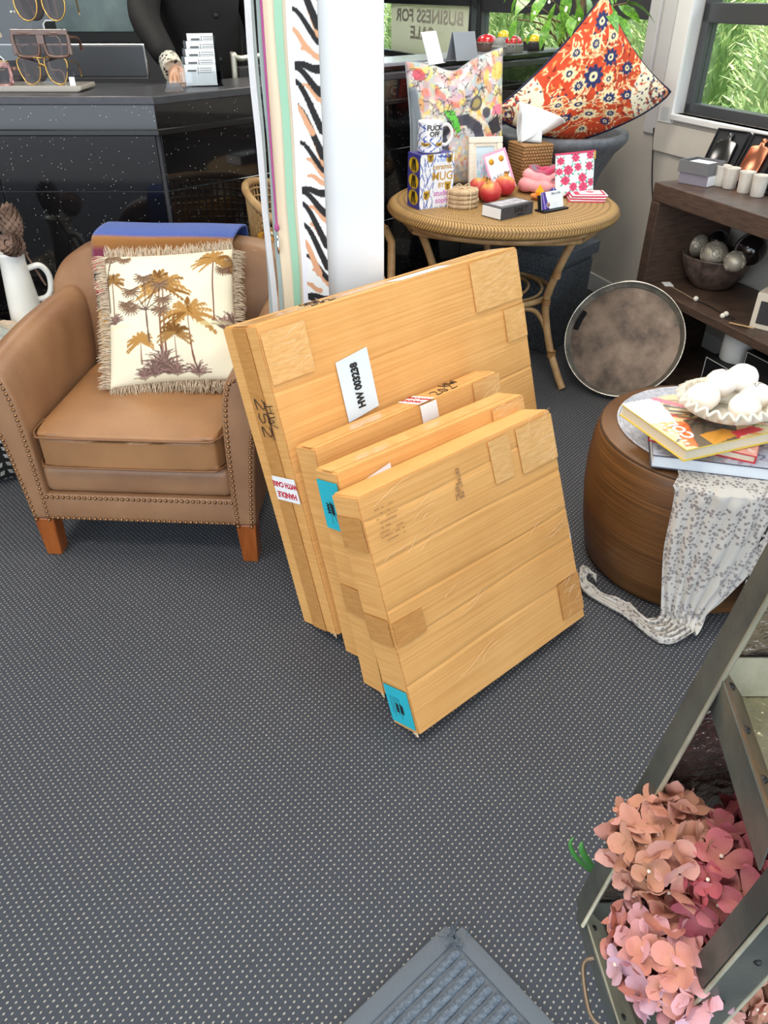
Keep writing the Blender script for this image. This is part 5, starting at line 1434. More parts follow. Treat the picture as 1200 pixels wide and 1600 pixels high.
# ------------------------------------------------------------------ dark wooden display shelf by the window
DWOOD = mat('dark_stained_wood', (66, 52, 46), .42, var=(5, (92, 72, 60)), stretch=(3, 3, 22), bump=(60, .15))
SF = Vector((1.173, 3.505, 0)); SH, SD, SL = .82, .43, 1.30
SM = T(*SF) @ RZ(WROT); SMI = SM.inverted()
sh = thing('display_shelf', 'dark stained wooden display shelf standing under the window', 'shelf', mtx=SM)
obj('top_board', (*bevbox(0, SL, 0, SD, SH - .075, SH, .004), False), DWOOD, sh)
obj('end_panel', (*bevbox(0, .055, 0, SD, 0, SH - .075, .003), False), DWOOD, sh)
obj('end_panel', (*bevbox(SL - .055, SL, 0, SD, 0, SH - .075, .003), False), DWOOD, sh)
MZ = .392
obj('middle_board', (*bevbox(.055, SL - .055, .0, SD, MZ - .036, MZ, .003), False), DWOOD, sh)
obj('bottom_board', (*bevbox(.055, SL - .055, .0, SD, .0, .03, .003), False), DWOOD, sh)
def sl(u, v, z):
    return SMI @ Z(u, v, z)
def sthing(name, label, cat, x, y, z, rz=0.0, group=None):
    return thing(name, label, cat, mtx=SM @ T(x, y, z) @ RZ(rz), group=group)
# grey flask boxes
GBOX = mat('grey_card_box', (112, 112, 116), .5); GBOX2 = mat('lilac_grey_card', (134, 128, 140), .5)
p = sl(1056, 285, SH)
q = sl(1107, 295, SH)
gx = max(.06, p.x)
b1 = sthing('grey_gift_box', 'mauve-grey gift box under the open one at the end of the shelf top', 'box', p.x + .006, p.y + .004, SH + .0005, 0.32, 'grey gift boxes')
obj('box_body', (*bevbox(0, .135, 0, .115, 0, .044, .002), False), GBOX2, b1); obj('white_base', (*boxp(.134, .1365, .004, .112, .002, .040), False), PAPER, b1)
b2 = sthing('grey_gift_box', 'open grey gift box showing white lining stacked on the mauve one', 'box', p.x, p.y - .004, SH + .045, 0.30, 'grey gift boxes')
for a in (boxp(0, .14, 0, .006, 0, .046), boxp(0, .14, .12, .126, 0, .046), boxp(0, .006, .006, .12, 0, .046), boxp(.134, .14, .006, .12, 0, .046)): obj('box_wall', (*a, False), GBOX, b2)
obj('lining', (*boxp(.006, .134, .006, .12, 0, .036), False), mat('grey_lining', (86, 88, 96), .6), b2)
obj('white_card', (*bevbox(.022, .118, .02, .105, .036, .040, .0015), False), PAPER, b2)
# flasks in black trays
def flask_part(w, h, t):
    pts = [(-w / 2, .004), (-w / 2 + .008, 0), (w / 2 - .008, 0), (w / 2, .004), (w / 2, h * .80), (w / 2 - .004, h * .87), (w / 2 - .016, h * .90), (.012, h * .915), (.012, h), (-.012, h), (-.012, h * .915), (-w / 2 + .016, h * .90), (-w / 2 + .004, h * .87), (-w / 2, h * .80)]
    return bevelled(extrude_poly(pts, -t / 2, t / 2), .004, 2)
FK1 = mat('gunmetal_flask', (96, 96, 98), .18, metal=1.0); FK2 = mat('copper_flask', (206, 132, 104), .22, metal=1.0)
def flask_box(x, y, label, fm_, ly, rz, group, strap):
    t = thing('flask_box', label, 'flask box', mtx=SM @ T(x, y, SH + .002) @ RZ(rz) @ RX(math.radians(-27)), group=group)
    W, H = .140, .205
    obj('tray', (*bevbox(0, W, 0, .028, 0, H, .002), False), mat('black_foam', (36, 36, 40), .8), t)
    for a in (boxp(-.004, 0, -.010, .028, 0, H), boxp(W, W + .004, -.010, .028, 0, H), boxp(-.004, W + .004, -.010, .028, H, H + .004), boxp(-.004, W + .004, -.010, .028, -.002, 0)): obj('tray_wall', (*a, False), MATS['black_foam'], t)
    fo = obj('flask', flask_part(.096, .165, .022), fm_, t, (W / 2, -.008, .014))
    obj('cap', lathe([(0, 0), (.0125, 0), (.0135, .002), (.0135, .012), (.011, .015), (0, .015)], 18), fm_, fo, (0, 0, .163))
    return t
bp_ = sl(1085, 250, SH)
flask_box(-.004, .225, 'open black tray holding a gunmetal hip flask behind the grey gift boxes', FK1, 0, .30, 'boxed hip flasks', 0)
flask_box(.150, .262, 'open black tray holding a copper hip flask behind the white tumblers', FK2, 0, .12, 'boxed hip flasks', 0)
fb3 = flask_box(.33, .268, 'open black tray holding a gunmetal hip flask past the copper flask', FK1, 0, .0, 'boxed hip flasks', 0)
CREAM = mat('cream_sleeve', (222, 212, 194), .6)
for i, (x, lab, fm_) in enumerate(((.17, 'cream cardboard sleeve with a gunmetal flask picture against the window apron', FK1), (.36, 'cream cardboard sleeve with a copper flask picture against the window apron', FK2))):
    t = thing('flask_sleeve', lab, 'box', mtx=SM @ T(x, .398, SH + .001) @ RX(math.radians(-2)), group='cream flask sleeves')
    obj('sleeve_body', (*bevbox(0, .165, 0, .018, 0, .205, .002), False), CREAM, t)
    obj('printed_flask', flask_part(.095, .165, .002), mat('flask_print_grey', (96, 94, 94), .4) if i == 0 else mat('flask_print_copper', (196, 126, 100), .4), t, (.07, -.0005, .022))
    obj('white_label', (*boxp(.118, .158, -.001, .0, .165, .195), False), PAPER, t)
# tumblers
TUMB = mat('whitewashed_metal', (206, 198, 188), .45, var=(20, (224, 218, 208)), stretch=(4, 4, .6), metal=.15)
tm = mesh_data('cup', *lathe([(0, 0), (.024, 0), (.0265, .004), (.028, .045), (.030, .077), (.0308, .081), (.029, .081), (.0265, .074), (.0240, .02), (0, .012)], 32))
wx_ = lathe([(0, .066), (.0265, .066), (.027, .064), (0, .062)], 24)
WAX = mat('white_wax', (238, 238, 236), .4)
for i, (u, v) in enumerate(((1143, 290), (1156, 296), (1175, 303), (1196, 309))):
    p = sl(u, v - 3, SH); t = sthing('metal_tumbler', ('whitewashed metal tumbler beside the grey gift boxes', 'second whitewashed tumbler counting from the grey gift boxes', 'third whitewashed tumbler counting from the grey gift boxes', 'fourth whitewashed tumbler counting from the grey gift boxes')[i], 'tumbler', p.x + .02 * (i == 0), min(p.y, .205), SH + .0005, i, 'whitewashed tumblers')
    obj('cup', tm, TUMB, t); obj('filling', wx_, WAX, t)
# bowl with ornamental balls
BOWLM = mat('mottled_bronze_bowl', (70, 58, 54), .4, var=(26, (116, 98, 90)), metal=.2, bump=(40, .2))
bc_ = Vector((.185, .27, MZ + .0005))
bw_ = sthing('bronze_bowl', 'mottled bronze bowl holding decorative balls on the middle shelf', 'bowl', *bc_)
obj('bowl_body', lathe([(0, 0), (.07, 0), (.085, .008), (.12, .05), (.143, .10), (.152, .135), (.155, .145), (.149, .146), (.138, .11), (.11, .06), (.07, .022), (0, .018)], 48), BOWLM, bw_)
SILV = mat('antique_silver', (176, 168, 154), .42, metal=.45, var=(14, (206, 196, 178)))
SHEL = mat('dark_shell', (24, 20, 22), .12, coat=.5)
def relief(r, seed):
    P = [sphere(r, 24, 16)]; g = random.Random(seed); n = 0
    for k in range(9):
        c = Vector((g.gauss(0, 1), g.gauss(-.6, .8), g.gauss(.2, .8))).normalized(); a = c.orthogonal().normalized(); b = c.cross(a); pts = []
        for i in range(14):
            an = i * .75; rr = .10 + .028 * i; pts.append((c + a * rr * math.cos(an) + b * rr * math.sin(an)).normalized() * (r + .001))
        P.append(tube(pts, .0022, 5))
    return join(*P)
def ball(u, v, y, r, kind, lab, zz=None):
    w = SMI @ Y(u, v, 3.30)
    d = SMI @ Vector((0, 0, CAM_H)); s_ = (y - d.y) / (w.y - d.y); p = d + (w - d) * s_
    t = sthing('decor_ball', lab, 'ball', p.x, p.y, p.z, rnd.uniform(0, 1), 'decorative balls in the bronze bowl')
    if kind == 's': obj('relief_ball', relief(r, int(u)), SILV, t)
    else:
        b_ = obj('shell_ball', sphere(r, 28, 18), SHEL, t)
        obj('band', tube([(r * 1.0 * math.cos(i / 16 * math.pi), r * .25 * math.sin(i / 16 * math.pi) * 0 + r * .05, r * 1.0 * math.sin(i / 16 * math.pi)) for i in range(32)], r * .10, 6, closed=True), mat('etched_band', (70, 58, 58), .5), t, rot=(0, .6, .5))
    return p
ball(1089, 383, .27, .054, 's', 'silver ball with raised scrollwork at the rim of the bronze bowl')
ball(1116, 398, .21, .058, 's', 'gilded silver ball with raised scrollwork resting on top of the bowl')
ball(1148, 409, .19, .042, 's', 'small silver scrollwork ball between the gilded and the black balls')
ball(1173, 390, .27, .066, 'd', 'large glossy black ball with an etched band in the bronze bowl')
ball(1122, 378, .34, .050, 'd', 'small dark ball behind the silver ones in the bronze bowl')
# bead bracelet with paper tag
br = sthing('bead_bracelet', 'dark cord bracelet with white beads and a paper tag lying before the bowl', 'bracelet', 0, 0, MZ)
def sY(u, v, yl):
    d = SMI @ Vector((0, 0, CAM_H)); w = SMI @ Y(u, v, 3.3); k = (yl - d.y) / (w.y - d.y); return (d + (w - d) * k).x
bpts = [Vector((sY(u, 456, .07), .07 + .008 * math.sin(i * 1.6), .004)) for i, u in enumerate((1090, 1108, 1128, 1146))]
obj('cord', tube(catmull(bpts, 5), .0022, 6), BLACK, br)
obj('cord_loop', tube([(bpts[3].x + .020 + .026 * math.cos(i / 8 * math.pi), .06 + .018 * math.sin(i / 8 * math.pi), .004) for i in range(16)], .002, 6, closed=True), BLACK, br)
for (x, y) in ((bpts[0].x, bpts[0].y), (bpts[3].x, bpts[3].y), (bpts[3].x + .012, .035)): obj('bead', sphere(.011, 14, 10), mat('white_bead', (236, 230, 218), .4), br, (x, y, .0112))
tgx = sY(1036, 434, .10)
obj('paper_tag', (*bevbox(-.03, .03, -.02, .02, 0, .0015, .0005), False), PAPER, br, (max(tgx, .10), .10, .0005), (0, 0, -.35))
obj('tag_string', tube(catmull([Vector((max(tgx, .10) + .03, .09, .003)), Vector(((tgx + bpts[0].x) / 2 + .02, .085, .003)), bpts[0]], 4), .001, 5), TWINE, br)
# boxed candle and leather tie at the shelf end
t = sthing('candle_carton', 'cream and yellow candle carton standing beyond the bronze bowl', 'box', .655, .07, MZ + .0005, .5)
obj('carton_body', (*bevbox(0, .09, 0, .09, 0, .14, .002), False), CREAM, t); obj('dark_panel', (*boxp(.02, .07, -.001, .0005, .02, .11), False), mat('dark_print', (60, 58, 62), .5), t); obj('yellow_panel', (*boxp(-.001, .0005, .012, .08, .015, .12), False), mat('pale_yellow_print', (226, 206, 130), .5), t)
t = sthing('leather_tie', 'short tan leather tie curling over the middle shelf edge', 'strap', .60, .03, MZ + .003)
obj('strip', (*slab(catmull([(0, -.01, .002), (.03, .0, .004), (.06, .015, .006), (.09, .03, .006)], 4), (0, 1, 0), .010, .002), False), mat('tan_strip', (206, 168, 124), .6), t)
# bottom: candles and black cartons outlined in white
CART = mat('black_carton', (18, 19, 22), .5); LINE = mat('white_print_line', (226, 226, 222), .5)
def outlined(label, x, y, w, d, h, group):
    t = sthing('black_carton', label, 'box', x, y, .0305, 0, group); obj('carton_body', (*bevbox(0, w, 0, d, 0, h, .0015), False), CART, t)
    e = .005; L = []
    for (x0, x1, z0, z1) in ((e, w - e, h - e - .0022, h - e), (e, e + .0022, e, h - e), (w - e - .0022, w - e, e, h - e), (e, w - e, e, e + .0022)): L.append(boxp(x0, x1, -.0008, .0005, z0, z1))
    obj('white_outline', (*join(*L), False), LINE, t); return t
outlined('low black carton with a white outline under the pillar candle', .49, .05, .15, .20, .178, 'white-outlined black cartons')
outlined('tall black carton with a white outline beside the pillar candle', .66, .09, .20, .20, .262, 'white-outlined black cartons')
cdl = sthing('pillar_candle', 'thick white pillar candle standing on the low black carton', 'candle', .568, .135, .2095)
obj('wax', lathe([(0, 0), (.060, 0), (.064, .004), (.064, .126), (.060, .132), (.03, .1305), (0, .130)], 40), mat('grey_white_wax', (216, 218, 216), .5), cdl)
obj('wick', tube([(0, 0, .129), (.001, -.004, .136), (.003, -.008, .142)], .0022, 6), WAX, cdl)
c2_ = sl(1185, 575, .10)
t = sthing('votive_candle', 'short pale votive candle standing before the tall black carton', 'candle', .47, -.045, 0)
t.matrix_world = SM @ T(.70, .045, .0305); obj('wax', lathe([(0, 0), (.026, 0), (.028, .003), (.028, .13), (.026, .134), (0, .133)], 24), mat('pale_wax', (206, 196, 184), .5), t); obj('wick', tube([(0, 0, .132), (.001, 0, .146)], .0016, 5), WAX, t)

# ------------------------------------------------------------------ round metal tray leaning on the shelf
TRAYM = mat('aged_metal', (62, 54, 49), .42, metal=.7, var=(7, (112, 98, 88), 6.0), bump=(14, .12))
TRIMM = mat('aged_rim', (150, 146, 138), .26, metal=.85, var=(12, (190, 186, 176)))
hx = Vector((.90, -.43, 0)).normalized(); ld = Vector((.43, .90, 0)).normalized(); la = math.radians(33)
upv = (ld * math.sin(la) + Vector((0, 0, 1)) * math.cos(la)).normalized(); nv = hx.cross(upv)  # faces away from camera -> flip
M = Matrix(((hx.x, upv.x, nv.x, 0), (hx.y, upv.y, nv.y, 0), (hx.z, upv.z, nv.z, 0), (0, 0, 0, 1)))
TRd = .256
ty = thing('round_tray', 'large round aged metal tray with a handle slot leaning against the shelf', 'tray', mtx=T(1.064, 3.190, TRd * math.cos(la) + .010) @ M)
# disc with a real slot at the upper-left
def tray_part():
    n = 96; V = []; F = []
    rings = [(0.0, 0.0), (.08, 0), (.14, 0), (.185, 0), (.207, .0), (.232, .0), (.240, .008), (.250, .024), (.256, .028), (.256, .022), (.246, .002), (.236, -.006), (.19, -.006), (0, -.006)]
    for r, z in rings:
        for i in range(n):
            a = 2 * math.pi * i / n; V.append((r * math.cos(a), r * math.sin(a), z))
    sa, sb = math.radians(153), math.radians(178)
    for k in range(len(rings) - 1):
        for i in range(n):
            a = 2 * math.pi * (i + .5) / n; j = (i + 1) % n
            if sa < a < sb and k in (4,): continue
            if sa < a < sb and rings[k][1] == -.006 and k == 11: pass
            F.append((k * n + i, k * n + j, (k + 1) * n + j, (k + 1) * n + i))
    return V, F
tv_, tf_ = tray_part()
dish = [f for f in tf_ if f[0] // 96 < 5]; rim = [f for f in tf_ if 5 <= f[0] // 96 < 11]; 
obj('dish', (tv_, dish), TRAYM, ty); obj('rim', (tv_, rim), TRIMM, ty)
# near-black tube filling the handle slot, painting the shade of the opening
sl_pts = [(.2205 * math.cos(math.radians(a)), .2205 * math.sin(math.radians(a)), -.002) for a in range(153, 179, 3)]
obj('slot_shade_tube', tube(sl_pts, .0125, 8), mat('slot_shade', (8, 8, 9), .9), ty, (0, 0, -.006))

# ------------------------------------------------------------------ wooden drum table
def oak():
    m = mat('oak_veneer', (120, 76, 38), .42); nt = NT(m); b = bsdf(m)
    tc = nt.add('ShaderNodeTexCoord'); mp = nt.add('ShaderNodeMapping'); mp.inputs['Scale'].default_value = (1.5, 1.5, 110); nt.link(tc.outputs['Object'], mp.inputs[0])
    nz = nt.add('ShaderNodeTexNoise', inp={'Scale': 1.6, 'Detail': 6.0, 'Roughness': .65, 'Distortion': .4}); nt.link(mp.outputs[0], nz.inputs['Vector'])
    r = nt.add('ShaderNodeValToRGB'); r.color_ramp.elements[0].position = .36; r.color_ramp.elements[1].position = .66; r.color_ramp.elements[0].color = lin((78, 50, 24)); r.color_ramp.elements[1].color = lin((120, 80, 42))
    nt.link(nz.outputs[0], r.inputs[0]); nt.link(r.outputs[0], b.inputs['Base Color'])
    bp = nt.add('ShaderNodeBump', inp={'Strength': .08, 'Distance': .002}); nt.link(nz.outputs[0], bp.inputs['Height']); nt.link(bp.outputs[0], b.inputs['Normal']); return m
OAK = oak(); DX, DY, DZ = .95, 1.93, .45
dt = thing('drum_table', 'barrel-shaped oak drum table beside the leaning cartons', 'side table', (DX, DY, 0))
obj('drum_body', lathe([(0, .004), (.285, .004), (.298, .02), (.318, .12), (.332, .24), (.334, .33), (.326, .41), (.320, .438), (.316, .446), (0, .446)], 72), OAK, dt)
obj('plinth', lathe([(0, 0), (.27, 0), (.27, .01), (0, .01)], 48), BLACK, dt)
obj('top_disc', lathe([(0, .446), (.310, .446), (.314, .449), (.311, .4515), (0, .452)], 72), OAK, dt)
obj('rim_groove', tube([(.3155 * math.cos(i / 36 * math.pi), .3155 * math.sin(i / 36 * math.pi), .4475) for i in range(72)], .0022, 5, closed=True), mat('groove_dark', (60, 36, 16), .6), dt)
# woven placemat
MATW = mat('white_cotton_braid', (214, 216, 226), .85, var=(90, (184, 186, 200)), bump=(300, .4))
pmt = thing('woven_placemat', 'round white braided placemat lying on the oak drum table', 'placemat', (DX + .005, DY + .02, DZ + .0025))
rr = .0065; k = 0
rng_ = []
while rr < .272:
    n_ = max(10, int(rr * 260)); rng_.append(tube([(rr * math.cos(2 * math.pi * i / n_), rr * math.sin(2 * math.pi * i / n_), .0035 + .0007 * math.sin(i * 2.6)) for i in range(n_)], .0040, 5, closed=True)); rr += .0076
stuff(obj('braid_coils', join(*rng_), MATW, pmt))
# books
def book(label, x, y, z, rz, w, d, h, cover, pages, cv=None, group='stacked books on the drum table'):
    t = thing('hardback_book', label, 'book', (x, y, z), rz, group)
    obj('back_cover', (*bevbox(0, w, 0, d, 0, .003, .0008), False), cover, t)
    obj('page_block', (*boxp(.004, w - .003, .004, d - .005, .003, h - .003), False), pages, t)
    obj('spine', (*bevbox(w - .0035, w + .0005, 0, d, 0, h, .0008), False), cover, t)
    fc_ = obj('front_cover', (*bevbox(0, w, 0, d, h - .003, h, .0008), False), cover, t)
    if cv is not None:
        V, F = gridsurf(cv.w, cv.h, lambda a, b: (.001 + a * (w - .002), .001 + b * (d - .002), h + .0004)); o = obj('cover_print', (V, F, False), mat('cover_gloss', (240, 240, 240), .25, attr=True), fc_)
        us = np.array([(p[0] - .001) / (w - .002) for p in V]); vs2 = np.array([(p[1] - .001) / (d - .002) for p in V]); paint(o, cv.sample(us, vs2))
    return t
PAGE = mat('page_block', (214, 200, 172), .8, var=(200, (232, 222, 200)), stretch=(1, 1, 8)); PAGEB = mat('page_block_bluish', (214, 224, 236), .7, var=(200, (232, 238, 244)), stretch=(1, 1, 8))
r_ = random.Random(6); f1 = Canvas(70, 60, (176, 184, 204))
for i in range(260): f1.ell(r_.random(), r_.random(), r_.uniform(.01, .05), r_.uniform(.008, .02), r_.choice([(80, 84, 120), (214, 216, 226), (150, 120, 150), (120, 130, 160), (206, 190, 200)]), r_.uniform(0, 3), .8)
book('large book with a grey floral cover lowest in the stack on the drum table', .705, 1.715, DZ + .0105, math.radians(-14), .31, .245, .038, mat('book_grey_board', (70, 70, 82), .5), PAGEB, f1)
f2 = Canvas(60, 50, (226, 160, 150)); 
for i in range(150): f2.ell(r_.random(), r_.random(), r_.uniform(.02, .07), r_.uniform(.01, .03), r_.choice([(236, 200, 196), (196, 60, 70), (120, 160, 190), (240, 236, 230)]), r_.uniform(0, 3), .7)
book('red-bound book sandwiched in the middle of the stack on the drum table', .712, 1.79, DZ + .049, math.radians(-27), .27, .20, .022, mat('book_red_board', (196, 40, 60), .5), PAGE, f2)
f3 = Canvas(110, 100, (232, 206, 160)); 
for i in range(40): f3.stroke([(r_.random(), r_.random()) for k in range(2)], r_.uniform(.01, .03), r_.choice([(236, 130, 60), (240, 190, 90), (60, 56, 54), (150, 120, 80), (214, 70, 60), (120, 130, 90)]), .01, .75)
f3.poly([(.0, .55), (.22, .5), (.36, 1), (.0, 1)], (236, 232, 232)); f3.poly([(.36, 1), (.5, .72), (.44, .7), (.28, 1)], (236, 120, 140)); f3.poly([(.1, .0), (.5, .0), (.75, .42), (.3, .5)], (70, 62, 58), .75); f3.poly([(.02, .05), (.12, .02), (.3, .45), (.2, .5)], (240, 110, 50), .8); f3.poly([(.25, .0), (.6, .06), (.5, .22), (.25, .2)], (246, 170, 60), .8); f3.poly([(.5, .02), (.8, .06), (.75, .16), (.52, .14)], (226, 70, 84))
for k in range(9): f3.ell(.07 + .012 * (k % 2), .10 + .055 * k, .022, .018, (250, 246, 240))
bk3 = book('yellow-edged art book with an orange cover topmost in the stack on the drum table', .755, 1.638, DZ + .073, math.radians(20.7), .33, .275, .034, mat('book_yellow_board', (226, 196, 70), .5), PAGE, f3)
obj('cover_title', (*xf(text_part('COLOUR', .045, .0012), T(.055, .14, .0349) @ RZ(math.pi / 2)), False), PAPER, bk3)
BZ = DZ + .073 + .0346
# ruffled bowl with wrapped balls
PORC = mat('ivory_ruffle_porcelain', (232, 228, 214), .3, coat=.25)
rb = thing('ruffled_bowl', 'ivory ceramic bowl with a ruffled rim on top of the books', 'bowl', (.912, 1.825, BZ + .0005))
def ruf(a, b):
    an = a * 2 * math.pi; w = math.sin(an * 24)
    if b < .5: r = .045 + .06 * (b / .5); z = .012 + .012 * (b / .5) ** 2; dz = 0
    else:
        q = (b - .5) / .5; r = .104 + .020 * q + .0095 * w * q ** .6; z = .024 + .030 * q - .006 * w * q
    return (r * math.cos(an), r * math.sin(an), z)
obj('ruffled_rim', shell(312, 10, ruf, .006), PORC, rb)
obj('base', lathe([(0, 0), (.045, 0), (.05, .006), (.05, .014), (0, .014)], 32), PORC, rb)
WRAP = mat('white_wrapped_soap', (244, 240, 238), .6, var=(14, (250, 236, 222)), bump=(40, .25))
def bundle(r, seed):
    v, f = sphere(r, 26, 18, 1.0, .95, .86); g = []
    for (x, y, z) in v:
        n_ = Vector((x, y, z)).normalized(); an = math.atan2(n_.y, n_.x)
        k = 1 + .05 * mnoise.noise(n_ * 2.2 + Vector((seed, 0, 0))) + .022 * math.sin(an * 7 + seed + 2 * n_.z) * max(0, n_.z + .3) * (1 - n_.z) + .05 * max(0, n_.z - .85) * 4
        g.append((x * k, y * k, z * k))
    return g, f
for i, (x, y, z, r, lab) in enumerate(((-.062, .008, .050, .045, 'white cloth-wrapped ball at the drum edge side of the ruffled bowl'), (.028, -.050, .050, .042, 'white cloth-wrapped ball at the front lip of the ruffled bowl'), (.080, .014, .050, .043, 'white cloth-wrapped ball with a grey monogram in the ruffled bowl'), (-.004, .050, .070, .044, 'white cloth-wrapped ball heaped towards the tray in the ruffled bowl'), (.050, .050, .088, .042, 'white cloth-wrapped ball highest in the ruffled bowl'))):
    t = thing('wrapped_ball', lab, 'ball', (.912 + x, 1.825 + y, BZ + z), (rnd.uniform(-.5, .5), rnd.uniform(-.5, .5), i * 1.3), 'wrapped balls in the ruffled bowl')
    cb_ = obj('cloth_ball', bundle(r, i * 3.1), WRAP, t)
    if i in (2, 3): obj('monogram', tube([(.010 * math.cos(k * .5), .008 * math.sin(k * .9), r * .87) for k in range(9)], .0009, 4), mat('grey_thread', (120, 124, 130), .6), t, rot=(.75, .0, -i * 1.3))
# --- sheer scarf draped from the drum table
def sheer(name, pat, dark, light, al, scale):
    m = bpy.data.materials.new(name); m.use_nodes = True; nt = NT(m); b = bsdf(m)
    uv = nt.add('ShaderNodeTexCoord'); v = nt.add('ShaderNodeTexVoronoi', inp={'Scale': scale, 'Randomness': .8}); nt.link(uv.outputs['Object'], v.inputs['Vector'])
    nz = nt.add('ShaderNodeTexNoise', inp={'Scale': 8.0}); nt.link(uv.outputs['Object'], nz.inputs['Vector'])
    d = v.outputs['Distance']; k = nt.math('MULTIPLY', nt.math('GREATER_THAN', d, .12), nt.math('LESS_THAN', d, .40))
    k = nt.math('MULTIPLY', k, nt.math('GREATER_THAN', nz.outputs[0], .42))
    nt.link(nt.mix(k, lin(light), lin(dark)), b.inputs['Base Color']); b.inputs['Roughness'].default_value = .6
    nt.link(nt.math('ADD', al, nt.math('MULTIPLY', k, 1 - al)), b.inputs['Alpha']); return m
SHEER = sheer('sheer_leopard_silk', 1, (138, 132, 132), (228, 224, 218), .66, 88)
def interp(tab, b):
    for (b0, v0), (b1, v1) in zip(tab, tab[1:]):
        if b <= b1: q = (b - b0) / (b1 - b0); q = q * q * (3 - 2 * q); return [x + (y - x) * q for x, y in zip(v0, v1)]
    return tab[-1][1]
def drape(side):
    # left and right border of the cloth in world space, top -> floor -> tail
    Lp = [(.79, 1.80, .455), (.768, 1.672, .457), (.758, 1.640, .40), (.762, 1.632, .25), (.795, 1.640, .10), (.79, 1.615, .025), (.745, 1.60, .012), (.700, 1.685, .010), (.640, 1.735, .009), (.612, 1.765, .030), (.628, 1.790, .036), (.645, 1.77, .012)]
    Rp = [(1.03, 1.75, .455), (1.0, 1.600, .457), (1.01, 1.575, .40), (.985, 1.575, .25), (.92, 1.595, .10), (.87, 1.545, .022), (.775, 1.515, .008), (.690, 1.630, .007), (.628, 1.700, .006), (.590, 1.745, .024), (.604, 1.806, .046), (.650, 1.795, .020)]
    return catmull(Lp, 8), catmull(Rp, 8)
dl, dr_ = drape(0); NB = len(dl) - 1
def scarf(a, b):
    i = min(int(b * NB), NB - 1); q = b * NB - i
    l = dl[i].lerp(dl[i + 1], q); r = dr_[i].lerp(dr_[i + 1], q); p = l.lerp(r, a)
    amp = .012 * min(1, b * 6) * (1 if b < .62 else .6)
    outw = Vector((p.x - DX, p.y - DY, 0)).normalized()
    w = math.sin(a * 21 + 3 * math.sin(b * 7)) * amp + .008 * mnoise.noise((a * 9, b * 14, 2)) * min(1, b * 8)
    if b < .09: p.z += abs(w) * .3
    elif b < .46:
        R = math.hypot(p.x - DX, p.y - DY); need = .352; 
        p += outw * (max(0, need - R) + abs(w) * .9 + .004)
    else: p.z += abs(w) * 1.6
    return p
o = obj('sheer_scarf', shell(70, 150, scarf, .0012), SHEER); tag(o, 'sheer white leopard-print scarf draped from the drum table onto the carpet', 'scarf')
LEO = sheer('dark_leopard_cotton', 1, (206, 200, 194), (52, 46, 46), .95, 80)
def scarf2(a, b):
    an = math.radians(-86 + 36 * a); R = .33 if b < .12 else .352
    if b < .12: R = .20 + .135 * b / .12; z = .4555 + .002
    else: z = .455 - (b - .12) / .88 * .38
    R += .010 * abs(math.sin(a * 14 + b * 3)) if b >= .12 else 0
    return (DX + R * math.cos(an), DY + R * math.sin(an), z)
o = obj('leopard_scarf', shell(30, 30, scarf2, .0015), LEO); tag(o, 'dark leopard-print scarf hanging down the drum table beside the sheer one', 'scarf')
# ------------------------------------------------------------------ galvanised pyramid rack with dried hydrangeas
GALV = mat('galvanised_metal', (160, 156, 136), .36, metal=.25, var=(16, (184, 180, 158), 5.0), bump=(26, .45))
GALVD = mat('dark_galvanised', (88, 90, 86), .38, metal=.55, var=(10, (112, 114, 106)), bump=(20, .25))
HAMM = mat('hammered_zinc', (120, 112, 112), .24, metal=.9, var=(9, (150, 138, 130)), bump=(55, .9))
RUST = mat('rusty_lip', (138, 108, 76), .45, metal=.6, var=(14, (92, 88, 84)), bump=(24, .4))
FLOORM = mat('brushed_tray_floor', (138, 132, 122), .4, metal=.7, var=(5, (154, 148, 138)))
XC = .66
rk_ = thing('metal_rack', 'pyramid-shaped galvanised metal rack with tray shelves beside the entrance mat', 'rack', (XC, .51, 0))
bl_ = lambda z: .30 + .141 * (z - .35) - XC
fl_ = lambda z: .326 + .25 * (z - .35) * .62 - XC
yb, yf = .62 - .51, .395 - .51
H0 = 1.22
def quadplate(a, b, c, d, n, th=.003):
    a, b, c, d = Vector(a), Vector(b), Vector(c), Vector(d); n = Vector(n) * th
    v = [tuple(p) for p in (a, b, c, d)] + [tuple(p + n) for p in (a, b, c, d)]
    return v, [(3, 2, 1, 0), (4, 5, 6, 7)] + [(i, (i + 1) % 4, (i + 1) % 4 + 4, i + 4) for i in range(4)]
def mirror(p): return [(-x, y, z) for x, y, z in p[0]], [tuple(reversed(f)) for f in p[1]]
wI = .040
ZB = .345
backleg = quadplate((bl_(ZB), yb, ZB), (bl_(ZB) + wI, yb, ZB), (bl_(H0) + wI, yb, H0), (bl_(H0), yb, H0), (0, 1, 0)), quadplate((bl_(ZB), yb - wI, ZB), (bl_(ZB), yb, ZB), (bl_(H0), yb, H0), (bl_(H0), yb - wI, H0), (-1, 0, 0))
frontleg = quadplate((fl_(ZB), yf, ZB), (fl_(ZB) + .052, yf, ZB), (fl_(H0) + .052, yf, H0), (fl_(H0), yf, H0), (0, -1, 0)), quadplate((fl_(ZB), yf, ZB), (fl_(ZB), yf + .03, ZB), (fl_(H0), yf + .03, H0), (fl_(H0), yf, H0), (-1, 0, 0))
def edge(x, y, w): return tube([(x(z) + w, y, z) for z in (ZB, H0 / 2, H0)], .0026, 6)
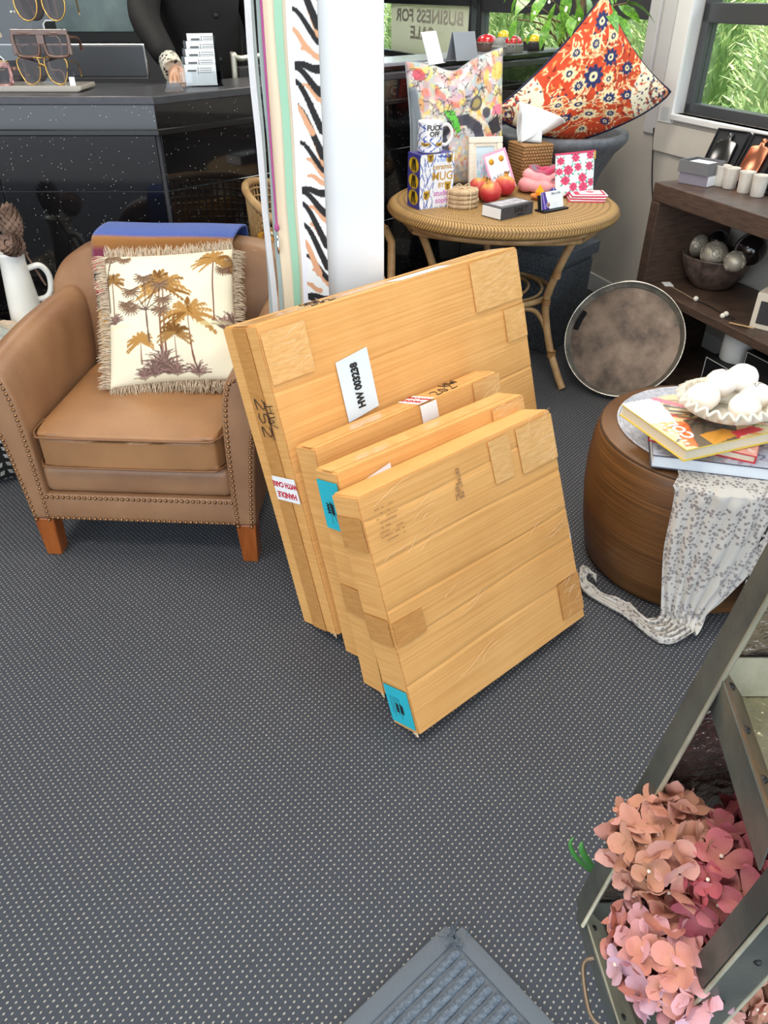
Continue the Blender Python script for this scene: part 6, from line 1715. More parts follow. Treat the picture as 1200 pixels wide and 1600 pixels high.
for mm in (False, True):
    g = (lambda p: mirror(p)) if mm else (lambda p: p)
    lg = obj('leg', (*g(join(*backleg)), False), GALVD, rk_); obj('rolled_edge', g(tube([(bl_(z) - .001, yb - wI, z) for z in (ZB, .6, H0)], .003, 6)), GALV, lg)
    lg = obj('leg', (*g(join(*frontleg)), False), GALVD, rk_); obj('rolled_edge', g(edge(fl_, yf - .003, 0)), GALV, lg); obj('rolled_edge', g(edge(fl_, yf - .003, .054)), GALV, lg)
    riv = []
    for k in range(9): z = .36 + .095 * k; riv.append(xf(sphere(.0045, 8, 5), T(fl_(z) + .028, yf - .003, z)))
    obj('rivets', g(join(*riv)), BLACK, lg)
# hammered back sheet
obj('back_sheet', (*quadplate((bl_(.30) + .02, yb - .004, .30), (-bl_(.30) - .02, yb - .004, .30), (-bl_(1.15) - .02, yb - .004, 1.15), (bl_(1.15) + .02, yb - .004, 1.15), (0, 1, 0), .002), False), HAMM, rk_)
def tray(zr, depth, xl_b, xl_f, fm_, lipm, backm):
    zf = zr - depth; a, b = xl_b, xl_f
    t = obj('tray_floor', (*boxp(min(a, b) + .03, -min(a, b) - .03, yf + .004, yb - .008, zf - .003, zf), False), fm_, rk_)
    lip = quadplate((b, yf, zr), (a, yb - .006, zr), (a + .036, yb - .006, zf), (b + .036, yf, zf), (.6, 0, .8), .003)
    obj('side_lip', (*lip, False), lipm, t); obj('side_lip', (*mirror(lip), False), lipm, t)
    outer = quadplate((b, yf, zr), (a, yb - .006, zr), (a + .004, yb - .006, zr - depth * 1.2), (b + .004, yf, zr - depth * 1.2), (-1, 0, 0), .002)
    obj('outer_apron', (*outer, False), GALVD, t); obj('outer_apron', (*mirror(outer), False), GALVD, t)
    bk_ = quadplate((a, yb - .006, zr), (-a, yb - .006, zr), (-a - .03, yb - .018, zf), (a + .03, yb - .018, zf), (0, -.9, .3), .003); obj('back_lip', (*bk_, False), backm, t)
    fr_ = quadplate((b + .06, yf, zr - .01), (-b - .06, yf, zr - .01), (-b - .06, yf + .02, zf), (b + .06, yf + .02, zf), (0, .9, .3), .003); obj('front_lip', (*fr_, False), GALV, t)
    for y_ in (.04, .10, .16): obj('rivet', sphere(.005, 8, 6), BLACK, t, (a + (b - a) * y_ / .22 + .012, yb - y_, zr - .012))
    return t
tray(.35, .042, .300 - XC, .322 - XC, FLOORM, GALV, GALVD)
tray(.876, .050, .378 - XC, .352 - XC, mat('bright_hammered_zinc', (176, 172, 146), .3, metal=.8, var=(12, (206, 200, 170)), bump=(55, .9)), RUST, GALV)
for sx_ in (-1, 1):
    for y_ in (yf + .03, yb - .03): obj('foot_post', tube([(sx_ * (XC - .46), y_, .31), (sx_ * (XC - .47), y_, .0005)], .010, 8), GALVD, rk_)
hd = [(.310 - XC, .540 - .51, .333), (.296 - XC, .537 - .51, .330), (.288 - XC, .52 - .51, .330), (.286 - XC, .47 - .51, .330), (.300 - XC, .450 - .51, .332), (.318 - XC, .447 - .51, .334)]
obj('bail_handle', tube(catmull(hd, 6), .0034, 8), mat('brown_handle', (128, 112, 96), .4, metal=.5), rk_)

def petal_mat(name, a, b):
    m = mat(name, a, .75); nt = NT(m); bb = bsdf(m); uv = nt.add('ShaderNodeUVMap'); sp = nt.add('ShaderNodeSeparateXYZ'); nt.link(uv.outputs[0], sp.inputs[0])
    tc = nt.add('ShaderNodeTexCoord'); nz = nt.add('ShaderNodeTexNoise', inp={'Scale': 45.0, 'Detail': 3.0}); nt.link(tc.outputs['Object'], nz.inputs['Vector'])
    k = nt.math('ADD', nt.math('MULTIPLY', sp.outputs[0], .75), nt.math('MULTIPLY', nt.math('SUBTRACT', nz.outputs[0], .5), 2.0))
    r = nt.add('ShaderNodeValToRGB'); r.color_ramp.elements[0].position = .1; r.color_ramp.elements[1].position = .8; r.color_ramp.elements[0].color = lin(a); r.color_ramp.elements[1].color = lin(b)
    nt.link(k, r.inputs[0]); nt.link(r.outputs[0], bb.inputs['Base Color']); bb.inputs['Subsurface Weight'].default_value = .12; bb.inputs['Subsurface Radius'].default_value = (.01, .004, .003)
    w = nt.add('ShaderNodeTexWave', inp={'Scale': 6.0, 'Distortion': 2.0}); nt.link(uv.outputs[0], w.inputs['Vector']); bp = nt.add('ShaderNodeBump', inp={'Strength': .25, 'Distance': .002}); nt.link(w.outputs[0], bp.inputs['Height']); nt.link(bp.outputs[0], bb.inputs['Normal'])
    return m
PSETS = [[petal_mat('petal_salmon', (188, 130, 112), (206, 152, 138)), petal_mat('petal_tan', (178, 128, 98), (196, 140, 120)), petal_mat('petal_blush', (206, 164, 146), (208, 146, 142))],
         [petal_mat('petal_crimson', (168, 84, 84), (186, 88, 102)), petal_mat('petal_rose', (194, 124, 114), (184, 92, 106)), petal_mat('petal_plum', (164, 92, 94), (150, 62, 80))],
         [petal_mat('petal_coral', (206, 144, 120), (208, 138, 128)), petal_mat('petal_pink', (212, 148, 138), (220, 166, 174)), petal_mat('petal_lilac', (208, 156, 158), (206, 170, 188))]]
def floret_mesh(seed):
    g = random.Random(seed); V = []; F = []; UVs = []
    for k in range(4):
        a0 = k * math.pi / 2 + g.uniform(-.15, .15); sz = g.uniform(.9, 1.12); cup = g.uniform(.05, .55); curl = g.uniform(-.5, .35); asy = g.uniform(-.15, .15); base = len(V); ns, nr_ = 14, 4
        def P_(x, y):
            r = math.hypot(x, y)
            z = cup * x * x + curl * max(0, x - .6) ** 2 * 1.6 + .16 * y * y * (1 + x) + .075 * math.sin(7 * y + 4 * x + seed + k) * x + .02 * (k % 2)
            return (math.cos(a0) * x - math.sin(a0) * y, math.sin(a0) * x + math.cos(a0) * y, z)
        V.append(P_(.54 * sz, asy * .3)); UVs.append((.54, .5))
        for j in range(1, nr_ + 1):
            q = j / nr_
            for i in range(ns):
                t = 2 * math.pi * i / ns; ex, ey = .5 * math.cos(t), .50 * math.sin(t)
                if math.cos(t) < 0: ey *= 1 + .55 * math.cos(t)
                w_ = 1 + .035 * math.sin(t * 5 + seed * 2 + k) * q
                x = (.54 + ex * q * w_) * sz; y = (ey * q * w_) * sz + asy * x * .5
                V.append(P_(x, y)); UVs.append((min(1, x), .5 + y))
        for i in range(ns): F.append((base, base + 1 + i, base + 1 + (i + 1) % ns))
        for j in range(nr_ - 1):
            for i in range(ns):
                a = base + 1 + j * ns + i; b = base + 1 + j * ns + (i + 1) % ns; F.append((a, a + ns, b + ns, b))
    me = mesh_data('floret', V, F); uvl = me.uv_layers.new(name='UVMap')
    for lp in me.loops: uvl.data[lp.index].uv = UVs[lp.vertex_index]
    return me
FL = [[None] * 3 for _ in range(3)]
FLM = {}
for s_ in range(3):
    for m_ in range(3):
        for q in range(2):
            me = floret_mesh(s_ * 7 + m_ * 3 + q * 11); me.materials.append(PSETS[s_][m_]); FLM[(s_, m_, q)] = me
BUD = mesh_data('bud', *sphere(.0024, 8, 6)); BUDM = mat('floret_bud', (236, 214, 196), .5)
def hydrangea(label, c, R, s_, seed, n=64):
    g = random.Random(seed); t = thing('hydrangea', label, 'flower', c, None, 'dried hydrangea heads in the rack')
    obj('core', sphere(R * .62, 14, 10), mat('flower_core', (96, 52, 46), .9), t)
    st = (g.uniform(-.02, .02), g.uniform(-.01, .02))
    base = Vector((min(max(c[0] + st[0], .40), .9) - c[0], min(max(c[1], .46), .57) - c[1], .318 - c[2])); obj('stem', tube(catmull([(0, 0, -R * .4), (base.x * .5, base.y * .5, base.z * .55), tuple(base)], 5), .004, 6), mat('dry_stem', (112, 92, 58), .8), t)
    for i in range(n):
        z = 1 - 1.75 * (i + .5) / n; rr = math.sqrt(max(0, 1 - z * z)); a = i * 2.39996 + g.uniform(-.2, .2)
        d = Vector((rr * math.cos(a), rr * math.sin(a), z)); p = d * R * g.uniform(.78, .95)
        d2_ = (d + Vector((g.uniform(-.55, .55), g.uniform(-.55, .55), g.uniform(-.55, .55)))).normalized()
        o = obj('floret', FLM[(s_, g.choice((0, 0, 1, 1, 2)), g.randrange(2))], None, t, p); o.rotation_euler = (d2_.to_track_quat('Z', 'Y') @ Euler((0, 0, g.uniform(0, 6.28))).to_quaternion()).to_euler()
        k = g.uniform(.022, .031) * R / .075; o.scale = (k, k, k)
        if i % 2 == 0: b = obj('bud', BUD, BUDM, t, p + d2_ * .004)
    return t
hydrangea('dried salmon and tan hydrangea head against the back sheet of the rack', Y(1046, 1332, .535), .071, 0, 1)
hydrangea('dried crimson hydrangea head towards the front leg of the rack', Y(1150, 1385, .49), .076, 1, 2)
hydrangea('dried coral and lilac-pink hydrangea head over the bare tray floor', Y(1045, 1490, .455), .070, 2, 3)
hydrangea('small dried rose hydrangea head by the hammered back sheet', Y(1195, 1300, .555), .055, 1, 4, 34)
hydrangea('dried tan hydrangea head low beside the riveted front leg', Y(1130, 1540, .47), .052, 0, 5, 34)
sg = thing('green_sprig', 'two slim green leaf blades poking out behind the rack leg', 'leaf sprig', Y(930, 1372, .665))
for (pts, w) in (([(932, 1368), (912, 1352), (897, 1335), (891, 1318), (897, 1308)], .007), ([(934, 1364), (922, 1350), (912, 1335), (908, 1322), (910, 1315)], .010)):
    path = [Y(u, v, .66 + .004 * i) - Y(930, 1372, .665) for i, (u, v) in enumerate(pts)]; cp = catmull(path, 5); n_ = len(cp)
    obj('blade', (*slab(cp, (1, 0, .3), [w * math.sin(math.pi * (.12 + .86 * i / (n_ - 1))) + .0008 for i in range(n_)], .0012), True), mat('blade_green', (74, 140, 66), .5), sg)

# ------------------------------------------------------------------ straps hanging on the column
rail = thing('strap_rail', 'chrome hanging rail fixed to the white column above the straps', 'rail', (-.10, 2.19, 1.98))
obj('bar', tube([(.08, 0, 0), (-.30, 0, 0)], .008, 10), CHROME, rail); obj('mount', bevbox(.02, .06, .0, .014, -.03, .03, .003), CHROME, rail)
def strap(name, label, x, w, z0, m, y=2.185, th=.0025, sway=0.0, cat='strap'):
    pts = [(x + sway * math.sin(k / 14 * 3.14) + .0015 * math.sin(k * 1.7), y + .002 * math.sin(k + x * 50), 1.986 - (1.986 - z0) * k / 14) for k in range(15)]
    o = obj(name, (*slab(catmull(pts, 3), (1, 0, 0), w, th), True), m); o.data.shade_flat() if hasattr(o.data, 'shade_flat') else None
    tag(o, label, cat, 'bag straps on the column'); return o
strap('bag_strap', 'sage-grey woven bag strap hanging outermost beside the counter', -.334, .018, .62, mat('strap_sage', (168, 178, 176), .8, bump=(500, .3)), sway=.012)
strap('bag_strap', 'pale grey twill bag strap twisted next to the sage one', -.318, .016, .60, mat('strap_grey', (206, 208, 212), .8, bump=(500, .3)), y=2.176, sway=-.010)
strap('bag_strap', 'grey-green ribbed bag strap between the twill and the cream straps', -.304, .012, .60, mat('strap_greygreen', (150, 166, 164), .8), y=2.180, sway=.003)
strap('bag_strap', 'wide cream leather bag strap behind the magenta cord', -.281, .036, .66, mat('strap_cream', (224, 208, 182), .55))
strap('bag_strap', 'mint green leather bag strap beside the wide cream one', -.2545, .020, .66, mat('strap_mint', (150, 196, 170), .55), y=2.179)
strap('bag_strap', 'narrow sand-coloured bag strap between the mint and white ones', -.2405, .010, .66, mat('strap_sand', (214, 200, 178), .6), y=2.183)
strap('bag_strap', 'white nylon bag strap beside the tiger-striped one', -.2285, .015, .66, mat('strap_white', (226, 228, 240), .6), y=2.178)
mcd = thing('magenta_cord', 'magenta braided cord with a metal tip hanging over the cream strap', 'cord', (-.293, 2.171, 1.98)); 
obj('braid', tube(catmull([(.0, .008, 0), (.002, 0, -.3), (-.002, 0, -.7), (-.004, 0, -1.02)], 6), .0034, 6), mat('magenta_braid', (178, 84, 146), .8, bump=(600, .5)), mcd)
obj('knot', sphere(.007, 10, 8, 1, 1, 1.6), MATS['magenta_braid'], mcd, (-.004, 0, -1.02)); obj('metal_tip', lathe([(0, 0), (.003, .002), (.0042, .012), (.0042, .05), (0, .052)], 10), CHROME, mcd, (-.004, 0, -1.092))
zc2 = Canvas(48, 520, (228, 234, 238), asp=1.33 / .062)
K, Tn = (26, 26, 30), (208, 158, 124)
pat = [(-1.9, K, .15), (-1.0, Tn, .13), (-1.8, K, .15), (-.6, Tn, .12), (-.9, K, .15), (-.15, K, .16), (-.3, Tn, .12), (-.7, Tn, .12), (-1.1, K, .12), (-1.5, Tn, .15)]
y0 = -.6; i = 0
while y0 < 22.5:
    sl_, cl_, wd_ = pat[i % 10]
    a_, b_ = (.02, 1.0) if cl_ == K else ((.35, 1.05) if i % 3 else (-.05, .6))
    zc2.stroke([(a_ + (b_ - a_) * k / 6, y0 - sl_ * .5 + sl_ * (k / 6) ** 1.25 + .05 * math.sin(k)) for k in range(7)], wd_ * .6, cl_, wd_)
    y0 += .47; i += 1
zs = printed_panel('tiger_strap', .062, 1.33, zc2, mat('tiger_weave', (230, 236, 240), .8, attr=True, bump=(400, .2)), None, .003, (-.2225, 2.178, .655), nx=48, ny=520)
tag(zs, 'broad white bag strap with black and tan tiger stripes against the column', 'strap', 'bag straps on the column')

# ------------------------------------------------------------------ things on the reception counter
# sunglasses on a clear stand
EDGE = mat('acrylic_edge', (226, 232, 236), .25)
ss = thing('sunglasses_stand', 'tiered clear acrylic sunglasses stand on the reception counter', 'display stand', (-1.285, 3.15, CT))
pts = [(-.125, .0), (-.125, .055), (-.115, .065), (-.088, .065), (-.080, .075), (-.080, .098), (-.09, .108), (-.125, .108), (-.135, .118), (-.135, .16), (-.125, .17), (-.10, .17), (-.09, .18), (-.09, .205), (-.10, .215), (-.135, .215), (-.145, .225), (-.145, .30)]
ol = pts + [(-x, z) for x, z in reversed(pts)]
obj('panel', (*extrude_poly(ol, 0, .004), False), ACRYLIC, ss)
obj('panel_edge', tube([(x, .002, z) for x, z in ol], .0028, 6, closed=True), EDGE, ss)
obj('base', (*bevelled(extrude_poly([(-.30, 0), (.185, 0), (.20, .006), (.20, .020), (-.30, .020)], -.06, .10), .003, 1), False), mat('frosted_block', (206, 200, 190), .2, trans=.4), ss, (0, .0, .0005))
for z_ in (.05, .14, .24): obj('peg', tube([(0, 0, z_), (0, -.03, z_ + .002)], .004, 6), EDGE, ss)
def lens_shape(w, h, kind):
    if kind == 'square': return catmull([(-w / 2, h * .42, 0), (0, h * .5, 0), (w / 2, h * .42, 0), (w * .46, -h * .3, 0), (w * .3, -h * .5, 0), (-w * .3, -h * .5, 0), (-w * .46, -h * .3, 0)], 4, True)
    if kind == 'aviator': return catmull([(-w * .48, h * .40, 0), (0, h * .5, 0), (w * .46, h * .42, 0), (w * .5, h * .05, 0), (w * .28, -h * .42, 0), (-.05 * w, -h * .5, 0), (-w * .40, -h * .25, 0)], 4, True)
    return [Vector((w / 2 * math.cos(a / 12 * math.pi), h / 2 * math.sin(a / 12 * math.pi), 0)) for a in range(24)]
def glasses(label, loc, kind, W, Hh, rimr, rm, tilt=0.0, rz=0.0, thick=False):
    t = thing('sunglasses', label, 'sunglasses', loc, (tilt, 0, rz), 'sunglasses on the counter')
    lw = W * .42
    for sx in (-1, 1):
        L = [Vector((sx * p.x + sx * W * .26, -.002 + .004 * abs(p.x) / lw, p.y)) for p in lens_shape(lw, Hh, kind)]
        rim_o = obj('rim', tube(L, rimr, 6, closed=True), rm, t)
        n_ = len(L); obj('lens', ([tuple(p) for p in L], [tuple(range(n_))], False), SMOKE, rim_o)
        tp_ = obj('temple', tube(catmull([(sx * W * .49, .002, Hh * .3), (sx * W * .5, .06, Hh * .28), (sx * W * .47, .12, Hh * .1), (sx * W * .44, .145, -Hh * .35)], 4), rimr * .9, 6), rm, t)
    if thick:
        obj('brow_bar', (*bevbox(-W * .5, W * .5, -.006, .002, Hh * .40, Hh * .66, .003), False), rm, t); obj('bridge', (*bevbox(-W * .07, W * .07, -.006, .002, Hh * .0, Hh * .45, .003), False), rm, t)
        for sx in (-1, 1): obj('frame_side', (*bevbox(min(sx * W * .46, sx * W * .52), max(sx * W * .46, sx * W * .52), -.006, .002, -Hh * .45, Hh * .45, .003), False), rm, t)
    else:
        obj('bridge', tube(catmull([(-W * .07, -.004, Hh * .12), (0, -.008, Hh * .24), (W * .07, -.004, Hh * .12)], 4), rimr, 6), rm, t); obj('top_bar', tube([(-W * .18, -.004, Hh * .48), (0, -.008, Hh * .46), (W * .18, -.004, Hh * .48)], rimr * .8, 6), rm, t)
    return t
BROWNF = mat('brown_acetate', (98, 68, 56), .25, coat=.4)
glasses('gold aviator sunglasses on the lowest tier of the clear stand', Y(68, 110, 3.118), 'aviator', .185, .085, .0024, GOLD)
tg_ = thing('price_tag', 'small black and white price tag hanging from the aviator sunglasses', 'tag', Y(112, 122, 3.10)); obj('card', (*boxp(-.010, .010, -.001, 0, -.035, .018), False), PAPER, tg_); obj('black_strip', (*boxp(-.010, .010, -.002, -.001, .004, .03), False), BLACK, tg_)
glasses('chunky brown square sunglasses on the middle tier of the clear stand', Y(65, 70, 3.118), 'square', .20, .070, .006, BROWNF, thick=True)
glasses('thin gold rimmed sunglasses on the top tier of the clear stand', Y(61, 4, 3.118), 'round', .185, .105, .0026, GOLD)
glasses('pink tortoise sunglasses lying by the clear stand', Y(-14, 118, 3.10), 'square', .15, .06, .006, mat('pink_tortoise', (206, 160, 156), .3, var=(60, (110, 60, 60))), thick=True)
ws = thing('wooden_rack', 'pale wooden rod display rack behind the sunglasses stand', 'display stand', (-1.60, 3.33, CT))
for z_ in (.075, .165, .27): obj('rod', tube([(-.25, 0, z_), (.17, 0, z_)], .009, 8), mat('pale_wood', (214, 178, 130), .5), ws)
for x_ in (-.24, .10): obj('upright', (*bevbox(x_ - .01, x_ + .01, .0, .02, 0, .33, .002), False), MATS['pale_wood'], ws)
# monitor behind the ledge
mo_ = thing('computer_monitor', 'grey back of a flat computer monitor behind the reception counter', 'monitor', (-1.46, 3.56, CT - .05))
obj('back_shell', (*bevbox(-.44, .49, 0, .03, .058, .172, .006), False), mat('monitor_grey', (66, 70, 76), .45), mo_); obj('silver_edge', (*bevbox(-.444, .494, .008, .022, .054, .176, .003), False), CHROME, mo_)
obj('stand', (*bevbox(-.05, .05, .03, .05, 0, .12, .004), False), MATS['monitor_grey'], mo_); obj('foot', (*bevbox(-.12, .12, -.05, .1, 0, .01, .003), False), MATS['monitor_grey'], mo_)
dk = thing('staff_desk', 'low dark desk on the staff side of the reception counter', 'desk', (-1.46, 3.70, 0))
obj('desk_top', (*bevbox(-.9, .5, -.26, .30, CT - .08, CT - .0505, .004), False), CTOP, dk)
for x_ in (-.85, .42): obj('leg', (*bevbox(x_, x_ + .04, -.2, .25, 0, CT - .08, .004), False), BLACK, dk)
# clear block
o = obj('glass_block', (*bevelled(extrude_poly([(0, 0), (.07, 0), (.055, .03), (.012, .03)], 0, .05), .002, 1), False), ACRYLIC, None, (-.79, 3.10, CT + .0005), (0, 0, .3)); tag(o, 'small clear acrylic block at the corner of the reception counter', 'block')
# tiered card holder
chd = thing('brochure_holder', 'stepped clear holder filled with white business cards on the counter corner', 'card holder', Z(284, 137, CT), math.radians(16))
chd.location.z = CT + .0005
for k in range(5):
    w0 = .155; z0 = .0 + .024 * k; y0 = .012 + .022 * k; x0 = .008 * k
    obj('pocket', (*boxp(x0, w0 + .004, y0 - .006, y0 - .004, 0, z0 + .05), False), ACRYLIC, chd)
    cd = obj('card_stack', (*boxp(x0 + .016 + .004 * (4 - k) * .2, w0 - .010 - .008 * (4 - k) * .3, y0 - .002, y0 + .008, z0 + .004, z0 + .072), False), PAPER, chd)
    obj('card_print', (*join(boxp(x0 + .03, x0 + .062, y0 - .003, y0 - .0018, z0 + .050, z0 + .056), boxp(x0 + .068, x0 + .070, y0 - .003, y0 - .0018, z0 + .042, z0 + .064), *[boxp(x0 + .075, x0 + .12, y0 - .003, y0 - .0018, z0 + .046 + .007 * q, z0 + .0475 + .007 * q) for q in range(3)]), False), mat('card_ink', (96, 100, 104), .6), cd)
obj('side_wall', (*boxp(-.002, .0, 0, .115, 0, .06), False), ACRYLIC, chd); obj('base', (*boxp(0, .16, 0, .115, 0, .003), False), ACRYLIC, chd)
# office chair behind the counter
oc = thing('office_chair', 'chrome framed black office chair behind the reception counter', 'chair', (-.542, 3.822, 0), math.radians(47))
def arch(x, w, h0, h1): return catmull([(x - w, 0, h0), (x - w, 0, h1 - .04), (x - w + .04, 0, h1), (x + w - .04, 0, h1), (x + w, 0, h1 - .04), (x + w, 0, h0)], 5)
obj('back_frame', tube(arch(.06, .20, .5, 1.262), .012, 8), mat('satin_chrome', (216, 212, 200), .3, metal=.7), oc); obj('backrest', bevbox(-.12, .24, -.006, .02, .75, 1.235, .01, 2), BLACK, oc); obj('seat', bevbox(-.10, .22, .02, .30, .47, .53, .02, 3), BLACK, oc)
obj('post', tube([(.06, .16, .08), (.06, .16, .48)], .025, 10), CHROME, oc)
for k in range(5): a = k * 1.2566; obj('foot', tube([(.06, .16, .09), (.06 + .2 * math.cos(a), .16 + .2 * math.sin(a), .05)], .016, 8), CHROME, oc); obj('caster', xf(sphere(.025, 10, 8), T(.06 + .2 * math.cos(a), .16 + .2 * math.sin(a), .026)), BLACK, oc)

# ------------------------------------------------------------------ person behind the counter
def skinned(name, joints, edges, m, parent, root=0, sub=2):
    me = bpy.data.meshes.new(name); keys = list(joints); idx = {k: i for i, k in enumerate(keys)}
    me.from_pydata([joints[k][0] for k in keys], [(idx[a], idx[b]) for a, b in edges], []); me.update()
    o = bpy.data.objects.new(name, me); COL.objects.link(o); o.parent = parent; me.materials.append(m)
    sk = o.modifiers.new('skin', 'SKIN'); sk.use_smooth_shade = True
    lay = me.skin_vertices[0] if len(me.skin_vertices) else None
    if lay is None:
        bpy.context.view_layer.objects.active = o; bpy.ops.mesh.customdata_skin_add(); lay = me.skin_vertices[0]
    for i, k in enumerate(keys):
        r = joints[k][1]; lay.data[i].radius = r if isinstance(r, tuple) else (r, r); lay.data[i].use_root = (i == root)
    sb = o.modifiers.new('sub', 'SUBSURF'); sb.levels = sub; sb.render_levels = sub
    # freeze
    bpy.context.view_layer.update(); dg = bpy.context.evaluated_depsgraph_get(); nm = bpy.data.meshes.new_from_object(o.evaluated_get(dg))
    o.modifiers.clear(); old = o.data; o.data = nm; bpy.data.meshes.remove(old)
    nm.polygons.foreach_set('use_smooth', [True] * len(nm.polygons)); return o
SKIN = mat('skin', (206, 160, 132), .5); JACK = mat('black_jacket', (15, 14, 16), .75, var=(6, (22, 21, 23)), bump=(12, .35)); TROU = mat('black_trousers', (22, 22, 24), .8)
pe = thing('person', 'person in a black jacket with floral cuffs standing behind the reception counter', 'person', (-.84, 4.20, .14))
J = {'pel': ((0, 0, 1.0), (.13, .09)), 'wai': ((0, 0, 1.14), (.115, .08)), 'che': ((0, -.05, 1.36), (.13, .075)), 'nek0': ((0, -.09, 1.55), (.065, .065)), 'nek': ((0, -.11, 1.61), .052), 'hed0': ((0, -.13, 1.68), (.070, .080)), 'hed': ((0, -.13, 1.76), (.078, .095)), 'hed2': ((0, -.12, 1.84), (.06, .075)),
     'shR': ((-.19, -.09, 1.49), .065), 'elR': ((-.20, -.30, 1.27), .048), 'wrR': ((-.035, -.56, 1.085), .030), 'paR': ((-.01, -.62, 1.075), (.036, .022)),
     'shL': ((.19, -.07, 1.49), .065), 'elL': ((.25, .02, 1.2), .048), 'wrL': ((.24, -.08, .96), .030), 'paL': ((.24, -.10, .89), (.022, .036)),
     'hiR': ((-.09, 0, .93), .10), 'knR': ((-.10, 0, .44), .065), 'anR': ((-.10, .02, -.05), .042), 'toR': ((-.11, -.14, -.105), .035), 'hiL': ((.09, 0, .93), .10), 'knL': ((.10, 0, .44), .065), 'anL': ((.10, .02, -.05), .042), 'toL': ((.11, -.14, -.105), .035)}
E_ = [('pel', 'wai'), ('wai', 'che'), ('che', 'nek0'), ('nek0', 'nek'), ('nek', 'hed0'), ('hed0', 'hed'), ('hed', 'hed2'), ('che', 'shR'), ('shR', 'elR'), ('elR', 'wrR'), ('wrR', 'paR'), ('che', 'shL'), ('shL', 'elL'), ('elL', 'wrL'), ('wrL', 'paL'), ('pel', 'hiR'), ('hiR', 'knR'), ('knR', 'anR'), ('anR', 'toR'), ('pel', 'hiL'), ('hiL', 'knL'), ('knL', 'anL'), ('anL', 'toL')]
for sd, pa, dr in (('R', (-.01, -.62, 1.075), Vector((.15, -.85, -.25))), ('L', (.24, -.10, .89), Vector((0, -.25, -.95)))):
    dr = dr.normalized(); ac = Vector((1, 0, 0)) if sd == 'R' else Vector((0, 1, 0))
    for k, (o_, L) in enumerate(((-.027, .066), (-.009, .078), (.009, .074), (.026, .058))):
        a = Vector(pa) + ac * o_ + dr * .02; b = a + dr * L * .55; c = b + (dr + Vector((0, 0, -.35))).normalized() * L * .45
        J['f%s%d0' % (sd, k)] = (tuple(a), .0100); J['f%s%d1' % (sd, k)] = (tuple(b), .0088); J['f%s%d2' % (sd, k)] = (tuple(c), .0070)
        E_ += [('pa' + sd, 'f%s%d0' % (sd, k)), ('f%s%d0' % (sd, k), 'f%s%d1' % (sd, k)), ('f%s%d1' % (sd, k), 'f%s%d2' % (sd, k))]
    tA = Vector(pa) + ac * .034 - dr * .01; tB = tA + (ac * .6 + dr).normalized() * .045
    J['t%s0' % sd] = (tuple(tA), .0105); J['t%s1' % sd] = (tuple(tB), .008); E_ += [('pa' + sd, 't%s0' % sd), ('t%s0' % sd, 't%s1' % sd)]
body_o = skinned('body', J, E_, SKIN, pe)
JJ = {'pel': ((0, 0, .95), (.19, .14)), 'wai': ((0, 0, 1.14), (.175, .135)), 'che': ((0, -.06, 1.36), (.205, .15)), 'nek': ((0, -.09, 1.53), (.085, .085)), 'shR': ((-.195, -.09, 1.485), .085), 'elR': ((-.205, -.30, 1.27), .072), 'wrR': ((-.062, -.515, 1.112), .052), 'shL': ((.195, -.07, 1.485), .085), 'elL': ((.255, .02, 1.2), .070), 'wrL': ((.245, -.07, 1.0), .048)}
jk = skinned('jacket', JJ, [('pel', 'wai'), ('wai', 'che'), ('che', 'nek'), ('che', 'shR'), ('shR', 'elR'), ('elR', 'wrR'), ('che', 'shL'), ('shL', 'elL'), ('elL', 'wrL')], JACK, pe, sub=3)
for z_ in (1.1, 1.27): obj('button', xf(lathe([(0, 0), (.012, 0), (.010, .004), (0, .003)], 12), RX(math.pi / 2)), BLACK, jk, (.09, -.178, z_))
cfm = mat('floral_cuff', (226, 222, 208), .8); nt = NT(cfm); tc = nt.add('ShaderNodeTexCoord'); vr = nt.add('ShaderNodeTexVoronoi', inp={'Scale': 60.0}); nt.link(tc.outputs['Object'], vr.inputs['Vector']); nt.link(nt.mix(nt.math('LESS_THAN', vr.outputs['Distance'], .35), lin((226, 222, 208)), lin((60, 60, 70))), bsdf(cfm).inputs['Base Color'])
obj('shirt_cuff', tube([(-.066, -.50, 1.118), (-.040, -.555, 1.090), (-.030, -.575, 1.083)], [.044, .046, .048], 14), cfm, pe)
TT = {'pel': ((0, 0, 1.0), (.17, .13)), 'hiR': ((-.095, 0, .90), .115), 'knR': ((-.10, 0, .44), .082), 'anR': ((-.10, .02, -.06), .068), 'hiL': ((.095, 0, .90), .115), 'knL': ((.10, 0, .44), .082), 'anL': ((.10, .02, -.06), .068)}
skinned('trousers', TT, [('pel', 'hiR'), ('hiR', 'knR'), ('knR', 'anR'), ('pel', 'hiL'), ('hiL', 'knL'), ('knL', 'anL')], TROU, pe)
obj('hair', xf(sphere(.108, 20, 14, .92, 1.05, 1.0), T(0, -.098, 1.815)), mat('dark_hair', (50, 36, 28), .6), pe)
obj('nose', xf(sphere(.012, 10, 8, .8, 1.3, 1.3), T(0, -.232, 1.74)), SKIN, pe)
for sx in (-1, 1): obj('ear', xf(sphere(.022, 10, 8, .35, .7, 1), T(sx * .083, -.12, 1.755)), SKIN, pe); obj('eye', sphere(.010, 10, 8), BLACK, pe, (sx * .030, -.214, 1.765)); obj('shoe', bevbox(sx * .105 - .045, sx * .105 + .045, -.20, .08, -.14, -.065, .02, 3), BLACK, pe)
obj('mouth', xf(sphere(.016, 10, 6, 1.2, .5, .35), T(0, -.222, 1.70)), mat('lips', (170, 96, 92), .5), pe)

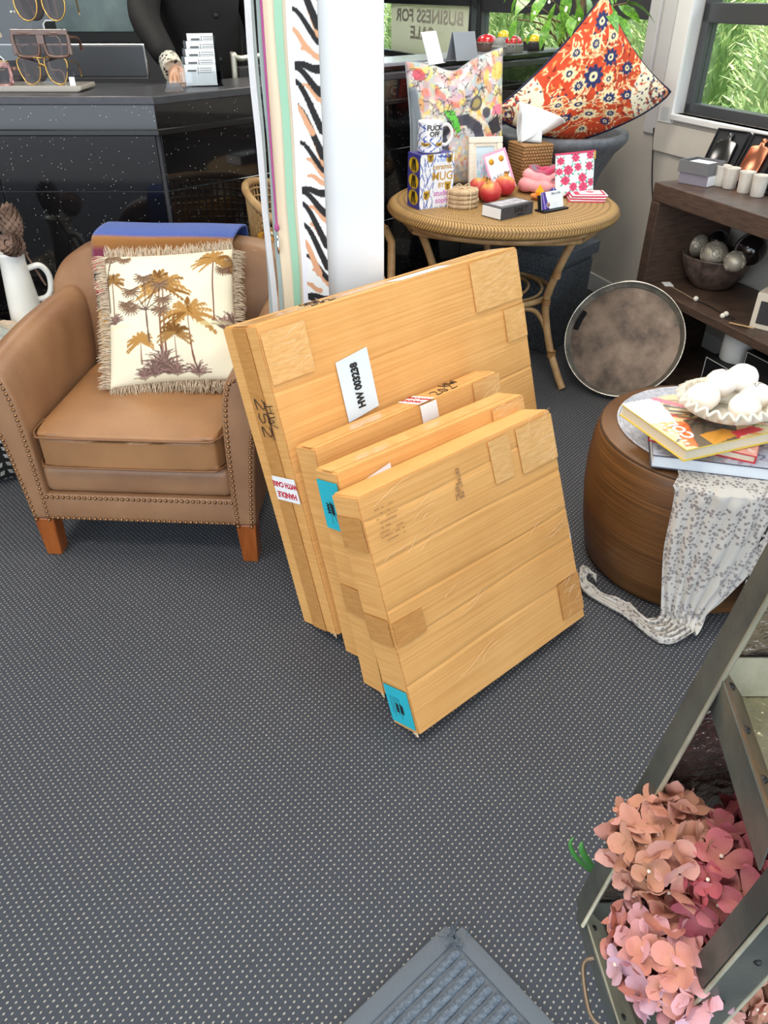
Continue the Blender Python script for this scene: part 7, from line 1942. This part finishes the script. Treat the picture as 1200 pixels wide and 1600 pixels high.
# ------------------------------------------------------------------ ledge under the windows: cards and game buzzers
LZ = CT + .036
def onledge(u, v): p = Z(u, v, LZ); return Vector((p.x, p.y, LZ + .0005))
GRC = mat('grey_card_sign', (140, 146, 156), .5); p = onledge(722, 95)
tc_ = thing('tent_card', 'folded grey tent card standing on the ledge behind the abstract cushion', 'sign', p, math.radians(40))
for sg_ in (-1, 1): obj('leaf', (*bevbox(-.07, .07, -.001, .001, 0, .115, .0005), False), GRC, tc_, (0, sg_ * .034, .002), (sg_ * math.radians(16), 0, 0))
p = onledge(682, 100); tc_ = thing('acrylic_sign', 'slanted white and clear sign holder on the ledge below the sale sign', 'sign', p, math.radians(62))
obj('leaf', (*bevbox(-.075, .075, -.001, .002, 0, .125, .0005), False), PAPER, tc_, (0, 0, .002), (math.radians(-20), 0, 0)); obj('foot', (*bevbox(-.075, .075, -.01, .07, 0, .003, .0005), False), EDGE, tc_)
def buzzer(label, u, v, dome, base, r=.05):
    p = onledge(u, v); t = thing('game_buzzer', label, 'buzzer', p, 0, 'push buzzers on the ledge')
    obj('base', lathe([(0, 0), (r, 0), (r * 1.04, .004), (r * 1.04, .036), (r, .042), (r * .9, .044), (0, .044)], 32), base, t)
    obj('dome', lathe([(r * .92, .043), (r * .90, .052), (r * .72, .066), (r * .4, .074), (0, .077)], 32), dome, t)
    obj('vent_slots', join(*[xf(boxp(r * 1.03, r * 1.055, -.003, .003, .030, .034), RZ(k * .35)) for k in range(18)]), BLACK, t)
RD = mat('red_dome', (190, 30, 40), .2, coat=.5); YLD = mat('yellow_dome', (226, 196, 40), .2, coat=.5); GRB = mat('grey_plastic', (130, 132, 130), .5); BKB = mat('black_plastic', (48, 46, 46), .4); BRB = mat('brown_plastic', (86, 66, 56), .4)
buzzer('push buzzer with a red dome and brown base behind the abstract cushion', 760, 80, RD, BRB, .058)
buzzer('push buzzer with a red dome and grey base between the others', 801, 83, RD, GRB, .050)
buzzer('push buzzer with a yellow dome and black base', 833, 79, YLD, BKB, .056)
buzzer('small yellow-domed push buzzer set back between the red ones', 786, 71, YLD, GRB, .04)
buzzer('plain grey-domed push buzzer at the cushion corner', 779, 87, GRB, GRB, .036)

# ------------------------------------------------------------------ sale sign on the window
SGN = mat('sign_board', (216, 211, 196), .7); nt = NT(SGN); b_ = bsdf(SGN); trn = nt.add('ShaderNodeBsdfTranslucent'); trn.inputs[0].default_value = lin((246, 240, 228)); mx = nt.add('ShaderNodeMixShader'); mx.inputs[0].default_value = .65
on_ = [n_ for n_ in nt.n if n_.type == 'OUTPUT_MATERIAL'][0]; nt.link(b_.outputs[0], mx.inputs[1]); nt.link(trn.outputs[0], mx.inputs[2]); nt.link(mx.outputs[0], on_.inputs[0])
SGL = mat('sign_letters', (242, 236, 220), .6)
sgn = thing('sale_sign', 'cream sign board reading BUSINESS FOR SALE in reverse on the window glass', 'sign', mtx=WM @ T(-4.56, .072, 1.057))
SW, SHh = 1.647, .36
obj('board', (*boxp(0, SW, 0, .004, 0, SHh), False), SGN, sgn)
for s_, z_, x_ in (('BUSINESS FOR', .268, .84), ('SALE', .150, .73)):
    v_, f_ = text_part(s_, .125, .004, 1.0); w_ = max(p[0] for p in v_) - min(p[0] for p in v_); k_ = (1.42 if s_ != 'SALE' else .50) / w_
    v_ = [(-x * k_, y, z) for x, y, z in v_]; f_ = [tuple(reversed(q)) for q in f_]
    obj('lettering', (*xf((v_, f_), T(x_, -.002, z_) @ STAND), False), SGL, sgn)

# dark glazed panel in the partition behind the counter
r4 = bpy.data.objects.new('window_4', None); COL.objects.link(r4); r4.location = (-1.68, 5.39, 0); struct(r4)
obj('frame_surround', (*bevbox(-.42, .22, -.02, 0, 1.24, 2.1, .004), False), BLACK, r4); obj('pane', (*boxp(-.28, .18, -.026, -.02, 1.30, 2.06), False), mat('dark_teal_glass', (44, 66, 64), .15, var=(3, (92, 116, 110))), r4)

# ------------------------------------------------------------------ shrubs outside
LG = [mat('shrub_leaf_light', (206, 216, 160), .6), mat('shrub_leaf_mid', (172, 198, 130), .6), mat('shrub_leaf_deep', (130, 164, 106), .6)]
def shrub_mesh(seed, R, H, n):
    g = random.Random(seed); V = []; F = []; MI = []
    for i in range(n):
        a = g.uniform(0, 6.283); z = g.random() ** .8; q = math.sqrt(max(0, 1 - (z * 1.0) ** 2.6)) * g.uniform(.72, 1.02); c = Vector((R * q * math.cos(a), R * q * math.sin(a), H * z * g.uniform(.94, 1.02) + .05))
        c *= 1 + .10 * mnoise.noise(c * 2.0 + Vector((seed, 0, 0)))
        d = Vector((math.cos(a) * .7 + g.uniform(-.6, .6), math.sin(a) * .7 + g.uniform(-.6, .6), g.uniform(.2, 1.1))).normalized(); L = g.uniform(.05, .11); s_ = d.cross(Vector((g.uniform(-1, 1), g.uniform(-1, 1), g.uniform(-1, 1)))).normalized() * g.uniform(.004, .008)
        b = len(V); m = c + d * L * .5; V += [tuple(c), tuple(m + s_), tuple(c + d * L), tuple(m - s_)]; F.append((b, b + 1, b + 2, b + 3)); MI.append(g.choice((0, 0, 1, 1, 2)))
    me = mesh_data('foliage', V, F, False)
    for m_ in LG: me.materials.append(m_)
    me.polygons.foreach_set('material_index', MI); return me
SMESH = [shrub_mesh(k, .50, 2.1, 8000) for k in range(3)]
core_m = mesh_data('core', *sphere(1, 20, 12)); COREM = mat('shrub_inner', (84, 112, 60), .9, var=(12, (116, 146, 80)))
where = ['beyond the tiger strap', 'behind the sale sign', 'between the sale sign and the buzzers', 'beyond the push buzzers', 'behind the ficus', 'behind the pilaster between the windows', 'above the grey gift boxes', 'above the tumblers', 'at the end of the tumbler row']
for row in (0, 1):
    for i, x in enumerate((-6.6, -5.4, -4.2, -3.0, -1.8, -.6, .6, 1.8, 3.0)):
        w = wl(x + .6 * row, 1.15 + 1.25 * row, -.1)
        t = thing('shrub', '%s green shrub outside the windows %s' % (('bushy front-row', 'taller back-row')[row], where[i]), 'shrub', w, i * 1.7 + row, 'shrubs outside the windows')
        sc__ = 1.0 + .25 * row
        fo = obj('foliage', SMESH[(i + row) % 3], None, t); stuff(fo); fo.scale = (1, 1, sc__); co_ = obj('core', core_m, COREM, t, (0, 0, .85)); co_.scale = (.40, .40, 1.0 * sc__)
        obj('stem', tube([(0, 0, 0), (0, 0, .4)], .03, 6), BARK, t)
